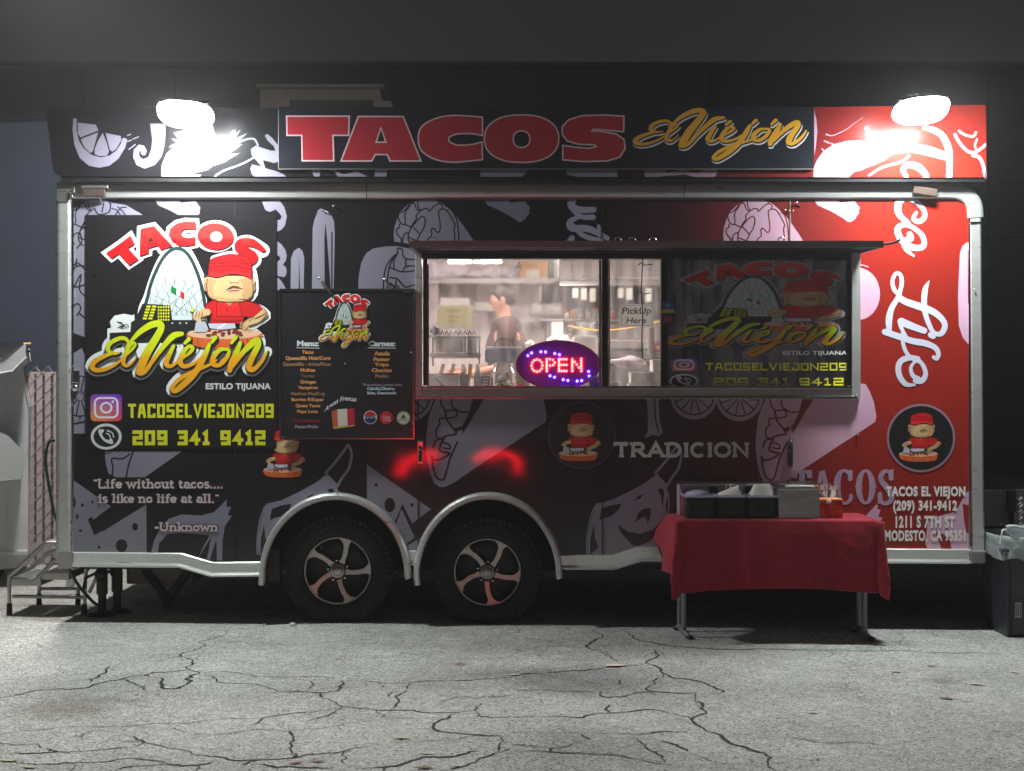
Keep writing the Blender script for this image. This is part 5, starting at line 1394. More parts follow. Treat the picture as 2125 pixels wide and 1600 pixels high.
# sign panel lettering
RED = (166, 36, 48); EDGE = (214, 186, 190)
def letters5(a):
    z = lambda p: Z('F', p)
    def sup(cx, cy, rx, ry, e, n=40, a0=0):
        out = []
        for k in range(n):
            t = 2 * PI * k / n; c, s_ = math.cos(t), math.sin(t)
            out.append((cx + rx * math.copysign(abs(c) ** (2 / e), c), cy + ry * math.copysign(abs(s_) ** (2 / e), s_)))
        return out
    T_ = [(100, 233), (473, 233), (470, 347), (376, 347), (381, 499), (193, 499), (190, 347), (102, 347)]
    A_ = [(527, 235), (795, 235), (900, 500), (716, 500), (700, 462), (628, 462), (608, 500), (424, 500)]; Ah = [(662, 302), (692, 388), (633, 388)]
    C_ = smooth_pts([(1267, 240, 0), (1190, 232, 0), (1080, 229, 0), (985, 248, 0), (905, 295, 0), (884, 367, 0), (905, 440, 0), (985, 490, 0), (1090, 508, 0), (1190, 500, 0), (1267, 492, 0)], n=4)
    C_ = [(p.x, p.y) for p in C_]
    Ci = smooth_pts([(1265, 386, 0), (1200, 402, 0), (1120, 405, 0), (1078, 390, 0), (1065, 371, 0), (1080, 352, 0), (1120, 339, 0), (1200, 337, 0), (1267, 349, 0)], n=4)
    C_ = C_ + [(p.x, p.y) for p in Ci]
    O_ = sup(1500, 367, 222, 142, 2.3); Oh = sup(1500, 370, 50, 50, 2.2, 24)
    S_ = [(2110, 233), (1990, 226), (1860, 230), (1780, 255), (1742, 295), (1742, 340), (1770, 380), (1840, 401), (1935, 404), (1945, 415), (1900, 425), (1820, 418), (1745, 407), (1745, 493), (1870, 504), (2010, 500), (2085, 477), (2118, 425), (2110, 370), (2060, 338), (1975, 325), (1918, 321), (1930, 312), (1990, 315), (2108, 326)]
    for P, H in ((T_, []), (A_, [Ah]), (C_, []), (O_, [Oh]), (S_, [])):
        a.poly(z(P), RED, [z(h) for h in H])
        for L_ in [P] + H: a.stroke(z(L_), 3.0, EDGE, smooth=False, closed=True)
one('tacos_lettering', letters5, Y=YF - .022, base=.001)

# ---- script name, drawn with a brush
BR = [  # (points with widths) in the coordinates of the big logo
 [(345, 868, 10), (362, 835, 20), (335, 806, 26), (285, 814, 30), (238, 846, 32), (232, 885, 30), (268, 904, 22), (305, 898, 12)],
 [(272, 900, 14), (215, 918, 28), (155, 948, 36), (128, 985, 38), (155, 1010, 32), (215, 1004, 26), (280, 972, 20), (330, 930, 12)],
 [(330, 930, 14), (375, 888, 18), (405, 850, 20), (392, 836, 18), (362, 868, 24), (336, 925, 28), (330, 968, 28), (355, 982, 22), (392, 955, 12), (410, 930, 8)],
 [(375, 830, 20), (430, 770, 36), (505, 722, 46), (560, 715, 46), (570, 745, 46), (535, 810, 52), (480, 900, 58), (445, 980, 58), (432, 1025, 44), (470, 1015, 30), (530, 930, 30), (600, 840, 38), (650, 790, 44), (702, 778, 30)],
 [(650, 855, 24), (618, 920, 34), (602, 968, 36), (630, 985, 26), (680, 955, 16)],
 [(722, 838, 22), (748, 812, 30)],
 [(672, 955, 14), (740, 910, 22), (772, 872, 26), (748, 858, 24), (710, 900, 32), (692, 955, 36), (715, 985, 32), (775, 970, 22), (830, 925, 14)],
 [(878, 845, 24), (855, 900, 38), (825, 965, 42), (775, 1040, 44), (715, 1100, 44), (660, 1142, 36), (640, 1122, 28), (690, 1065, 30), (790, 1012, 28), (880, 975, 20), (925, 945, 12)],
 [(895, 832, 22), (915, 802, 30)],
 [(985, 878, 20), (945, 880, 30), (905, 925, 36), (900, 968, 34), (940, 978, 30), (985, 935, 30), (1005, 890, 24), (990, 872, 18)],
 [(1018, 838, 18), (1045, 800, 30)],
 [(1075, 835, 26), (1050, 900, 40), (1018, 970, 42), (1008, 1012, 34)],
 [(1030, 985, 20), (1090, 900, 34), (1150, 840, 44), (1185, 815, 34), (1190, 850, 40), (1150, 930, 44), (1130, 990, 44), (1160, 1005, 34), (1215, 950, 24), (1245, 892, 14)],
]
LIME_, ORNG = (196, 210, 10), (222, 158, 10)
def scriptcol(x, y):
    t = min(1, max(0, (y - 880) / 60.0)); t = t * t * (3 - 2 * t)
    return tuple(LIME_[k] + (ORNG[k] - LIME_[k]) * t for k in range(3))
def script(a, grow, col, dx=0, dy=0):
    for s_ in BR: a.stroke([(x + dx, y + dy) for x, y, w in s_], [w * .9 + grow for x, y, w in s_], col, n=4)
def signscript(a):
    a.T = (1315 - 118 * .3175, 226 - 700 * .236, .3175, .236)
    script(a, 10, (206, 204, 206), 6, 20); script(a, 8, (22, 24, 34), 3, 8); script(a, 0, (214, 160, 40))
one('el_viejon_lettering', signscript, Y=YF - .022)

# ---- the cook of the logo
TAN, TAN2, DKT = (206, 172, 122), (170, 134, 92), (120, 84, 58)
def cook(a, outline=None):
    if outline:
        for P in ([(905, 300), (1010, 272), (1110, 290), (1160, 400), (1165, 520), (1110, 580), (1210, 620), (1245, 670), (1130, 740), (1190, 800), (1150, 830), (780, 820), (760, 790), (790, 690), (780, 650), (870, 600), (900, 560), (860, 500), (850, 420), (880, 330)],):
            a.stroke(P, 40, outline, closed=True, n=3); a.poly(P, outline)
    a.poly([(735, 775), (800, 765), (1190, 775), (1206, 795), (1196, 840), (1150, 865), (1000, 872), (850, 868), (765, 845), (738, 810)], (206, 96, 44), smooth=True)
    a.poly([(740, 775), (800, 755), (1150, 752), (1200, 778), (1150, 800), (1000, 812), (850, 806), (765, 795)], (220, 178, 146), smooth=True)
    for x in (800, 905, 1040, 1120): a.stroke([(x, 808), (x + 6, 858)], 6, (150, 60, 24))
    rr = random.Random(11)
    for k in range(26):
        a.ell(rr.uniform(870, 1080), rr.uniform(752, 794), rr.uniform(9, 17), rr.uniform(7, 12), (rr.choice([120, 140, 98]), 48, 34), 8)
    # shirt and apron
    a.poly([(845, 600), (895, 562), (960, 560), (1110, 562), (1190, 590), (1240, 640), (1170, 682), (1100, 665), (1085, 712), (880, 710), (892, 650), (868, 640)], (190, 26, 30))
    a.poly([(925, 560), (1065, 560), (1080, 668), (905, 668)], (206, 32, 34)); a.stroke([(925, 562), (922, 665), (1092, 668), (1062, 562)], 5, (120, 14, 20), smooth=False)
    a.stroke([(905, 690), (1000, 700), (1085, 690)], 7, (130, 16, 22))
    a.poly([(960, 562), (1005, 600), (1050, 562), (1030, 556), (975, 556)], TAN2); a.ell(990, 628, 6, 6, (90, 10, 14), 8)
    a.stroke([(945, 575), (985, 608)], 12, (216, 46, 44)); a.stroke([(1062, 575), (1022, 608)], 12, (216, 46, 44))
    # arms
    a.stroke([(862, 640), (820, 650), (795, 672)], [46, 44, 42], TAN); a.stroke([(800, 665), (810, 690), (825, 712)], [40, 30, 18], TAN)
    for k, (x, y) in enumerate(((782, 668), (800, 650), (822, 645), (842, 655))): a.ell(x, y, 13, 14, TAN, 10)
    a.stroke([(1225, 650), (1170, 690), (1110, 712), (1100, 745)], [52, 44, 38, 26], TAN); a.stroke([(1085, 712), (1080, 735)], 20, TAN2); a.stroke([(1120, 735), (1135, 752)], 18, TAN)
    a.stroke([(1165, 672), (1130, 700)], 5, DKT); a.stroke([(840, 672), (862, 660)], 5, DKT)
    # knife
    a.poly([(792, 700), (850, 700), (872, 750), (852, 768), (780, 768)], (178, 180, 192)); a.poly([(870, 712), (1040, 712), (1046, 742), (950, 752), (880, 742)], (190, 192, 206)); a.stroke([(930, 745), (980, 714)], 6, (236, 238, 244))
    # head
    a.ell(858, 478, 16, 30, TAN2, 14); a.ell(1158, 478, 14, 28, TAN2, 14)
    a.poly([(838, 408), (868, 400), (872, 470), (862, 478), (842, 440)], (58, 50, 48)); a.poly([(1150, 420), (1172, 430), (1168, 470), (1146, 480)], (58, 50, 48))
    a.poly([(864, 415), (1150, 415), (1156, 480), (1150, 535), (1105, 565), (1040, 574), (960, 572), (905, 560), (870, 530), (860, 470)], TAN, smooth=True)
    a.poly([(1075, 430), (1120, 425), (1152, 430), (1156, 480), (1150, 535), (1110, 562), (1085, 540), (1092, 480)], (186, 150, 106), smooth=True)
    a.poly([(866, 430), (920, 440), (900, 480), (905, 550), (880, 540), (862, 500)], (186, 150, 106), smooth=True)
    a.ell(1038, 432, 30, 20, (216, 184, 138), 18); a.stroke([(1010, 440), (1015, 455), (1036, 448), (1060, 455), (1066, 438)], 5, DKT)
    a.poly([(975, 502), (1010, 478), (1036, 470), (1060, 476), (1098, 494), (1050, 490), (1036, 486), (1010, 494)], (92, 62, 46))
    a.poly([(990, 504), (1030, 492), (1075, 498), (1050, 516), (1015, 518)], (196, 140, 122)); a.stroke([(995, 505), (1035, 503), (1074, 500)], 4, (80, 40, 36))
    a.stroke([(930, 545), (990, 560), (1060, 562)], 4, (160, 122, 84))
    HO = (112, 78, 50); a.stroke([(866, 425), (861, 470), (870, 530), (905, 560), (960, 572), (1040, 574), (1105, 565), (1150, 535), (1156, 480), (1152, 425)], 6, HO)
    a.stroke([(845, 600), (895, 562), (925, 556)], 5, (110, 10, 16)); a.stroke([(1065, 556), (1110, 562), (1190, 590), (1240, 640), (1170, 682)], 5, (110, 10, 16)); a.stroke([(892, 650), (880, 710)], 5, (110, 10, 16)); a.stroke([(1248, 648), (1190, 712), (1130, 735)], 5, HO); a.stroke([(1150, 665), (1098, 700), (1078, 730)], 5, HO); a.stroke([(775, 650), (768, 680), (795, 700)], 5, HO)
    for x in (795, 815, 834): a.stroke([(x, 640), (x - 6, 672)], 3.5, HO)
    for x in (1088, 1104, 1120): a.stroke([(x, 728), (x + 4, 752)], 3.5, HO)
    # cap
    a.poly([(872, 402), (876, 350), (888, 305), (935, 285), (1010, 270), (1088, 280), (1136, 308), (1146, 360), (1146, 420), (1090, 398), (1010, 394), (935, 416), (895, 410)], (204, 24, 30))
    a.poly([(868, 404), (885, 380), (945, 392), (1010, 376), (1080, 382), (1135, 400), (1152, 428), (1085, 404), (1010, 398), (940, 420), (885, 412)], (226, 42, 44))
    a.stroke([(872, 402), (876, 350), (888, 305), (935, 285), (1010, 270), (1088, 280), (1136, 308), (1146, 360), (1150, 425)], 6, (120, 8, 14)); a.stroke([(870, 408), (895, 414), (935, 418), (1010, 398), (1085, 404), (1150, 428)], 6, (100, 8, 12))
    for s_ in ([(888, 330), (1000, 318), (1130, 332)], [(884, 358), (1000, 345), (1136, 364)], [(925, 290), (960, 312)], [(1060, 300), (1100, 310)]): a.stroke(s_, 9, (150, 12, 20))
def arch(a, flagcol=True):
    P = [(452, 640), (478, 560), (500, 470), (530, 390), (570, 310), (615, 255), (665, 232), (715, 246), (760, 300), (800, 390), (828, 480), (850, 600)]
    a.poly(P + [(850, 700), (452, 700)], (196, 212, 210), smooth=False)
    rr = random.Random(5)
    sp = smooth_pts([(x, y, 0) for x, y in P], n=4); n = len(sp)
    for k in range(26):
        i = int(2 + k * (n - 5) / 25); q = sp[i]
        bx_ = 470 + (380 * ((k * 7) % 26) / 25)
        a.stroke([(q.x, q.y), (bx_, 660)], 2.2, (92, 104, 106), smooth=False, cap=False)
    a.stroke(P, [22] * 12, (40, 58, 58), n=4)
    a.poly([(632, 474), (668, 490), (665, 528), (632, 512)], (20, 120, 60)); a.poly([(668, 490), (692, 505), (690, 540), (665, 528)], (220, 224, 220)); a.poly([(692, 505), (718, 520), (714, 555), (690, 540)], (180, 34, 36))
def skyline(a, white):
    a.poly([(225, 745), (250, 740), (245, 700), (270, 668), (300, 672), (330, 655), (370, 662), (398, 655), (398, 720), (440, 640), (440, 840), (225, 840)], white)
    a.poly([(400, 690), (450, 585), (540, 590), (625, 598), (640, 690), (860, 690), (860, 838), (240, 838), (240, 772), (372, 766), (376, 704)], (26, 30, 30))
    for k in range(16): a.stroke([(300 + (k * 37) % 60, 712 + (k * 11) % 40), (285 + (k * 29) % 80, 700 + (k * 17) % 50)], 4, (30, 34, 34), smooth=False)
    Y_ = (210, 214, 20)
    for r in range(5):
        for c in range(2):
            x = 476 - r * 6 + c * 36; y = 598 + r * 19; a.poly([(x, y), (x + 26, y), (x + 26, y + 12), (x - 1, y + 12)], Y_)
    for r in range(5):
        for c in range(5):
            x = 548 + c * 16; y = 602 + r * 20; a.poly([(x, y), (x + 10, y), (x + 10, y + 12), (x, y + 12)], Y_)
    for x in (640, 690, 730): a.ell(x, 710, 7, 5, (190, 194, 190), 8)
    a.ell(768, 625, 14, 14, (190, 200, 60), 10)
TL = [([(216, 262), (300, 205), (372, 150), (398, 202), (356, 230), (422, 302), (364, 340), (296, 266), (252, 296)], []),
      ([(436, 108), (522, 88), (640, 216), (566, 242), (545, 212), (488, 230), (488, 262), (430, 282)], [[(496, 156), (522, 186), (488, 194)]]),
      ([(788, 62), (720, 60), (665, 74), (625, 105), (616, 145), (635, 185), (680, 212), (735, 216), (784, 208), (786, 158), (740, 164), (706, 156), (694, 134), (708, 112), (740, 106), (790, 112)], [])]
def logo(a, white=(222, 228, 226), cs=1.0):
    RD = lambda x, y: (226, 42, 38) if y < 170 else (200, 14, 20)
    # white cut line round everything
    a.stroke([(440, 830), (440, 640), (478, 540), (510, 440), (560, 320), (615, 250), (665, 224), (730, 240), (790, 340), (850, 480)], 44, white)
    a.poly([(245, 740), (240, 840), (860, 840), (860, 560), (780, 330), (665, 224), (590, 300), (500, 470), (440, 640), (400, 690), (380, 660), (330, 650), (270, 662), (240, 700)], white)
    for P, H in TL:
        a.stroke(P, 44, white, smooth=False, closed=True); a.poly(P, white)
    a.ell(915, 155, 135, 102, white, 36); a.stroke([(1215, 245), (1130, 195), (1075, 205), (1080, 245), (1150, 270), (1160, 310), (1110, 340)], 92, white)
    script(a, 52, white)
    cook_out = white
    a.stroke([(905, 300), (1010, 272), (1110, 290), (1160, 400), (1165, 520), (1120, 580), (1210, 620), (1245, 670), (1150, 740), (1205, 800), (1190, 860)], 44, white, n=3)
    # letters
    for dx, dy, c in ((5, 9, (20, 26, 26)), (0, 0, RD)):
        for P, H in TL:
            Pm = [(x + dx, y + dy) for x, y in P]; Hm = [[(x + dx, y + dy) for x, y in h] for h in H]
            a.poly(Pm, c, Hm if not dx else [])
        a.ell(915 + dx, 155 + dy, 116, 84, c, 36, .08)
        a.stroke([(1218 + dx, 240 + dy), (1150 + dx, 196 + dy), (1080 + dx, 196 + dy), (1066 + dx, 232 + dy), (1120 + dx, 258 + dy), (1158 + dx, 286 + dy), (1130 + dx, 318 + dy), (1060 + dx, 300 + dy)], [30, 50, 56, 56, 58, 56, 50, 44], c)
    a.ell(920, 158, 38, 32, white, 24)
    arch(a); skyline(a, white); cook(a)
    a.poly([(400, 840), (560, 835), (640, 850), (520, 950), (420, 930)], white)
    script(a, 16, (22, 28, 26), 4, 8); script(a, 0, scriptcol)

# ---- logo sheet by the rear
YS = -.006
MB().pbox(177, 574, 446, 931, YS, -.0035).build('logo_sheet', mat('logo_sheet_vinyl', (22, 21, 24), .3, coat=.5), T)
a = Art(YS, .00003, .0008); a.T = (150, 440, 1 / 3.078, 1 / 3.078); logo(a); a.build('tacos_logo_print', T)
def icons(a, igx0, igy0, igx1, igy1, phx, phy, rx, ry, which=3):
    def ig(x, y):
        t = (x - igx0) / (igx1 - igx0); s_ = (y - igy0) / (igy1 - igy0)
        A, B, C_, D = (120, 60, 190), (200, 40, 130), (240, 150, 60), (226, 60, 90)
        k = lambda p, q, u: tuple(p[i] + (q[i] - p[i]) * u for i in range(3))
        return k(k(A, (100, 60, 200), t), k(C_, D, t), s_)
    def rr_(x0, y0, x1, y1, r):
        P = []
        for (cx, cy, a0) in ((x1 - r, y0 + r, -90), (x1 - r, y1 - r, 0), (x0 + r, y1 - r, 90), (x0 + r, y0 + r, 180)):
            P += arc(cx, cy, r, r, a0, a0 + 90, 5)
        return P
    w = igx1 - igx0; h = igy1 - igy0
    n = 6
    if which == 2: return phone_icon(a, phx, phy, rx, ry)
    a.poly(rr_(igx0, igy0, igx1, igy1, w * .14), ig)
    a.stroke(rr_(igx0 + w * .14, igy0 + h * .14, igx1 - w * .14, igy1 - h * .14, w * .16), w * .065, (232, 226, 232), smooth=False, closed=True)
    a.ell(igx0 + w * .5, igy0 + h * .5, w * .2, h * .22, (232, 226, 232), 28, hole=.66); a.ell(igx0 + w * .71, igy0 + h * .28, w * .045, h * .05, (232, 226, 232), 10)
    if which == 3: phone_icon(a, phx, phy, rx, ry)
def phone_icon(a, phx, phy, rx, ry):
    a.ell(phx, phy, rx, ry, (208, 216, 210), 40); a.ell(phx, phy, rx * .82, ry * .8, (16, 30, 28), 40)
    hx = lambda u, v: (phx + u * rx, phy + v * ry)
    a.stroke([hx(-.38, -.42), hx(-.32, -.05), hx(-.05, .3), hx(.32, .42)], [rx * .26, rx * .16, rx * .16, rx * .26], (208, 216, 210)); a.stroke([hx(-.42, -.4), hx(-.24, -.44)], rx * .2, (208, 216, 210)); a.stroke([hx(.3, .26), hx(.36, .44)], rx * .2, (208, 216, 210))
    a.stroke([hx(.02, -.24), hx(.2, -.14), hx(.26, .08)], rx * .08, (208, 216, 210)); a.stroke([hx(.06, -.46), hx(.38, -.3), hx(.48, .04)], rx * .08, (208, 216, 210))
YEL = (214, 216, 34)
for nm, fn in (('camera_badge_print', lambda a: icons(a, 188, 818, 253, 874, 220.5, 906, 32, 27, 1)), ('phone_badge_print', lambda a: icons(a, 188, 818, 253, 874, 220.5, 906, 32, 27, 2)),
               ('style_lettering', lambda a: a.text('ESTILO TIJUANA', 427, 795, 562, 812, (206, 210, 208), .035, space=1.06)),
               ('handle_lettering', lambda a: blocktext(a, 'TACOSELVIEJON209', 266, 838, 568, 867, 5.6, YEL)), ('number_lettering', lambda a: blocktext(a, '209 341 9412', 275, 893, 551, 924, 7.4, YEL))):
    a = Art(YS, .00003, .0008); fn(a); a.build(nm, T)

# ---- round badges with the cook
def badge(name, cx, cy, r, ring, inner, s, ox, oy, Y=0.0, base=.003):
    a = Art(Y, .00003, base)
    if r:
        a.ell(cx, cy, r, r, ring, 56)
        a.ell(cx, cy, r - (1.2 if ring[0] < 120 else 4.5), r - (1.2 if ring[0] < 120 else 4.5), inner, 56)
    a.T = (ox - 980 * s, oy - 570 * s, s, s * 1.0); cook(a); a.build(name, T)
badge('cook_badge', 1207, 903, 70, (92, 84, 100), (24, 22, 26), .168, 1201, 906)
badge('cook_badge', 1911, 909, 71, (150, 118, 138), (20, 22, 24), .168, 1907, 907)
badge('cook_drawing', 590, 940, 0, None, None, .168, 588, 940)
# ================================================================== SERVING WINDOW
SW = bpy.data.objects.new('serving_window', None); COL.objects.link(SW); SW.parent = T; ORG[SW.name] = ORG[T.name]
def sp(px0, px1, py0, py1, Y0, Y1, name, m, bev=.002): return MB().pbox(px0, px1, py0, py1, Y0, Y1).build(name, m, SW, bev)
sp(862, 875, 516, 828, -.035, .05, 'left_jamb', 'alu'); sp(1768, 1786, 516, 827, -.035, .05, 'right_jamb', 'alu')
sp(875, 1768, 806, 826, -.030, .05, 'sill', 'alu2'); sp(866, 1780, 823, 828, -.045, -.031, 'sill_lip', 'chrome', .001)
sp(875, 1768, 801, 806, -.042, .04, 'sill_rail', 'chrome', .001)
sp(875, 1768, 516, 536, -.030, .05, 'head', 'darksteel')
sp(878, 887, 537, 800, -.01, .045, 'inner_jamb', 'blackplastic', .001); sp(887, 890, 548, 800, -.014, .02, 'jamb_bead', 'chrome', .0005)
sp(1758, 1768, 537, 800, -.01, .045, 'inner_jamb', 'blackplastic', .001)
sp(1249.5, 1262, 536, 801, -.012, .05, 'mullion', 'blackplastic', .002); sp(1372, 1386, 536, 801, -.02, .05, 'mullion', 'blackplastic', .002)
sp(1263, 1266, 540, 801, -.012, .02, 'sash_bead', 'alu2', .0005); sp(1243, 1248, 540, 801, .01, .03, 'sash_bead', 'alu2', .0005)
for (a, b_, m) in ((888, 1249.5, 'pane'), (1262, 1372, 'pane')):
    sp(a, b_, 536, 801, .020, .024, 'pane', m, 0)
sp(1386, 1758, 536, 801, .004, .008, 'pane', 'darkpane', 0)
for (x, y) in ((870, 812), (1130, 808), (1640, 807), (1776, 822), (1776, 820)): MB().sphere(at(x, y, -.034), .005, 8, 5).build('screw_head', 'chrome', SW)
# interior rail seen through the right pane
# hatch propped open like an awning
h = MB(); zh = az(530); 
def hb(px0, px1, t0, t1, dz0, dz1):
    """piece on the hatch: runs from wall (t=0) to its front edge (t=1)"""
    vs = []
    for t in (t0, t1):
        Y = -.02 - .55 * t; z = zh + .018 - .012 * t
        for x in (ax(px0), ax(px1)):
            for dz in (dz0, dz1): vs.append((x, Y, z + dz))
    return MB().add(vs, [(0, 1, 3, 2), (4, 6, 7, 5), (0, 4, 5, 1), (2, 3, 7, 6), (1, 5, 7, 3), (0, 2, 6, 4)])
hb(864, 1784, 0, .99, .004, .024).build('hatch', 'darksteel', SW)
hb(862, 1786, .97, 1.0, -.012, .03).build('hatch_front_rail', 'steel', SW)
hb(862, 870, 0, .97, -.012, .028).build('hatch_side_rail', 'alu2', SW); hb(1778, 1786, 0, .97, -.012, .028).build('hatch_side_rail', 'alu2', SW)
hb(872, 1776, .1, .16, -.006, .004).build('hatch_stiffener', 'black', SW); hb(872, 1776, .55, .6, -.006, .004).build('hatch_stiffener', 'black', SW)
ss = smooth_pts([(ax(1786), -.3, zh + .035), (ax(1805), -.35, zh + .036), (ax(1822), -.4, zh + .042), (ax(1832), -.42, zh + .058)], n=4)
MB().tube(ss, .008, 6).build('hatch_seal', 'rubber', SW)
for x in (1225, 1262, 1290, 1330, 902, 1580):
    MB().tube([Vector((ax(x), -.54, zh + .03)), Vector((ax(x) + .01, -.56, zh + .055)), Vector((ax(x) + .035, -.56, zh + .055)), Vector((ax(x) + .045, -.54, zh + .03))], .004, 6).build('hatch_clip', 'chrome', SW)

# ---- print on the right pane (inside face of the film)
a = Art(0.004, .00003, .0006); a.T = (1386 - 118 * .3205, 540 - 40 * .1795, .3205, .1795)
def dim(c): return c
logo(a, (160, 160, 160)); a.build('tacos_logo_print', T, mats={'print': 'windowprint'})
a = Art(0.004, .00003, .0030)
icons(a, 1392, 744, 1447, 770, 1419, 791, 31, 15)
a.text('ESTILO TIJUANA', 1624, 728, 1758, 739, (240, 240, 240), .035, space=1.06)
blocktext(a, 'TACOSELVIEJON209', 1464, 753, 1757, 769, 3.1, (250, 250, 60)); blocktext(a, '209 341 9412', 1481, 784, 1750, 800, 3.3, (250, 250, 60))
a.build('contact_lettering', T)
a = Art(-.02, .0001, .001); a.poly([(1374, 625), (1399, 625), (1399, 650), (1374, 650)], (40, 76, 130)); a.poly([(1374, 643), (1399, 641), (1399, 650), (1374, 650)], (190, 190, 60))
a.poly([(1374, 652), (1399, 652), (1399, 675), (1374, 675)], (60, 40, 80)); a.poly([(1378, 658), (1395, 656), (1394, 670), (1380, 670)], (150, 60, 90)); a.ell(1386, 634, 6, 4, (90, 140, 190), 12)
o = a.build('window_sticker', SW)

# ================================================================== INSIDE THE KITCHEN
def wob(o, label, cat, group=None): return tag(o, label, cat, group)
def P(px0, px1, py0, py1, Y0, Y1, name, m, par=None, bev=0): return MB().pbox(px0, px1, py0, py1, Y0, Y1).build(name, m, par, bev)
KL = thing('ceiling_strip_lamp', 'bright strip lamp under the kitchen ceiling at top left of window', 'lamp', at(985, 540, 1.3))
P(925, 1048, 533, 540, 1.3, 1.4, 'housing', 'steel', KL); MB().tube([at(930, 543, 1.34), at(978, 543, 1.34)], .006, 8).build('tube', 'strip', KL); MB().tube([at(983, 543, 1.34), at(1040, 543, 1.34)], .006, 8).build('tube', 'strip', KL)
for (x, y0, wh) in ((-1.5, 1.0, 'over the rear end of the kitchen'), (0.2, 1.0, 'over the middle of the kitchen'), (1.8, 1.0, 'over the front end of the kitchen')):
    L_ = thing('kitchen_ceiling_light', 'flat ceiling light ' + wh, 'lamp', (x, y0, 2.6), 'flat ceiling lights of the kitchen')
    MB().box(x - .5, x + .5, y0 - .1, y0 + .1, 2.60, 2.638).build('housing', 'white', L_); MB().box(x - .48, x + .48, y0 - .08, y0 + .08, 2.592, 2.599).build('diffuser', 'strip', L_)
# upper shelf with bags and a carton
sh = thing('upper_shelf', 'long steel shelf high on the far kitchen wall', 'shelf', at(1010, 578, 1.95))
P(878, 1150, 577, 583, 1.9, 2.29, 'board', 'steel', sh, .003); P(878, 1150, 583, 588, 1.9, 1.91, 'lip', 'steel', sh)
for x in (905, 1120): P(x, x + 4, 583, 625, 1.95, 2.29, 'bracket', 'steel', sh)
def lump(cx, cy, rx, ry, Y, seed, m='bag', name='plastic_bag'):
    r = random.Random(seed); d = CAM_D + Y; mb = MB(); mb.sphere((0, 0, 0), 1, 20, 14)
    sc = Vector((rx * d / FPX, .12, ry * d / FPX)); c = at(cx, cy, Y)
    out = []
    for v in mb.v:
        n = mnoise.noise(v * 1.6 + Vector((seed, 0, 0))) * .3 + mnoise.noise(v * 4 + Vector((0, seed, 0))) * .14
        q = v * (1 + n); q = Vector((q.x * sc.x, q.y * sc.y, max(-.8, q.z) * sc.z)); out.append(q + c)
    mb.v = out; return mb.build(name, m)
wob(lump(906, 563, 22, 22, 1.97, 3), 'pinkish plastic bag at the left end of the upper shelf', 'bag'); wob(lump(944, 556, 30, 27, 1.97, 5), 'tall white plastic bag second from left on the upper shelf', 'bag')
wob(lump(984, 570, 20, 11, 1.97, 8), 'small flat white bag on the upper shelf', 'bag'); wob(lump(1020, 566, 22, 16, 1.97, 11), 'lavender plastic bag in the middle of the upper shelf', 'bag'); wob(lump(1052, 568, 19, 14, 1.97, 14), 'crumpled bag left of the cardboard box', 'bag')
cb_ = thing('cardboard_box', 'brown cardboard box with white label on the upper shelf', 'box', at(1107, 577, 1.96))
P(1079, 1136, 546, 577, 1.95, 2.2, 'carton', 'card', cb_, .003); P(1092, 1119, 560, 575.5, 1.944, 1.949, 'label', 'paper', cb_); P(1096, 1116, 550, 552, 1.946, 1.949, 'tape', 'darksteel', cb_)
P(1079, 1136, 541, 545, 1.96, 2.2, 'flap', 'card', cb_)
wob(lump(1076, 551, 5, 8, 1.9, 2, 'blackplastic', 'black_bottle'), 'small black bottle hanging left of the cardboard box', 'bottle')
wob(P(1139, 1152, 541, 577, 1.96, 2.2, 'dark_carton', 'green', None, .002), 'dark green carton right of the cardboard box', 'box')
# hood over the griddle
hd = thing('extractor_hood', 'brushed steel extractor hood hanging over the griddle', 'hood', at(1270, 660, 1.6))
hm = MB(); 
vs = [at(1160, 538, 1.5), at(1500, 538, 1.5), at(1500, 592, 1.35), at(1160, 592, 1.35), at(1160, 538, 2.29), at(1500, 538, 2.29), at(1500, 592, 2.29), at(1160, 592, 2.29)]
hm.add(vs, [(3, 2, 1, 0), (4, 5, 6, 7), (0, 1, 5, 4), (1, 2, 6, 5), (2, 3, 7, 6), (3, 0, 4, 7)]); hm.build('canopy', 'steel', hd, .004)
P(1158, 1502, 575, 579, 1.36, 1.365, 'canopy_rib', 'chrome', hd); P(1157, 1161, 536, 580, 1.46, 1.5, 'canopy_edge', 'white', hd)
P(1150, 1156, 538, 584, 1.6, 1.64, 'hanger', 'steel', hd)
gp = thing('range_back', 'dark steel back panel behind the griddle', 'panel', at(1260, 640, 2.2))
P(1175, 1500, 592, 664, 2.24, 2.28, 'panel', mat('sooty_steel', (92, 76, 76), .4, .7, var=.3, vscale=5), gp)
ls = thing('pass_shelf', 'narrow steel shelf running above the griddle', 'shelf', at(1240, 665, 1.6)); P(1120, 1500, 663, 667, 1.55, 1.85, 'board', 'steel', ls, .002); P(1120, 1500, 667, 671, 1.55, 1.56, 'lip', 'chrome', ls)
for x in (1130, 1320): P(x, x + 5, 667, 760, 1.6, 1.63, 'leg', 'steel', ls)
gr_ = thing('griddle', 'wide steel griddle on the cooking line', 'griddle', at(1300, 720, 1.5))
P(1160, 1500, 712, 760, 1.3, 2.2, 'body', 'darksteel', gr_, .004); P(1160, 1500, 706, 712, 1.28, 2.2, 'plate', 'steel', gr_, .002); P(1150, 1500, 760, 900, 1.35, 2.2, 'cabinet', 'steel', gr_)
for x in range(1200, 1500, 36): MB().lathe([(0, -.03), (.02, -.028), (.022, 0)], at(x, 745, 1.3), 'Y', 12).build('knob', 'blackplastic', gr_)
pt = thing('paper_towel_roll', 'white paper towel roll on a holder on the far wall', 'paper roll', at(1130, 642, 2.1))
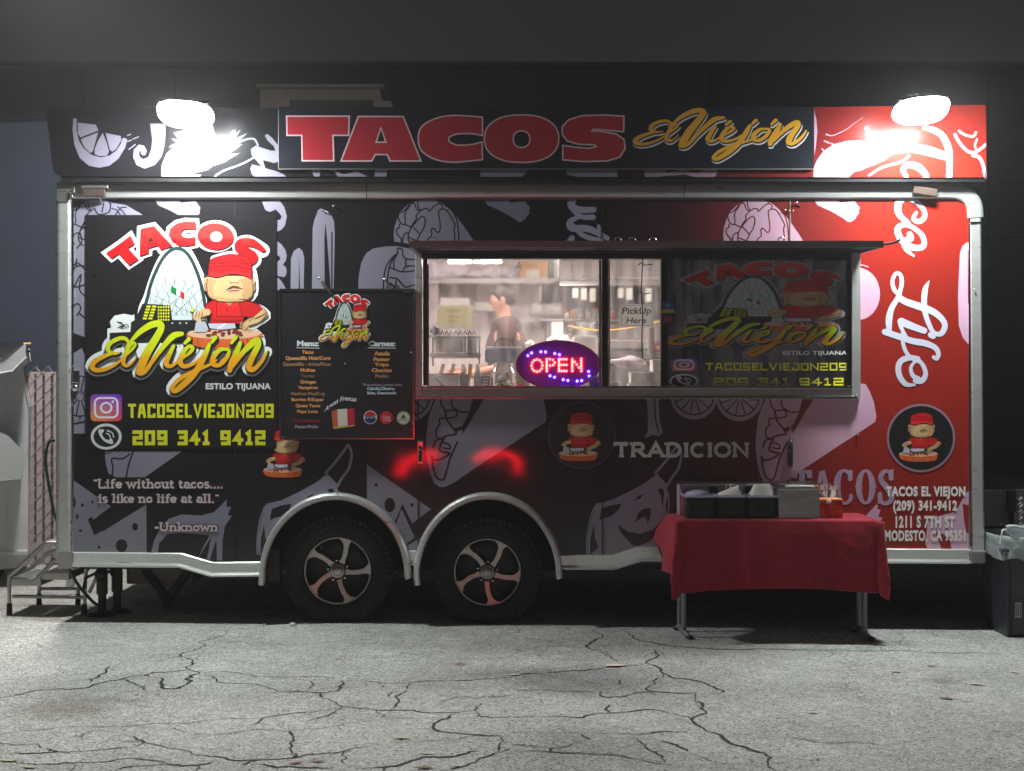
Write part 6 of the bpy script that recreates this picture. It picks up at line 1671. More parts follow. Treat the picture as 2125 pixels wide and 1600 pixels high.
MB().tube([at(1106, 642, 2.12), at(1165, 642, 2.12)], .048, 20).build('roll', 'napkin', pt); MB().tube(smooth_pts([at(1106, 628, 2.12), at(1098, 635, 2.12), at(1098, 648, 2.12), at(1106, 656, 2.12)]), .005, 6).build('holder', 'steel', pt)
wob(P(1083, 1110, 658, 668, 2.1, 2.2, 'small_carton', 'white', None, .002), 'small white carton below the paper towel roll', 'box')
wob(P(1144, 1169, 668, 703, 1.4, 1.5, 'white_canister', 'white', None, .004), 'white rectangular canister left of the pickup pane', 'canister')
hp = smooth_pts([at(1180, 677, 1.2), at(1220, 684, 1.2), at(1262, 686, 1.2), at(1300, 682, 1.2), at(1340, 674, 1.2), at(1390, 664, 1.2)])
wob(MB().tube(hp, .007, 8).build('yellow_hose', 'yellow'), 'yellow gas hose sagging across the middle panes', 'hose')
# white insulated boxes along the back
wob(P(1190, 1240, 699, 760, 1.1, 1.4, 'foam_tray_stack', 'foam', None, .006), 'stack of foam trays behind the right of the open sign', 'trays')
for i in range(7): pass
wb_ = thing('foam_lid_stack', 'ridged top lid of the foam trays behind the open sign', 'lids', at(1215, 699, 1.08))
for i in range(9): P(1192 + i * 5.2, 1195.6 + i * 5.2, 696, 700, 1.08, 1.38, 'rib', 'foam', wb_, .001)
wob(lump(1160, 712, 26, 18, .8, 21, 'white', 'white_bowl'), 'white rounded bowl behind the top of the open sign', 'bowl')
wob(lump(1100, 716, 10, 9, .8, 22, 'white', 'white_cup'), 'white cup behind the upper left of the open sign', 'cup')
wb2 = thing('wrap_dispenser', 'long pale foil wrap dispenser in the pickup pane', 'dispenser', at(1300, 720, .7))
P(1262, 1345, 706, 722, .7, .95, 'box', 'foam', wb2, .005); P(1262, 1340, 726, 730, .69, .72, 'cutter', 'chrome', wb2, .001); P(1262, 1372, 730, 742, .75, 1.1, 'tray', 'steel', wb2, .003)
wob(lump(1306, 754, 34, 14, .55, 31, 'bag', 'plastic_bag'), 'crumpled clear bag below the wrap dispenser', 'bag')
wob(P(1346, 1358, 680, 736, .5, .56, 'steel_bracket', 'steel', None, .002), 'upright steel bracket at the right of the pickup pane', 'bracket')
rt = thing('red_tag', 'small red warning tag beside the steel bracket', 'tag', at(1366, 720, .45)); P(1360, 1372, 712, 728, .45, .46, 'card', 'red', rt); P(1363, 1369, 716, 724, .444, .449, 'print', 'white', rt)
# clutter of the cooking line
for i, px in enumerate((1176, 1190, 1203, 1221, 1236, 1270, 1290, 1306)):
    hgt = (16, 24, 14, 20, 26, 18, 28, 14)[i]; c_ = at(px, 662, 1.66); r_ = .018 + .005 * (i % 3); hh = hgt * .0035
    t = thing('spice_bottle', ['white bottle at the left end of the narrow shelf', 'tall amber bottle second on the narrow shelf', 'short steel shaker third on the narrow shelf', 'green capped bottle left of the mullion', 'tall pale bottle just left of the mullion', 'red sauce bottle left of the pickup sign', 'tall white bottle behind the pickup sign', 'short dark bottle behind the pickup sign'][i], 'bottle', c_, 'bottles on the narrow shelf')
    MB().lathe([(0, 0), (r_, 0), (r_, hh * .7), (r_ * .45, hh * .86), (0, hh * .86)], c_, 'Z', 14).build('bottle', ['white', 'card', 'chrome', 'white', 'paper', 'red', 'white', 'blackplastic'][i], t); MB().lathe([(0, hh * .84), (r_ * .5, hh * .84), (r_ * .5, hh), (0, hh)], c_, 'Z', 12).build('cap', ['red', 'blackplastic', 'steel', 'green', 'red', 'white', 'blue', 'white'][i], t)
for i, px in enumerate((1188, 1206, 1224, 1282, 1300, 1340)):
    wob(P(px, px + 12, 598, 618 + (i % 3) * 4, 1.345, 1.347, 'order_ticket', 'paper'), ['first order ticket hanging from the hood', 'second order ticket, slightly longer', 'third order ticket left of the mullion', 'order ticket just right of the mullion', 'order ticket above the pickup sign', 'order ticket at the right of the pickup pane'][i], 'ticket', 'order tickets clipped under the hood')
for i, px in enumerate((1200, 1222, 1300, 1328)):
    t = thing('hanging_ladle', ['left ladle hanging by the far wall', 'right ladle hanging left of the mullion', 'spatula hanging right of the mullion', 'rightmost utensil on the far wall'][i], 'utensil', at(px, 640, 2.1), 'utensils hung on the far wall')
    MB().tube([at(px, 604, 2.15), at(px + 1, 640, 2.15)], .006, 6).build('handle', 'chrome', t); MB().sphere(at(px + 1, 645, 2.14), .035, 12, 8, (1, .4, .9)).build('bowl', 'chrome', t)
pp = thing('stock_pot', 'tall steel stock pot on the griddle behind the open sign', 'pot', at(1205, 706, 1.5)); c_ = at(1215, 706, 1.55); MB().lathe([(0, 0), (.1, 0), (.1, .12), (.107, .125), (.1, .13), (.096, .12), (.096, .01)], c_, 'Z', 24).build('pot', 'chrome', pp); MB().tube([c_ + Vector((-.1, 0, .09)), c_ + Vector((-.13, 0, .09)), c_ + Vector((-.13, 0, .06)), c_ + Vector((-.1, 0, .06))], .006, 6).build('handle', 'darksteel', pp)
# foam boxes at the counter right
def fbox(a, b_, c, d, lb, Y=.2):
    t = thing('foam_box', lb, 'foam box', at((a + b_) / 2, d, Y), 'white takeout boxes by the pickup pane')
    P(a, b_, c + 2, d, Y, Y + .22, 'base', 'foam', t, .004); P(a - 1, b_ + 1, c, c + 3, Y - .004, Y + .22, 'lid', 'foam', t, .003)
fbox(1307, 1351, 796, 812, 'lower left takeout box in the pickup pane', .10); fbox(1352, 1374, 796, 812, 'lower right takeout box cut by the black mullion', .10)
fbox(1310, 1352, 772, 795, 'upper left takeout box resting on the lower left one', .12); fbox(1353, 1374, 772, 795, 'upper right takeout box by the black mullion', .12); fbox(1355, 1374, 746, 771, 'topmost takeout box by the black mullion', .14)
cd = thing('card_holder', 'white holder with black business cards at the pickup pane', 'card holder', at(1276, 812, .06))
m_ = MB(); m_.slab(PX([(1262, 791), (1272, 803), (1262, 812)], .06), .06, .12); m_.build('side', 'white', cd); m_ = MB(); m_.slab(PX([(1281, 791), (1291, 791), (1291, 810), (1285, 806)], .06), .06, .12); m_.build('side', 'white', cd)
P(1268, 1286, 796, 803, .08, .10, 'card', 'blackplastic', cd); P(1270, 1284, 798, 799.5, .078, .0795, 'print', 'white', cd)
cable = smooth_pts([at(1334, 538, -.03), at(1332, 575, -.03), at(1331, 610, -.03), at(1334, 650, -.03), at(1332, 700, -.03), at(1334, 744, -.03)])
cbl = thing('power_line', 'thin black cord hanging in front of the pickup sign', 'cord', cable[-1]); MB().tube(cable, .0035, 6).build('cord', 'black', cbl)
for q in ((1334, 548), (1330, 608)): MB().tube(smooth_pts([at(q[0] - 10, q[1] + 3, -.03), at(q[0] - 2, q[1] - 3, -.035), at(q[0] + 4, q[1] + 2, -.03), at(q[0] + 20, q[1], -.03)]), .0035, 6).build('knot', 'black', cbl)
# left rack
rk = thing('steel_rack', 'small steel rack at the left of the window holding plates', 'rack', at(940, 800, .45))
P(884, 997, 696, 699, .40, .75, 'shelf', 'steel', rk, .001); P(892, 996, 732, 738, .40, .75, 'tray', 'steel', rk, .002); P(894, 994, 738, 742, .42, .75, 'tray', 'steel', rk)
for x in (884, 897, 993): P(x, x + 3, 699, 760, .42, .45, 'post', 'blackplastic' if x == 897 else 'steel', rk)
pl = thing('plate_stack', 'stack of white plates between the rack shelves', 'plates', at(932, 732, .5))
for i in range(8): MB().lathe([(0, 0), (.095, 0), (.112, .010), (.108, .011), (.092, .003), (0, .003)], at(931, 731 - i * 4.0, .6) , 'Z', 24).build('plate', 'foam', pl)
pb = thing('lid_stack', 'narrow stack of white lids right of the plates', 'lids', at(980, 732, .5))
for i in range(4): P(969, 991, 702 + i * 7.6, 709 + i * 7.6, .5, .68, 'lid', 'foam', pb, .004)
P(963, 967, 700, 733, .45, .5, 'divider', 'blackplastic', pb)
hs_ = MB()
for i in range(9): hs_.tube([at(905 + i * 9.5, 694 + (i % 2), .46), at(908 + i * 9.5, 686, .46), at(912 + i * 9.5, 694, .46)], .006, 6)
wob(hs_.build('scoop_handles', 'darksteel'), 'row of dark scoop handles on top of the rack', 'utensils')
wob(MB().sphere(at(903, 686, .5), .035, 12, 8, (1, 1, .9)).build('black_bowl', 'blackplastic'), 'small black bowl on the left of the rack', 'bowl')
sb = thing('steel_bin', 'square steel pan below the rack', 'pan', at(915, 810, .3)); P(884, 950, 780, 814, .25, .5, 'pan', 'steel', sb, .003); P(882, 952, 775, 780, .24, .5, 'rim', 'chrome', sb, .002)
for i, (a_, b_, cc) in enumerate(((953, 972, 'darksteel'), (983, 1000, 'darksteel'))):
    bt_ = thing('squeeze_bottle', ['dark bottle with pale cap left of the jar', 'dark bottle with pale cap nearest the jar'][i], 'bottle', at((a_ + b_) / 2, 812, .3), 'squeeze bottles by the jar')
    w_ = (ax(b_, .3) - ax(a_, .3)) / 2; z0 = az(812, .3); hgt = az(772, .3) - z0
    MB().lathe([(0, 0), (w_, 0), (w_, hgt * .8), (w_ * .6, hgt), (0, hgt)], at((a_ + b_) / 2, 812, .3), 'Z', 16).build('bottle', 'bin', bt_); MB().lathe([(0, hgt), (w_ * .62, hgt), (w_ * .5, hgt + .05), (0, hgt + .05)], at((a_ + b_) / 2, 812, .3), 'Z', 16).build('cap', 'foam', bt_)
for i, (x, y0, y1) in enumerate(((918, 755, 776), (940, 755, 776), (975, 756, 800))):
    wob(MB().tube([at(x - 4, y1, .42), at(x + 2, y0, .42)], .012, 8).build('tongs', 'card' if i != 1 else 'skin'), ['tan wooden handle leaning behind the steel pan', 'pinkish handle beside the tan one behind the steel pan', 'tan handle standing between the two dark bottles'][i], 'utensil')
tb_ = thing('card_reader', 'white tablet card reader leaning on the window sill', 'card reader', at(915, 812, .08))
m_ = MB(); m_.slab(PX([(889, 777), (905, 778), (938, 811), (922, 813)], .08), .08, .1); m_.build('body', 'white', tb_, .002)
m_ = MB(); m_.slab(PX([(898, 783), (908, 784), (929, 805), (919, 806)], .08), .076, .0795); m_.build('screen', mat('reader_screen', (120, 138, 134), .2), tb_)
ky = thing('keypad', 'small black keypad beside the jar', 'keypad', at(1007, 812, .1)); P(999, 1016, 780, 812, .1, .12, 'body', 'blackplastic', ky, .002)
for r in range(4):
    for c in range(3): P(1002 + c * 4.2, 1004.6 + c * 4.2, 784 + r * 6, 787 + r * 6, .096, .0995, 'key', 'white', ky)
jr = thing('tip_jar', 'clear plastic jar with blue lid and wire handle on the sill', 'jar', at(1045, 812, .22))
cj = at(1045, 812, .22); s_ = (CAM_D + .22) / FPX
MB().lathe([(0, 0), (24 * s_, 0), (27 * s_, 6 * s_), (27 * s_, 36 * s_), (23 * s_, 45 * s_), (20 * s_, 49 * s_), (20 * s_, 60 * s_)], cj, 'Z', 28).build('jar', 'glass', jr)
for k, (x, y, rr_) in enumerate(((1035, 800, 8), (1050, 795, 9), (1060, 803, 7), (1040, 785, 8), (1055, 778, 7), (1046, 806, 8))):
    lo = lump(x, y, rr_, rr_ * .7, .22, 60 + k, 'napkin' if k % 2 else 'card', 'banknote'); lo.parent = jr; lo.location = -ORG[jr.name]
m_ = MB(); zc = az(738, .22) - cj.z
for (r0, h0) in ((0, 0),): pass
P(1006, 1084, 724, 752, .14, .30, 'lid', 'blue', jr, .016)
P(1008, 1082, 719, 725, .15, .29, 'lid_rim', 'white', jr, .004)
MB().tube(smooth_pts([at(1022, 720, .2), at(1032, 707, .2), at(1048, 703, .2), at(1062, 708, .2), at(1070, 720, .2)]), .0045, 6).build('handle', 'darksteel', jr)
wob(P(1073, 1088, 796, 810, .14, .18, 'red_packet', 'red', None, .002), 'small red packet between the jar and the open sign', 'packet')
# paper notice taped inside the pane
nt_ = thing('taped_notice', 'pale yellow paper notice taped inside the left pane', 'notice', at(943, 678, .03))
MB().pbox(909, 979, 635, 679, .030, .032).build('sheet', thin_mat('yellowed_paper', (238, 234, 214)), nt_)
art = Art(.030, .0002, .0004); 
for x0, x1, y in ((924, 962, 645), (929, 957, 657), (932, 952, 666)): art.stroke([(x0 + k * 4, y + (2 if k % 2 else -2)) for k in range(int((x1 - x0) / 4))], 1.4, (204, 200, 172))
art.build('faint_ink', nt_)
wob(P(914, 974, 618, 634, 1.7, 1.95, 'white_case', 'white', None, .004), 'white case behind the top of the taped notice', 'case')
P_ = P(984, 1034, 628, 646, 2.0, 2.2, 'white_wrapper_roll', 'napkin', None, .006); wob(P_, 'pale paper roll on the far wall left of the cook', 'paper roll')
# ---- pickup sign
pu = thing('pickup_sign', 'white card reading PickUp Here in green handwriting', 'sign', at(1321, 678, 0))
MB().pbox(1287, 1356, 631, 678, -.016, -.0135).build('card', thin_mat('sign_card', (250, 252, 246)), pu, .001)
art = Art(-.016, .0001, .0004); G_ = (30, 92, 70)
art.stroke([(1289.5, 633.5), (1353.5, 633.5), (1353.5, 675.5), (1289.5, 675.5)], .7, (90, 120, 100), smooth=False, closed=True)
art.text('PickUp', 1291, 638, 1351, 656, G_, .012, shear=.12); art.text('Here', 1300, 659, 1341, 671, G_, .012, shear=.12); art.build('lettering', pu)
# ---- the LED sign
os_ = thing('open_sign', 'oval LED sign reading OPEN in red with blue dots', 'sign', at(1158, 808, .03))
co_ = at(1158, 757, 0); 
k = 1 / FPX * (CAM_D + .0)
def oval(rx, ry, y0, y1, name, m):
    mb = MB(); n = 56; vs = []
    for y, s_ in ((y1, 1), (y0 + .004, 1), (y0, .97)):
        for i in range(n):
            t = 2 * PI * i / n; vs.append((co_.x + rx * k * s_ * math.cos(t), y, co_.z + ry * k * s_ * math.sin(t)))
    fs = [(r * n + i, r * n + (i + 1) % n, (r + 1) * n + (i + 1) % n, (r + 1) * n + i) for r in range(2) for i in range(n)] + [tuple(range(2 * n, 3 * n)), tuple(reversed(range(n)))]
    mb.add(vs, fs); return mb.build(name, m, os_)
oval(88, 51, -.008, .012, 'board', mat('sign_board_plastic', (130, 30, 120), .35, coat=.4, emit=(90, 10, 130), estr=.16))
rb = MB(); n = 60
vs = []
for i in range(n):
    t = 2 * PI * i / n
    for (s_, y) in ((1.0, -.008), (1.0, -.016), (.965, -.016), (.955, -.008)): vs.append((co_.x + 88 * k * s_ * math.cos(t), y, co_.z + 51 * k * s_ * math.sin(t)))
rb.add(vs, [(i * 4 + j, i * 4 + (j + 1) % 4, ((i + 1) % n) * 4 + (j + 1) % 4, ((i + 1) % n) * 4 + j) for i in range(n) for j in range(4)]); rb.build('rim', mat('magenta_rim', (150, 24, 90), .25), os_)
dots = []
for i in range(12): t = 2 * PI * i / 12; dots.append((1220 + 50 * math.sin(t), 1150 - 56 * math.cos(t)))
dots += [(1310, 1092 + i * 21.4) for i in range(6)] + [(1338, 1091), (1366, 1097), (1383, 1122), (1368, 1145), (1340, 1150)]
dots += [(1423, 1092 + i * 21.4) for i in range(6)] + [(1423 + 23 * j, y) for j in (1, 2, 3) for y in (1092, 1143, 1199)]
dots += [(1545, 1092 + i * 21.4) for i in range(6)] + [(1628, 1087 + i * 22.4) for i in range(6)] + [(1566, 1115), (1586, 1140), (1606, 1166)]
dots = [(d if d[0] != 1423 + 69 else (1491, d[1])) for d in dots]
def led(list_, m, nm, r=2.5):
    mb = MB()
    for (x, y) in list_: p = Z('D', [(x, y)])[0]; mb.sphere(at(p[0], p[1], -.011), r * k, 8, 6)
    mb.build(nm, m, os_, kind='stuff')
led(dots, 'ledred', 'red_leds'); bd = [(1135, 1058), (1170, 1033), (1255, 1022), (1298, 1024), (1384, 1038), (1426, 1048), (1340, 1244), (1380, 1257), (1462, 1279), (1504, 1287), (1590, 1293), (1632, 1288), (1702, 1246), (1696, 1204)]
led(bd, 'ledblue', 'blue_leds', 2.9)
# glowing diffuser rings round the diodes
gl = MB()
MB().pbox(1138, 1180, 805, 812, -.02, .03).build('foot', 'white', os_, .003)
sk = thing('clear_sticker', 'small purple picture card at the lower right of the open sign', 'card', at(1236, 812, 0))
MB().pbox(1223, 1250, 781, 811, -.022, -.020).build('card', mat('purple_card', (150, 110, 180), .3), sk); art = Art(-.022, .0001, .0004); art.poly([(1226, 784), (1247, 784), (1247, 808), (1226, 808)], (120, 80, 160)); art.ell(1236, 798, 5, 4, (60, 60, 190), 12); art.ell(1242, 790, 3, 5, (200, 90, 150), 10); art.build('picture', sk)

# ---- the cook seen through the greasy pane
def person():
    t = thing('person', 'cook with dark hair and brown shirt half hidden behind the blue lidded jar', 'person', (ax(1052, 1.5), 1.5, .52))
    cx = ax(1052, 1.5); y = 1.5; z0 = .52
    V = {}; E = []; R = {}
    def n(name, p, r, par=None):
        V[name] = Vector(p); R[name] = r
        if par: E.append((par, name))
    n('pelvis', (cx + .02, y, z0 + .92), .13); n('belly', (cx + .01, y, z0 + 1.08), .125, 'pelvis'); n('chest', (cx, y, z0 + 1.28), .135, 'belly'); n('upper', (cx - .005, y, z0 + 1.38), .10, 'chest')
    n('neck', (cx - .015, y, z0 + 1.46), .052, 'upper'); n('neck2', (cx - .03, y, z0 + 1.51), .052, 'neck'); n('head', (cx - .045, y, z0 + 1.59), .088, 'neck2'); n('crown', (cx - .04, y, z0 + 1.66), .078, 'head')
    for s, nm in ((-1, 'l'), (1, 'r')):
        n('sh' + nm, (cx, y + s * .15, z0 + 1.36), .062, 'upper')
        if s == -1: el, wr = (cx - .05, y - .2, z0 + 1.1), (cx - .27, y - .16, z0 + 1.06)
        else: el, wr = (cx - .06, y + .2, z0 + 1.1), (cx - .28, y + .15, z0 + 1.08)
        n('el' + nm, el, .043, 'sh' + nm); n('wr' + nm, wr, .028, 'el' + nm)
        d = (Vector(wr) - Vector(el)).normalized(); pa = Vector(wr) + d * .06; n('pa' + nm, pa, .034, 'wr' + nm)
        side = d.cross(Vector((0, 1, 0))).normalized()
        for k, (o, L_) in enumerate(((-.03, .055), (-.01, .07), (.01, .066), (.028, .052))):
            a = pa + side * o + d * .03; n('f%s%d' % (nm, k), a, .010, 'pa' + nm); n('g%s%d' % (nm, k), a + d * L_ * .6 + side * .004, .009, 'f%s%d' % (nm, k)); n('h%s%d' % (nm, k), a + d * L_ * 1.1 + Vector((-.012, 0, -.006)), .007, 'g%s%d' % (nm, k))
        n('t1' + nm, Vector(wr) + d * .025 + side * .04, .011, 'wr' + nm); n('t2' + nm, Vector(wr) + d * .055 + side * .055, .009, 't1' + nm)
        n('hip' + nm, (cx + .02, y + s * .09, z0 + .86), .09, 'pelvis'); n('kn' + nm, (cx + .0, y + s * .1, z0 + .48), .06, 'hip' + nm); n('an' + nm, (cx + .03, y + s * .1, z0 + .09), .042, 'kn' + nm); n('to' + nm, (cx - .12, y + s * .1, z0 + .04), .035, 'an' + nm)
    names = list(V); me = bpy.data.meshes.new('body'); o0 = ORG[t.name]
    me.from_pydata([tuple(V[a] - o0) for a in names], [(names.index(a), names.index(b_)) for a, b_ in E], [])
    ob = bpy.data.objects.new('body', me); COL.objects.link(ob); ob.parent = t; ORG[ob.name] = o0
    sk_ = ob.modifiers.new('skin', 'SKIN'); sk_.use_smooth_shade = True
    for i, a in enumerate(names): me.skin_vertices[0].data[i].radius = (R[a], R[a])
    me.skin_vertices[0].data[0].use_root = True
    ob.modifiers.new('sub', 'SUBSURF').render_levels = 2
    me.materials.append(M['skin'])
    # clothes and hair
    def shell(name, m, parts, grow):
        mb = MB()
        for pts in parts: mb.tube(smooth_pts([V[a] for a in pts], n=3), [x for x in smr([R[a] * grow for a in pts])], 16)
        mb.build(name, m, t)
    def smr(r): 
        return [v.x for v in smooth_pts([(q, 0, 0) for q in r], n=3)]
    shell('shirt', 'brown', [['pelvis', 'belly', 'chest', 'upper'], ['upper', 'shl', 'ell'], ['upper', 'shr', 'elr']], 1.14)
    shell('trousers', 'darksteel', [['pelvis', 'hipl', 'knl', 'anl'], ['pelvis', 'hipr', 'knr', 'anr']], 1.18)
    hr = MB(); hr.sphere((cx - .03, y, z0 + 1.63), .100, 18, 12, (1, .86, .95)); hr.v = [v if v.z > z0 + 1.53 else Vector((v.x, v.y, z0 + 1.53)) for v in hr.v]
    hr.v = [Vector((max(v.x, cx - .12 + max(0, z0 + 1.66 - v.z) * .9), v.y, v.z)) for v in hr.v]; hr.build('hair', 'hair', t)
    MB().sphere((cx - .108, y, z0 + 1.575), .016, 8, 6, (1.2, .8, 1.1)).build('nose', 'skin', t)
    for s in (-1, 1):
        MB().sphere((cx - .098, y + s * .03, z0 + 1.60), .010, 8, 6).build('eye', 'white', t)
    MB().box(cx - .108, cx - .098, y - .022, y + .022, z0 + 1.540, z0 + 1.548).build('mouth', 'red', t, .002)
    MB().sphere((cx - .03, y - .082, z0 + 1.59), .026, 8, 6, (.7, .4, 1.1)).build('ear', 'skin', t)
person()
# ================================================================== MENU BOARD
mbd = thing('menu_board', 'black menu board with gold dishes and logo hung left of the window', 'menu board', at(720, 912, -.03))
MY = -.045
MB().pbox(582, 858, 602, 911, MY, MY + .008).build('board', mat('menu_board_face', (24, 26, 30), .32, coat=.4, bump=.25, bscale=3), mbd)
fr = MB()
for (a_, b_, c, d) in ((580, 860, 599, 603.2), (580, 860, 909.5, 911.6), (580, 582.4, 603, 910), (857, 860, 603, 910)): fr.pbox(a_, b_, c, d, MY - .006, MY + .008)
fr.build('frame', 'chrome', mbd)
a = Art(MY, .00003, .0006); a.T = (664 - 118 * .0914, 609 - 44 * .0998, .0914, .0998); logo(a); a.T = (0, 0, 1, 1); a.build('logo_print', mbd)
def zc(x, y): return Z('C', [(x, y)])[0]
def ml(txt, x0, y0, x1, y1, col, bold=.03):
    p, q = zc(x0, y0), zc(x1, y1); a.text(txt, p[0], p[1], q[0], q[1], col, bold)
a = Art(MY, .00005, .0008)
W_, GD, DM = (206, 216, 216), (214, 152, 84), (150, 116, 84)
ml('Menu:', 258, 580, 465, 635, W_, .05); ml('Carnes:', 935, 582, 1190, 635, W_, .05)
for (x0, x1) in ((255, 468), (933, 1193)):
    p, q = zc(x0, 648), zc(x1, 652); a.stroke([(p[0], p[1]), (q[0], q[1])], 1.3, W_, smooth=False)
for (t, x0, x1, y0, y1, c) in (('Tacos', 305, 415, 672, 706, GD), ('Quesadilla Maiz/Corn', 150, 575, 728, 770, GD), ('Quesadilla - Arina/Flour', 122, 585, 785, 826, DM), ('Mulitas', 290, 432, 842, 876, GD), ('Tortas', 298, 425, 898, 932, (120, 90, 80)),
        ('Gringas', 288, 438, 955, 996, GD), ('Vampiros', 268, 455, 1010, 1050, GD), ('Nachos Med/Lrg', 200, 522, 1066, 1108, DM), ('Burrito R/Super', 205, 515, 1122, 1164, GD), ('Quesa Tacos', 245, 478, 1180, 1218, GD), ('Papa Loca', 260, 455, 1235, 1276, GD),
        ('Trompo', 208, 480, 1320, 1364, (130, 30, 40)), ('Pastor/Pollo', 238, 460, 1380, 1412, (150, 140, 140)),
        ('Asada', 990, 1138, 680, 722, GD), ('Pastor', 985, 1140, 738, 776, GD), ('Tripa', 995, 1130, 790, 832, GD), ('Chorizo', 965, 1158, 842, 880, GD), ('Pollo', 1000, 1126, 898, 934, DM),
        ('*Everything comes with', 872, 1252, 985, 1018, (130, 130, 136)), ('Cebolla,Cilantro,', 922, 1188, 1020, 1054, (180, 206, 214)), ('Salsa, Guacamole', 922, 1198, 1062, 1094, (180, 206, 214))):
    ml(t, x0, y0, x1, y1, c, .035)
a.build('menu_lettering', mbd)
a = Art(MY, .00005, .0014)
a.warp = None
vs, fs = glyph_mesh('Aguas Frescas', .02, .25, 1.0)
xs_ = [v[0] for v in vs]; w0, w1 = min(xs_), max(xs_)
p0 = zc(515, 1250); 
def wp(x, y):
    t = (x - w0) / (w1 - w0); s_ = 1
    X = 515 + t * 310; Yb = 1262 - 115 * math.sin(min(1, t * 1.15) * PI * .62); sl = -.45 + t * .85
    X += y * 60 * (-sl * .3); return zc(X, Yb - y * 62)
a.d += a.step; a._emit([wp(*v) for v in vs], [a.d] * len(vs), fs, (206, 212, 214))
a.poly([zc(585, 1250), zc(640, 1232), zc(648, 1400), zc(600, 1410)], (190, 90, 50)); a.poly([zc(640, 1232), zc(732, 1226), zc(738, 1392), zc(648, 1400)], (206, 200, 184)); a.poly([zc(732, 1226), zc(800, 1222), zc(808, 1385), zc(738, 1392)], (180, 34, 54)); a.poly([zc(602, 1398), zc(808, 1380), zc(806, 1392), zc(606, 1418)], (170, 160, 90))
p = zc(953, 1308); a.ell(p[0], p[1], 14, 14, (200, 204, 210), 28); a.poly([(p[0] + 12.6 * math.cos(t), p[1] + 12.6 * math.sin(t)) for t in [math.radians(q) for q in range(190, 351, 10)]] + [(p[0] + 12, p[1] - 3)], (190, 30, 34)); a.poly([(p[0] + 12.6 * math.cos(t), p[1] + 12.6 * math.sin(t)) for t in [math.radians(q) for q in range(10, 171, 10)]] , (24, 40, 90)); a.text('PEPSI', p[0] - 10, p[1] - 2.8, p[0] + 10, p[1] + 2.8, (30, 40, 70), .04)
p = zc(1105, 1312); a.ell(p[0], p[1], 13.5, 13.5, (186, 34, 38), 28); a.text('Coca', p[0] - 8, p[1] - 5, p[0] + 8, p[1] + 1, (222, 180, 180), .01, shear=.3); a.text('Cola', p[0] - 7, p[1] + 1.5, p[0] + 8, p[1] + 7, (222, 180, 180), .01, shear=.3)
p = zc(1267, 1314); a.ell(p[0], p[1], 13.5, 13.5, (196, 196, 170), 28); a.ell(p[0], p[1], 12, 12, (40, 60, 50), 28, hole=.95); a.poly([(p[0] - 6, p[1] + 1), (p[0], p[1] - 9), (p[0] + 6, p[1] + 1)], (30, 80, 50)); a.stroke([(p[0] - 9, p[1] + 4), (p[0] + 9, p[1] + 4)], 2, (130, 110, 70))
a.build('drinks_print', mbd)
for (x, y) in ((586, 735), (717, 755), (853, 731), (856, 876), (586, 907)): MB().sphere(at(x, y, MY), .0055, 8, 5).build('pin', 'chrome', mbd)
for (x, y) in ((662, 578), (798, 579)):
    MB().sphere(at(x, y, -.02), .010, 10, 6).build('hook', 'chrome', mbd)
MB().tube([at(668, 584, -.03), at(680, 600, -.06), at(690, 612, -.06)], [.006, .009, .007], 8).build('strap', 'rubber', mbd)
MB().tube(smooth_pts([at(800, 582, -.02), at(812, 600, -.05), at(822, 592, -.05), at(838, 606, -.05), at(856, 604, -.05)]), .005, 8).build('strap', 'rubber', mbd)

# ================================================================== FOLDING TABLE
YT0, YT1 = -.50, -.04          # front and back edge of the top
ZT = az(1080, YT0) 
XL, XR = ax(1414, YT0), ax(1818, YT0)
tb = thing('folding_table', 'folding table with grey tube legs under the red cloth', 'table', ((XL + XR) / 2, -.35, gz(1.5)))
MB().box(XL + .01, XR - .01, YT0 + .01, YT1 - .01, ZT - .045, ZT - .003).build('tabletop', 'white', tb, .006)
M['legpaint'] = mat('grey_leg_paint', (128, 132, 134), .4, .3)
for (pxa, pxb) in ((1410, 1419), (1782, 1794)):
    for i, px in enumerate((pxa, pxb)):
        Y = (-.14, -.34)[i]
        X = ax(px, Y)
        MB().tube([(X, Y, gz(X) + .03), (X, Y, ZT - .05)], .0145 if pxa < 1500 else .017, 12).build('leg', 'legpaint', tb)
    Xa, Xb = ax(pxa, -.14), ax(pxb, -.34); sgn = 1
    o_ = .0
    pts = smooth_pts([(Xa - .012, -.08, gz(Xa) + .012), (Xa, -.14, gz(Xa) + .035), ((Xa + Xb) / 2, -.24, gz(Xa) + .028), (Xb, -.34, gz(Xb) + .03), (Xb + .025, -.41, gz(Xb) + .012)])
    MB().tube(pts, .016, 10).build('foot_bar', 'legpaint', tb)
    for q in (pts[0], pts[-1]): MB().sphere(q, .021, 10, 8, (1.1, 1.6, .7)).build('foot_cap', 'blackplastic', tb)
    MB().tube([(Xa, -.14, ZT - .15), (Xb, -.34, ZT - .15)], .01, 8).build('crossbar', 'legpaint', tb)

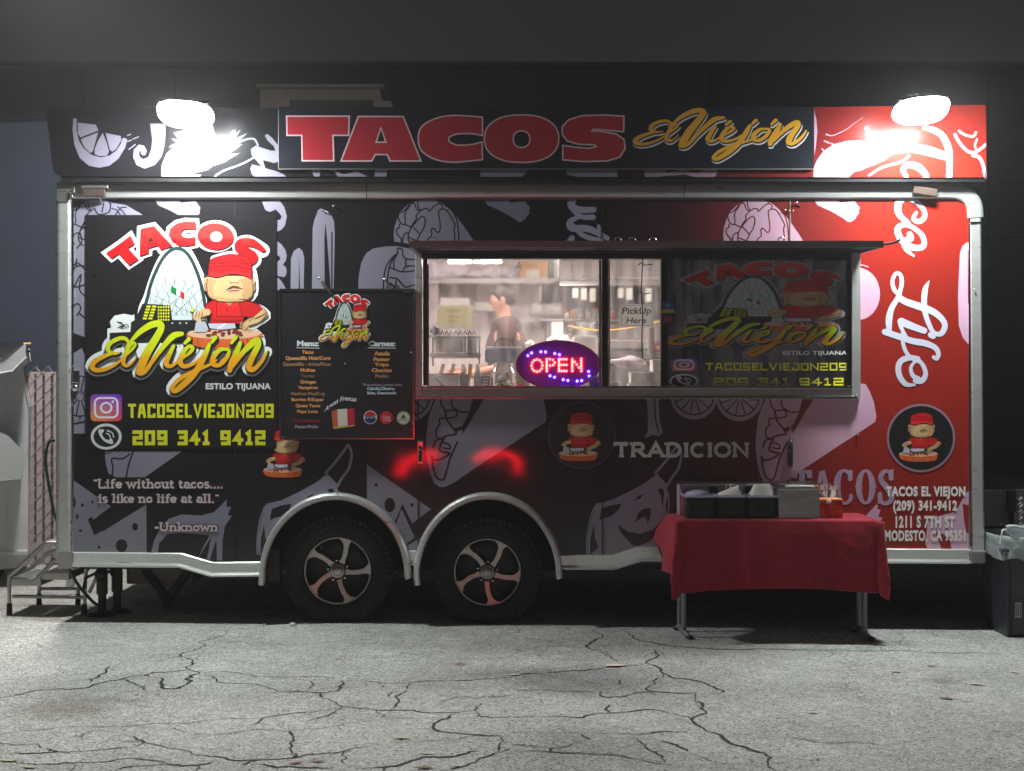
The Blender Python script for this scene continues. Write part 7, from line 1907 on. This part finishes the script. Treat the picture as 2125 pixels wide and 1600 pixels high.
# cloth draped over the table
rc2 = random.Random(12)
def cloth():
    over = (.42, .37, .0); nx, ny = 150, 96
    V, F = [], []
    Wd = XR - XL; Dp = YT1 - YT0
    ov_f, ov_s, ov_b = .43, .34, .02
    us = [-ov_s + (Wd + 2 * ov_s) * i / nx for i in range(nx + 1)]; vs = [-ov_f + (Dp + ov_f + ov_b) * j / ny for j in range(ny + 1)]
    for j, v in enumerate(vs):
        for i, u in enumerate(us):
            hu = -u if u < 0 else (u - Wd if u > Wd else 0.0); su = -1 if u < 0 else (1 if u > Wd else 0)
            hv = -v if v < 0 else (v - Dp if v > Dp else 0.0); sv = -1 if v < 0 else (1 if v > Dp else 0)
            x = XL + min(max(u, 0), Wd); y = YT0 + min(max(v, 0), Dp); z = ZT + .004
            t = u / Wd
            if hv > 0 and hu == 0:
                fall = hv; out = .012 + .016 * (1 - math.exp(-hv * 18)) + .014 * math.sin(t * 15 + 1.2 + .8 * math.sin(t * 7)) * min(1, hv * 4) + .006 * math.sin(t * 41) * min(1, hv * 3) + .004 * mnoise.noise(Vector((u * 5, v * 5, 0)))
                lift = .03 * math.sin(PI * min(1, max(0, t))) ** 1.0 * (hv / ov_f) ** 2 if sv < 0 else 0
                y += sv * out; z -= fall - lift
            elif hu > 0 and hv == 0:
                fold = .014 * math.sin((v / Dp) * 9 + (2 if su < 0 else 0))
                reach = .05 * (1 - math.exp(-hu * 9)) + (.03 if su < 0 else .02) * hu * 3
                x += su * (.008 + reach) + fold * min(1, hu * 5); z -= hu * .93
                if su < 0 and v > Dp * .35:
                    x -= .02 * min(1, hu * 4) * (v / Dp - .35) * 1.6; z += .55 * hu * (v / Dp - .35) * 1.4
            elif hu > 0 and hv > 0:
                # corner: the cloth hangs in a soft cone
                r = math.hypot(hu, hv); ang = math.atan2(hv, hu)
                ln = max(hu, hv) * (1 + .12 * math.sin(2 * ang))
                out = .025 + .17 * r * math.sin(2 * ang) * .62
                x += su * (out * math.cos(ang) + .02 * math.cos(ang)); y += sv * (out * math.sin(ang) + .012)
                z -= ln * .97
            else:
                z += .0018 * mnoise.noise(Vector((u * 9, v * 9, 3))) + .001
            wr = .0035 * mnoise.noise(Vector((u * 16, v * 16, 5)))
            V.append((x + wr, y + wr, z))
    for j in range(ny):
        for i in range(nx):
            F.append((j * (nx + 1) + i, j * (nx + 1) + i + 1, (j + 1) * (nx + 1) + i + 1, (j + 1) * (nx + 1) + i))
    mb = MB(); mb.add(V, F, True)
    o = mb.build('tablecloth', 'redcloth'); tag(o, 'dark red cloth draped over the folding table with uneven hem', 'tablecloth')
    sd = o.modifiers.new('thick', 'SOLIDIFY'); sd.thickness = .003
    return o
cloth()
# salsa tubs
def tub(px0, px1, top, Yc, lb, nap):
    ZB = ZT + .007; t = thing('salsa_tub', lb, 'tub', ((ax(px0, Yc) + ax(px1, Yc)) / 2, Yc, ZB), 'three dark tubs in a row on the table')
    x0, x1 = ax(px0, Yc), ax(px1, Yc); zt_ = az(top, Yc)
    MB().box(x0 + .012, x1 - .012, Yc, Yc + .16, ZB, zt_ - .022).build('salsa', 'salsa', t, .012)
    MB().box(x0 + .005, x1 - .005, Yc - .006, Yc + .167, ZB + .001, zt_ - .012).build('tub', 'glass', t, .012)
    MB().box(x0, x1, Yc - .012, Yc + .172, zt_ - .014, zt_).build('rim', 'tub', t, .006)
    if nap == 0:
        m_ = MB(); m_.sphere(((x0 + x1) / 2, Yc + .08, zt_), 1, 20, 10, ((x1 - x0) * .42, .075, .028)); m_.build('domed_lid', 'tub', t)
    else:
        cx = (x0 + x1) / 2; w = (x1 - x0) * .38; hgt = (.055, .065)[nap - 1]; vs = []; fs = []; n = 14
        for j in range(9):
            for i in range(n + 1):
                u = i / n; v = j / 8
                prof = (u ** .7 if nap == 1 else min(1, u * 4) * (1 - .12 * (1 - u)))
                z = zt_ + hgt * prof * (math.sin(PI * v) ** .5) + .006 * mnoise.noise(Vector((u * 4, v * 4, nap)))
                vs.append((cx - w + 2 * w * u * (.86 + .1 * v), Yc + .02 + .12 * v, z))
        for j in range(8):
            for i in range(n): fs.append((j * (n + 1) + i, j * (n + 1) + i + 1, (j + 1) * (n + 1) + i + 1, (j + 1) * (n + 1) + i))
        m_ = MB(); m_.add(vs, fs, True); m_.build('napkin', 'napkin', t)
        m_ = MB(); m_.add([Vector(v) + Vector((.012, -.006, -.014)) for v in vs], fs, True); m_.build('napkin', 'napkin', t)
tub(1420, 1484, 1028, -.44, 'left salsa tub with a flat clear lid', 0); tub(1486, 1549, 1028, -.44, 'middle salsa tub topped by a pointed folded napkin', 1); tub(1551, 1615, 1028, -.44, 'right salsa tub topped by a wide white napkin', 2)
# glass case behind the tubs
gc = thing('steel_case', 'long steel framed glass case behind the salsa tubs', 'display case', (ax(1540, -.2), -.15, ZT))
Yg0, Yg1 = -.255, -.08; zt_ = az(1007, Yg0); gx0, gx1 = ax(1411, Yg0), ax(1705, Yg0); ZB = ZT + .007
for x in (gx0, gx0 + .30, gx0 + .5):
    for y in (Yg0, Yg1): MB().box(x, x + .012, y, y + .012, ZB, zt_).build('post', 'chrome', gc)
for y in (Yg0, Yg1): MB().box(gx0, gx1, y, y + .012, zt_, zt_ + .012).build('top_rail', 'chrome', gc, .002)
for x in (gx0, gx1 - .012): MB().box(x, x + .012, Yg0 + .012, Yg1, zt_, zt_ + .012).build('top_rail', 'chrome', gc, .002)
MB().box(gx0 + .012, gx1 - .012, Yg0 + .012, Yg1, zt_ + .004, zt_ + .008).build('glass_top', 'glass', gc); MB().box(gx0 + .001, gx0 + .005, Yg0 + .013, Yg1, ZB, zt_ - .002).build('glass_side', 'tub', gc)
MB().box(gx0 + .013, gx1 - .2, Yg1 + .002, Yg1 + .008, ZB, zt_ - .002).build('back_panel', 'steel', gc)
for (xa_, w_) in ((.2, .05), (.42, .06)): MB().box(gx0 + xa_, gx0 + xa_ + w_, Yg1 - .03, Yg1, ZB, zt_ - .02).build('divider', 'blackplastic', gc)
stb = thing('steel_box', 'brushed steel box in the middle of the row reflecting the red cloth', 'steel box', (ax(1658, -.45), -.4, ZT))
x0, x1 = ax(1616, -.46), ax(1701, -.46); zt2 = az(1016, -.46)
M['mirror'] = mat('smooth_brushed_steel', (205, 200, 200), .26, .8, var=.06, vscale=3, stretch=(1, 1, 30))
MB().box(x0, x1, -.46, -.27, ZB, zt2).build('box', 'mirror', stb, .003); MB().box(x0 - .004, x1 + .002, -.466, -.264, zt2 + .001, zt2 + .012).build('lid', 'chrome', stb, .003)
MB().box(x0 + .06, x1 - .02, -.44, -.32, zt2 + .013, zt2 + .019).build('lid_handle', 'white', stb, .002)
# red drink tub
rt_ = thing('red_container', 'bright red and orange clear walled container at the right of the row', 'container', (ax(1726, -.4), -.35, ZT))
x0, x1 = ax(1702, -.42), ax(1749, -.42); zt3 = az(1037, -.42)
m, nt, N, L, b = newmat('red_salsa'); 
g_ = N.new('ShaderNodeNewGeometry'); nz = N.new('ShaderNodeTexNoise'); nz.inputs['Scale'].default_value = 22; nz.inputs['Detail'].default_value = 4; L.new(g_.outputs['Position'], nz.inputs['Vector'])
cr = N.new('ShaderNodeValToRGB'); cr.color_ramp.elements[0].color = (*lin((235, 96, 20)), 1); cr.color_ramp.elements[1].color = (*lin((190, 8, 14)), 1); cr.color_ramp.elements[0].position = .38; cr.color_ramp.elements[1].position = .6
L.new(nz.outputs['Fac'], cr.inputs[0]); L.new(cr.outputs[0], b.inputs['Base Color']); b.inputs['Roughness'].default_value = .25; b.inputs['Coat Weight'].default_value = .6; M['redsalsa'] = m
MB().box(x0, x1, -.42, -.29, ZB, zt3 - .004).build('tub', 'redsalsa', rt_, .003); MB().box(x0 - .001, x1 + .001, -.423, -.287, zt3 - .004, zt3 + .003).build('rim', mat('orange_rim', (240, 150, 90), .3), rt_, .002)
c0 = at(1720, 1041, -.426); MB().sphere(c0, .014, 14, 8, (1.15, .3, .85)).build('clasp', 'foam', rt_)
cp_ = thing('straw_cup', 'clear cup packed with white and red straws standing behind the red container', 'cup', (ax(1720, -.2), -.2, ZT))
cc = Vector((ax(1721, -.22), -.22, ZB)); hc = az(1016, -.22) - ZB
for k2, dx_ in enumerate((-.022, .026)):
    MB().lathe([(0, 0), (.022, 0), (.03, hc), (.028, hc), (.021, .004), (0, .004)], cc + Vector((dx_, 0, 0)), 'Z', 20).build('cup', 'glass', cp_)
for k2 in range(26):
    a_ = rc2.uniform(0, 6.28); r_ = rc2.uniform(.0, .02); dx_ = -.022 if k2 % 2 else .026
    if k2 < 6: dx_ = -.06
    b0 = cc + Vector((dx_ * .9 + r_ * math.cos(a_) * .6, r_ * math.sin(a_) * .6, .01 if dx_ > -.05 else hc * .85)); b1 = cc + Vector((dx_ * 1.1 + r_ * math.cos(a_) * 1.8, r_ * math.sin(a_), hc + rc2.uniform(.015, .04)))
    MB().tube([b0, b1], .0042, 6).build('straw', 'napkin' if k2 % 5 else 'red', cp_)
for k2 in range(9):
    MB().sphere(cc + Vector((rc2.uniform(-.045, .05), rc2.uniform(-.015, .015), hc * rc2.uniform(.25, .75))), .013, 8, 6).build('cap', 'blackplastic' if k2 % 3 else 'bin', cp_)

# ================================================================== TRASH BIN
YB = -.28
tc_ = thing('trash_bin', 'dark grey trash bin with clear liner folded over its rim at the right edge', 'trash bin', (ax(2150, YB), YB, gz(3.1)))
bx0, bx1 = ax(2083, YB), ax(2083, YB) + .52; gzb = gz(3.1); ztp = az(1136, YB)
b_ = MB(); n = 6
vs = [(bx0 + .035, YB + .04, gzb), (bx1 - .035, YB + .04, gzb), (bx1 - .035, YB + .44, gzb), (bx0 + .035, YB + .44, gzb), (bx0, YB, ztp), (bx1, YB, ztp), (bx1, YB + .48, ztp), (bx0, YB + .48, ztp)]
b_.add(vs, [(0, 3, 2, 1), (0, 1, 5, 4), (1, 2, 6, 5), (2, 3, 7, 6), (3, 0, 4, 7)]); b_.build('body', 'bin', tc_, .02)
MB().box(bx0 - .015, bx1 + .015, YB - .015, YB + .495, ztp - .03, ztp - .004).build('rim', 'bin', tc_, .01)
for k2 in range(2):
    vs = [(bx0 + .028 + k2 * .03, YB + .03 - .006, gzb + .02), (bx0 + .036 + k2 * .03, YB + .03 - .006, gzb + .02), (bx0 + .02 + k2 * .03, YB - .008, ztp - .04), (bx0 + .008 + k2 * .03, YB - .008, ztp - .04)]
    b_ = MB(); b_.add(vs + [(x, y + .03, z) for x, y, z in vs], [(0, 1, 2, 3), (0, 3, 7, 4), (1, 5, 6, 2), (3, 2, 6, 7)]); b_.build('corner_rib', 'bin', tc_)
ln_ = MB(); N2 = 64; rows = 10; vs = []
hx, hy = (bx1 - bx0) / 2 + .022, .27; cxb, cyb = (bx0 + bx1) / 2, YB + .24
for j in range(rows + 1):
    v = j / rows
    for i in range(N2):
        t = 2 * PI * i / N2; c_, s2 = math.cos(t), math.sin(t); e = .3
        X = cxb + hx * math.copysign(abs(c_) ** e, c_); Y = cyb + hy * math.copysign(abs(s2) ** e, s2)
        nzv = mnoise.noise(Vector((X * 14, Y * 14, v * 3)))
        if v < .35: z = ztp + .005 + .07 * v / .35; k3 = .96 + .04 * v / .35
        else: z = ztp + .075 - (v - .35) / .65 * (.15 + .045 * nzv); k3 = 1.0 + .02 * nzv
        vs.append((cxb + (X - cxb) * k3, cyb + (Y - cyb) * k3, z + .008 * nzv))
ln_.add(vs, [(j * N2 + i, j * N2 + (i + 1) % N2, (j + 1) * N2 + (i + 1) % N2, (j + 1) * N2 + i) for j in range(rows) for i in range(N2)], True)
ln_.build('liner', 'liner', tc_)
MB().tube(smooth_pts([at(2088, 1095, YB - .06), at(2100, 1093, YB - .06), at(2125, 1096, YB - .06), at(2150, 1094, YB - .06)]), .014, 8).build('liner_roll', 'liner', tc_)
MB().tube(smooth_pts([at(2076, 1130, YB - .05), at(2082, 1100, YB - .05), at(2100, 1110, YB - .05), at(2120, 1122, YB - .05), at(2135, 1110, YB - .05)]), .006, 6).build('liner_tie', 'napkin', tc_)
st_ = MB().pbox(2106, 2120, 1250, 1282, YB + .012, YB + .014).build('label', mat('worn_label', (176, 170, 160), .6, var=.5, vscale=60), tc_)
art = Art(YB + .012, .0001, .0005)
for k2 in range(3): art.stroke([(2109 + k2 * 4, 1255), (2109 + k2 * 4, 1278)], 1.6, (60, 64, 70), smooth=False)
art.build('label_print', tc_)

# ================================================================== TRAILER NOSE: toolbox, jack
m, nt, N, L, b = newmat('diamond_plate')
g_ = N.new('ShaderNodeNewGeometry'); mp = N.new('ShaderNodeMapping'); mp.inputs['Rotation'].default_value = (0, math.radians(45), 0); mp.inputs['Scale'].default_value = (34, 34, 34); L.new(g_.outputs['Position'], mp.inputs[0])
bk = N.new('ShaderNodeTexChecker'); bk.inputs['Scale'].default_value = 1.0; L.new(mp.outputs[0], bk.inputs['Vector'])
wv = N.new('ShaderNodeTexWave'); wv.inputs['Scale'].default_value = .5; wv.bands_direction = 'X'; L.new(mp.outputs[0], wv.inputs['Vector'])
wz = N.new('ShaderNodeTexWave'); wz.inputs['Scale'].default_value = .5; wz.bands_direction = 'Z'; L.new(mp.outputs[0], wz.inputs['Vector'])
mx = N.new('ShaderNodeMix'); mx.data_type = 'RGBA'; L.new(bk.outputs['Fac'], mx.inputs['Factor']); L.new(wv.outputs['Color'], mx.inputs['A']); L.new(wz.outputs['Color'], mx.inputs['B'])
bp = N.new('ShaderNodeBump'); bp.inputs['Strength'].default_value = 1; bp.inputs['Distance'].default_value = .006; L.new(mx.outputs['Result'], bp.inputs['Height']); L.new(bp.outputs[0], b.inputs['Normal'])
b.inputs['Base Color'].default_value = (.5, .48, .45, 1); b.inputs['Metallic'].default_value = .8; b.inputs['Roughness'].default_value = .36; M['diamond'] = m
Yn = .35
tbx = bpy.data.objects.new('tool_box', None); COL.objects.link(tbx); tbx.parent = T; ORG[tbx.name] = ORG[T.name]
MB().box(X1 + .005, X1 + .75, Yn, Yn + 1.5, az(1092, Yn), az(1020, Yn)).build('box', 'diamond', tbx, .006)
MB().box(X1 + .003, X1 + .76, Yn - .012, Yn + 1.51, az(1020, Yn) + .001, az(1016, Yn)).build('lid', 'alu2', tbx, .003)
MB().pbox(2091, 2110, 1018, 1062, Yn - .04, Yn - .001).build('latch', 'darksteel', tbx, .01)
MB().pbox(2096, 2105, 1062, 1092, Yn - .03, Yn - .001).build('latch_tongue', 'darksteel', tbx, .004)
MB().box(X1, X1 + 1.4, .5, .6, .38, .5).build('tongue', 'black', T); MB().box(X1, X1 + 1.4, 1.7, 1.8, .38, .5).build('tongue', 'black', T)
MB().box(X1 + .001, X1 + .18, .2, .9, az(1163, .2), az(1138, .2)).build('step_plate', 'diamond', T, .004)
MB().box(X1 + .03, X1 + .7, .45, 1.6, az(1138, .45), az(1093, .45)).build('nose_frame', 'black', T)

# dark van body beyond the nose
vn = thing('dark_box_truck', 'dark box truck parked beyond the right end of the trailer', 'truck', (ax(2300, 3.6), 4.4, gz(4)))
MB().box(ax(2000, 3.6), ax(2900, 3.6), 3.6, 5.8, az(1012, 3.6), az(560, 3.6)).build('box', mat('dark_truck_side', (32, 33, 38), .5, bump=.1, bscale=4), vn, .02)
MB().box(ax(2000, 3.6), ax(2900, 3.6), 3.58, 3.6, az(1012, 3.6), az(1004, 3.6)).build('side_rail', 'darksteel', vn)
for x in (2130, 2700):
    c0 = Vector((ax(x, 3.7), 3.7, gz(4) + .42)); MB().lathe([(.2, -.02), (.36, -.05), (.42, -.02), (.42, .2), (.2, .2)], c0, 'Y', 32).build('tyre', 'rubber', vn); MB().lathe([(0, .0), (.2, -.01), (.21, .02)], c0, 'Y', 24).build('rim', 'alu2', vn)
MB().box(ax(2000, 3.6), ax(2900, 3.6), 3.8, 5.6, .45, az(1012, 3.6)).build('chassis', 'black', vn)

# ================================================================== STEP STOOL AND REAR END GEAR
ss_ = thing('step_stool', 'aluminium two step folding stool standing behind the left end of the trailer', 'steps', gnd(95, 1268))
def s8(x, y, Y): p = Z('R8', [(x, y)])[0]; return at(p[0], p[1], Y)
Yf1, Yf2 = .28, .72
def bar(pts, r, name='rail', m='alu2'): return MB().tube(pts, r, 10).build(name, m, ss_)
def leg(x, ytop, ybot, Y):
    a_, b2 = s8(x[0], ytop, Y), s8(x[1], ybot, Y); b2.z = gz(b2.x) + .03; bar([a_, b2], .0125, 'leg'); MB().tube([b2 + Vector((0, 0, .045)), b2 - Vector((0, 0, .028))], [.016, .02], 10).build('rubber_foot', 'rubber', ss_)
leg((130, 135), 790, 1300, Yf1); leg((1240, 1218), 700, 1320, Yf1); leg((575, 565), 790, 1180, Yf2); leg((1130, 1125), 960, 1190, Yf2)
bar(smooth_pts([s8(140, 800, Yf1), s8(330, 630, Yf1), s8(560, 420, Yf1), s8(640, 345, Yf1), s8(720, 330, Yf1), s8(900, 330, Yf1)]), .014, 'handrail'); bar(smooth_pts([s8(200, 870, Yf2), s8(400, 720, Yf2), s8(700, 480, Yf2), s8(760, 430, Yf2), s8(900, 400, Yf2)]), .014, 'handrail')
bar([s8(180, 1095, Yf1), s8(1215, 1110, Yf1)], .0115); bar([s8(600, 985, Yf2), s8(1130, 985, Yf2)], .0115); bar([s8(500, 880, Yf1), s8(800, 560, Yf1)], .013)
bar([s8(1290, 1040, Yf1), s8(1450, 700, Yf1)], .012)
for (pts, nm) in (([(170, 810), (560, 770), (600, 800), (620, 840), (200, 890)], 'step'),):
    za = s8(300, 830, Yf1).z; x0_, x1_ = s8(165, 0, Yf1).x, s8(600, 0, Yf1).x
    MB().box(x0_, x1_, Yf1 - .01, Yf2 + .02, za - .05, za).build('step', 'alu2', ss_, .006)
    for k2 in range(7): MB().box(x0_ + .01, x1_ - .01, Yf1 + .01 + k2 * .06, Yf1 + .03 + k2 * .06, za + .0005, za + .005).build('tread', 'alu', ss_)
    zb2 = s8(800, 770, Yf1).z; MB().box(x1_ + .005, s8(1000, 0, Yf1).x, Yf1 + .0, Yf2 + .02, zb2 - .04, zb2 + .01).build('step', 'alu2', ss_, .006)
    zc2 = s8(700, 300, Yf1).z; MB().box(s8(640, 0, Yf1).x, s8(1000, 0, Yf1).x, Yf1 + .02, Yf2, zc2 - .03, zc2).build('step', 'alu2', ss_, .006)
# stabiliser jacks
def jack(px, Y, lb):
    j = bpy.data.objects.new('stabiliser_jack', None); COL.objects.link(j); j.parent = T; ORG[j.name] = ORG[T.name]
    X = ax(px, Y); g0 = gz(X)
    MB().tube([(X, Y, .40), (X, Y, .16)], .036, 14).build('outer_tube', 'black', j); MB().tube([(X, Y, .2), (X, Y, g0 + .02)], .026, 14).build('inner_tube', 'darksteel', j)
    MB().lathe([(0, 0), (.10, 0), (.10, .012), (.03, .03), (0, .03)], (X, Y, g0 + .001), 'Z', 20).build('foot_plate', 'black', j)
    MB().tube([(X - .03, Y - .03, .30), (X - .09, Y - .06, .27), (X - .10, Y - .07, .2)], .01, 8).build('crank', 'darksteel', j)
    MB().sphere((X, Y - .03, .29), .042, 12, 8, (1, .7, 1)).build('gear_case', 'black', j)
jack(212, .30, ''); jack(243, .42, '')
MB().tube([at(300, 1180, .6), at(345, 1238, .6), at(350, 1260, .6)], .03, 10).build('brace', 'black', T); MB().tube([at(395, 1180, .6), at(352, 1240, .6)], .03, 10).build('brace', 'black', T)
MB().box(ax(262, .6), ax(400, .6), .6, 1.1, az(1212, .6), az(1176, .6)).build('grey_tank', mat('tank_plastic', (120, 116, 104), .6), T, .01)
h1 = smooth_pts([s8(1000, 690, -.01), s8(1060, 820, .05), s8(1150, 960, .1), s8(1270, 1100, .15), s8(1360, 1190, .2), s8(1440, 1230, .28)], n=5)
tag(MB().tube(h1, .010, 8).build('drain_hose', 'green'), 'green hose dropping from the rear corner to the ground', 'hose')
pc = thing('white_bucket_panel', 'white panel leaning behind the step stool', 'panel', s8(1000, 1000, 1.2)); MB().slab([(s8(x, y, 1.2).x, s8(x, y, 1.2).z) for x, y in ((960, 690), (1110, 690), (1040, 990), (950, 990))], 1.2, 1.24).build('panel', 'white', pc)
wd = thing('wooden_post', 'short wooden post behind the step stool', 'post', s8(1140, 900, 2.4)); MB().box(s8(1110, 0, 2.4).x, s8(1165, 0, 2.4).x, 2.4, 2.45, gz(-3), s8(0, 690, 2.4).z).build('post', 'card', wd)

# ================================================================== UNSEEN POLE LAMPS ADDED BEHIND THE CAMERA FOR FILL LIGHT
def pole(x, y, h, power, col, lb):
    t = thing('lot_fill_lamp', lb, 'street lamp', (x, y, gz(x)), 'unseen parking lot lamps added for fill behind the viewer')
    MB().tube([(x, y, -.2), (x, y, h)], [.09, .06], 12).build('pole', 'darksteel', t); MB().tube([(x, y, h - .05), (x, y + .8, h + .05)], .035, 8).build('arm', 'darksteel', t)
    MB().box(x - .2, x + .2, y + .6, y + 1.2, h + .03, h + .13).build('head', 'darksteel', t, .02); MB().box(x - .17, x + .17, y + .64, y + 1.16, h + .018, h + .028).build('lens', emit_mat('lot_fill_lens', col, power), t)
pole(-3.2, -9.6, 7.5, 30, (1, .93, .82), 'warm parking lot lamp added for fill, unseen at left behind the viewer'); pole(4.6, -10.2, 7.5, 24, (.95, .97, 1), 'cool parking lot lamp added for fill, unseen at right behind the viewer')
yl = thing('yard_lamp', 'tall yard lamp over the dumpster and fence at far left', 'street lamp', (-4.7, 1.0, gz(-4.7)))
MB().tube([(-4.7, 1.0, -.1), (-4.7, 1.0, 4.8)], [.08, .06], 12).build('pole', 'darksteel', yl); MB().tube([(-4.7, 1.0, 4.75), (-3.2, 1.0, 4.85)], .03, 8).build('arm', 'darksteel', yl)
MB().box(-3.3, -2.9, .8, 1.2, 4.76, 4.86).build('head', 'darksteel', yl, .02); MB().box(-3.27, -2.93, .83, 1.17, 4.745, 4.755).build('lens', emit_mat('yard_lamp_lens', (1, .95, .92), 620), yl)
# parked car behind the viewer: its tail lamps show as red streaks in the black vinyl
cr_ = thing('parked_car', 'low dark car behind the viewer with its red tail lamps lit', 'car', (-.71, -12.3, gz(-.7)))
YC = -10.3
prof = [(YC, .28), (YC + .02, .62), (YC - .25, .86), (YC - .9, .98), (YC - 1.5, 1.28), (YC - 2.6, 1.30), (YC - 3.3, .98), (YC - 4.3, .80), (YC - 4.45, .3)]
n_ = len(prof); vs = []
for (x, k3) in ((-1.55, .93), (-1.6, 1), (.18, 1), (.13, .93)): vs += [(x + (.12 if z > 1.1 else 0) * (1 if x < 0 else -1), y, .3 + (z - .3) * k3) for y, z in prof]
b_ = MB(); b_.add(vs, [(k * n_ + i, k * n_ + (i + 1) % n_, (k + 1) * n_ + (i + 1) % n_, (k + 1) * n_ + i) for k in range(3) for i in range(n_)] + [tuple(range(n_)), tuple(reversed(range(3 * n_, 4 * n_)))])
b_.build('body', mat('dark_car_paint', (30, 30, 36), .25, coat=.8), cr_, .03)
b_ = MB(); b_.box(-1.35, -.07, YC - 1.46, YC - .95, 1.0, 1.02); b_.build('rear_window', 'glass', cr_)
for y in (YC - .85, YC - 3.5):
    for x in (-1.62, .02): MB().lathe([(0, 0), (.2, -.0), (.33, 0), (.33, .2), (0, .2)], (x, y, .33), 'X', 24).build('wheel', 'rubber', cr_)
M['tail'] = emit_mat('tail_lamp', (1, .0, .012), 40)
for s in (-1, 1):
    c = -.71 + s * .51
    pts = [(c - s * .24, YC + .03, .55), (c - s * .08, YC + .035, .56), (c + s * .1, YC + .035, .545), (c + s * .22, YC + .03, .50), (c + s * .27, YC + .025, .42), (c + s * .27, YC + .02, .36)]
    MB().tube(smooth_pts(pts, n=4), .030, 10).build('tail_lamp', 'tail', cr_)
# ================================================================== HAZE ADDED FOR A HALO ROUND THE LAMPS
hz = MB().box(-70, 70, -45, 95, -1.9, 13.0)
m = bpy.data.materials.new('halo_haze'); m.use_nodes = True
for n_ in list(m.node_tree.nodes):
    if n_.type == 'BSDF_PRINCIPLED': m.node_tree.nodes.remove(n_)
pv = m.node_tree.nodes.new('ShaderNodeVolumePrincipled')
pv.inputs['Color'].default_value = (.95, .94, .95, 1); pv.inputs['Density'].default_value = .0023; pv.inputs['Anisotropy'].default_value = .55
m.node_tree.links.new(pv.outputs[0], m.node_tree.nodes['Material Output'].inputs['Volume'])
ho = hz.build('haze', m); tag(ho, 'thin haze added through the air to give the lamps a halo', kind='stuff')
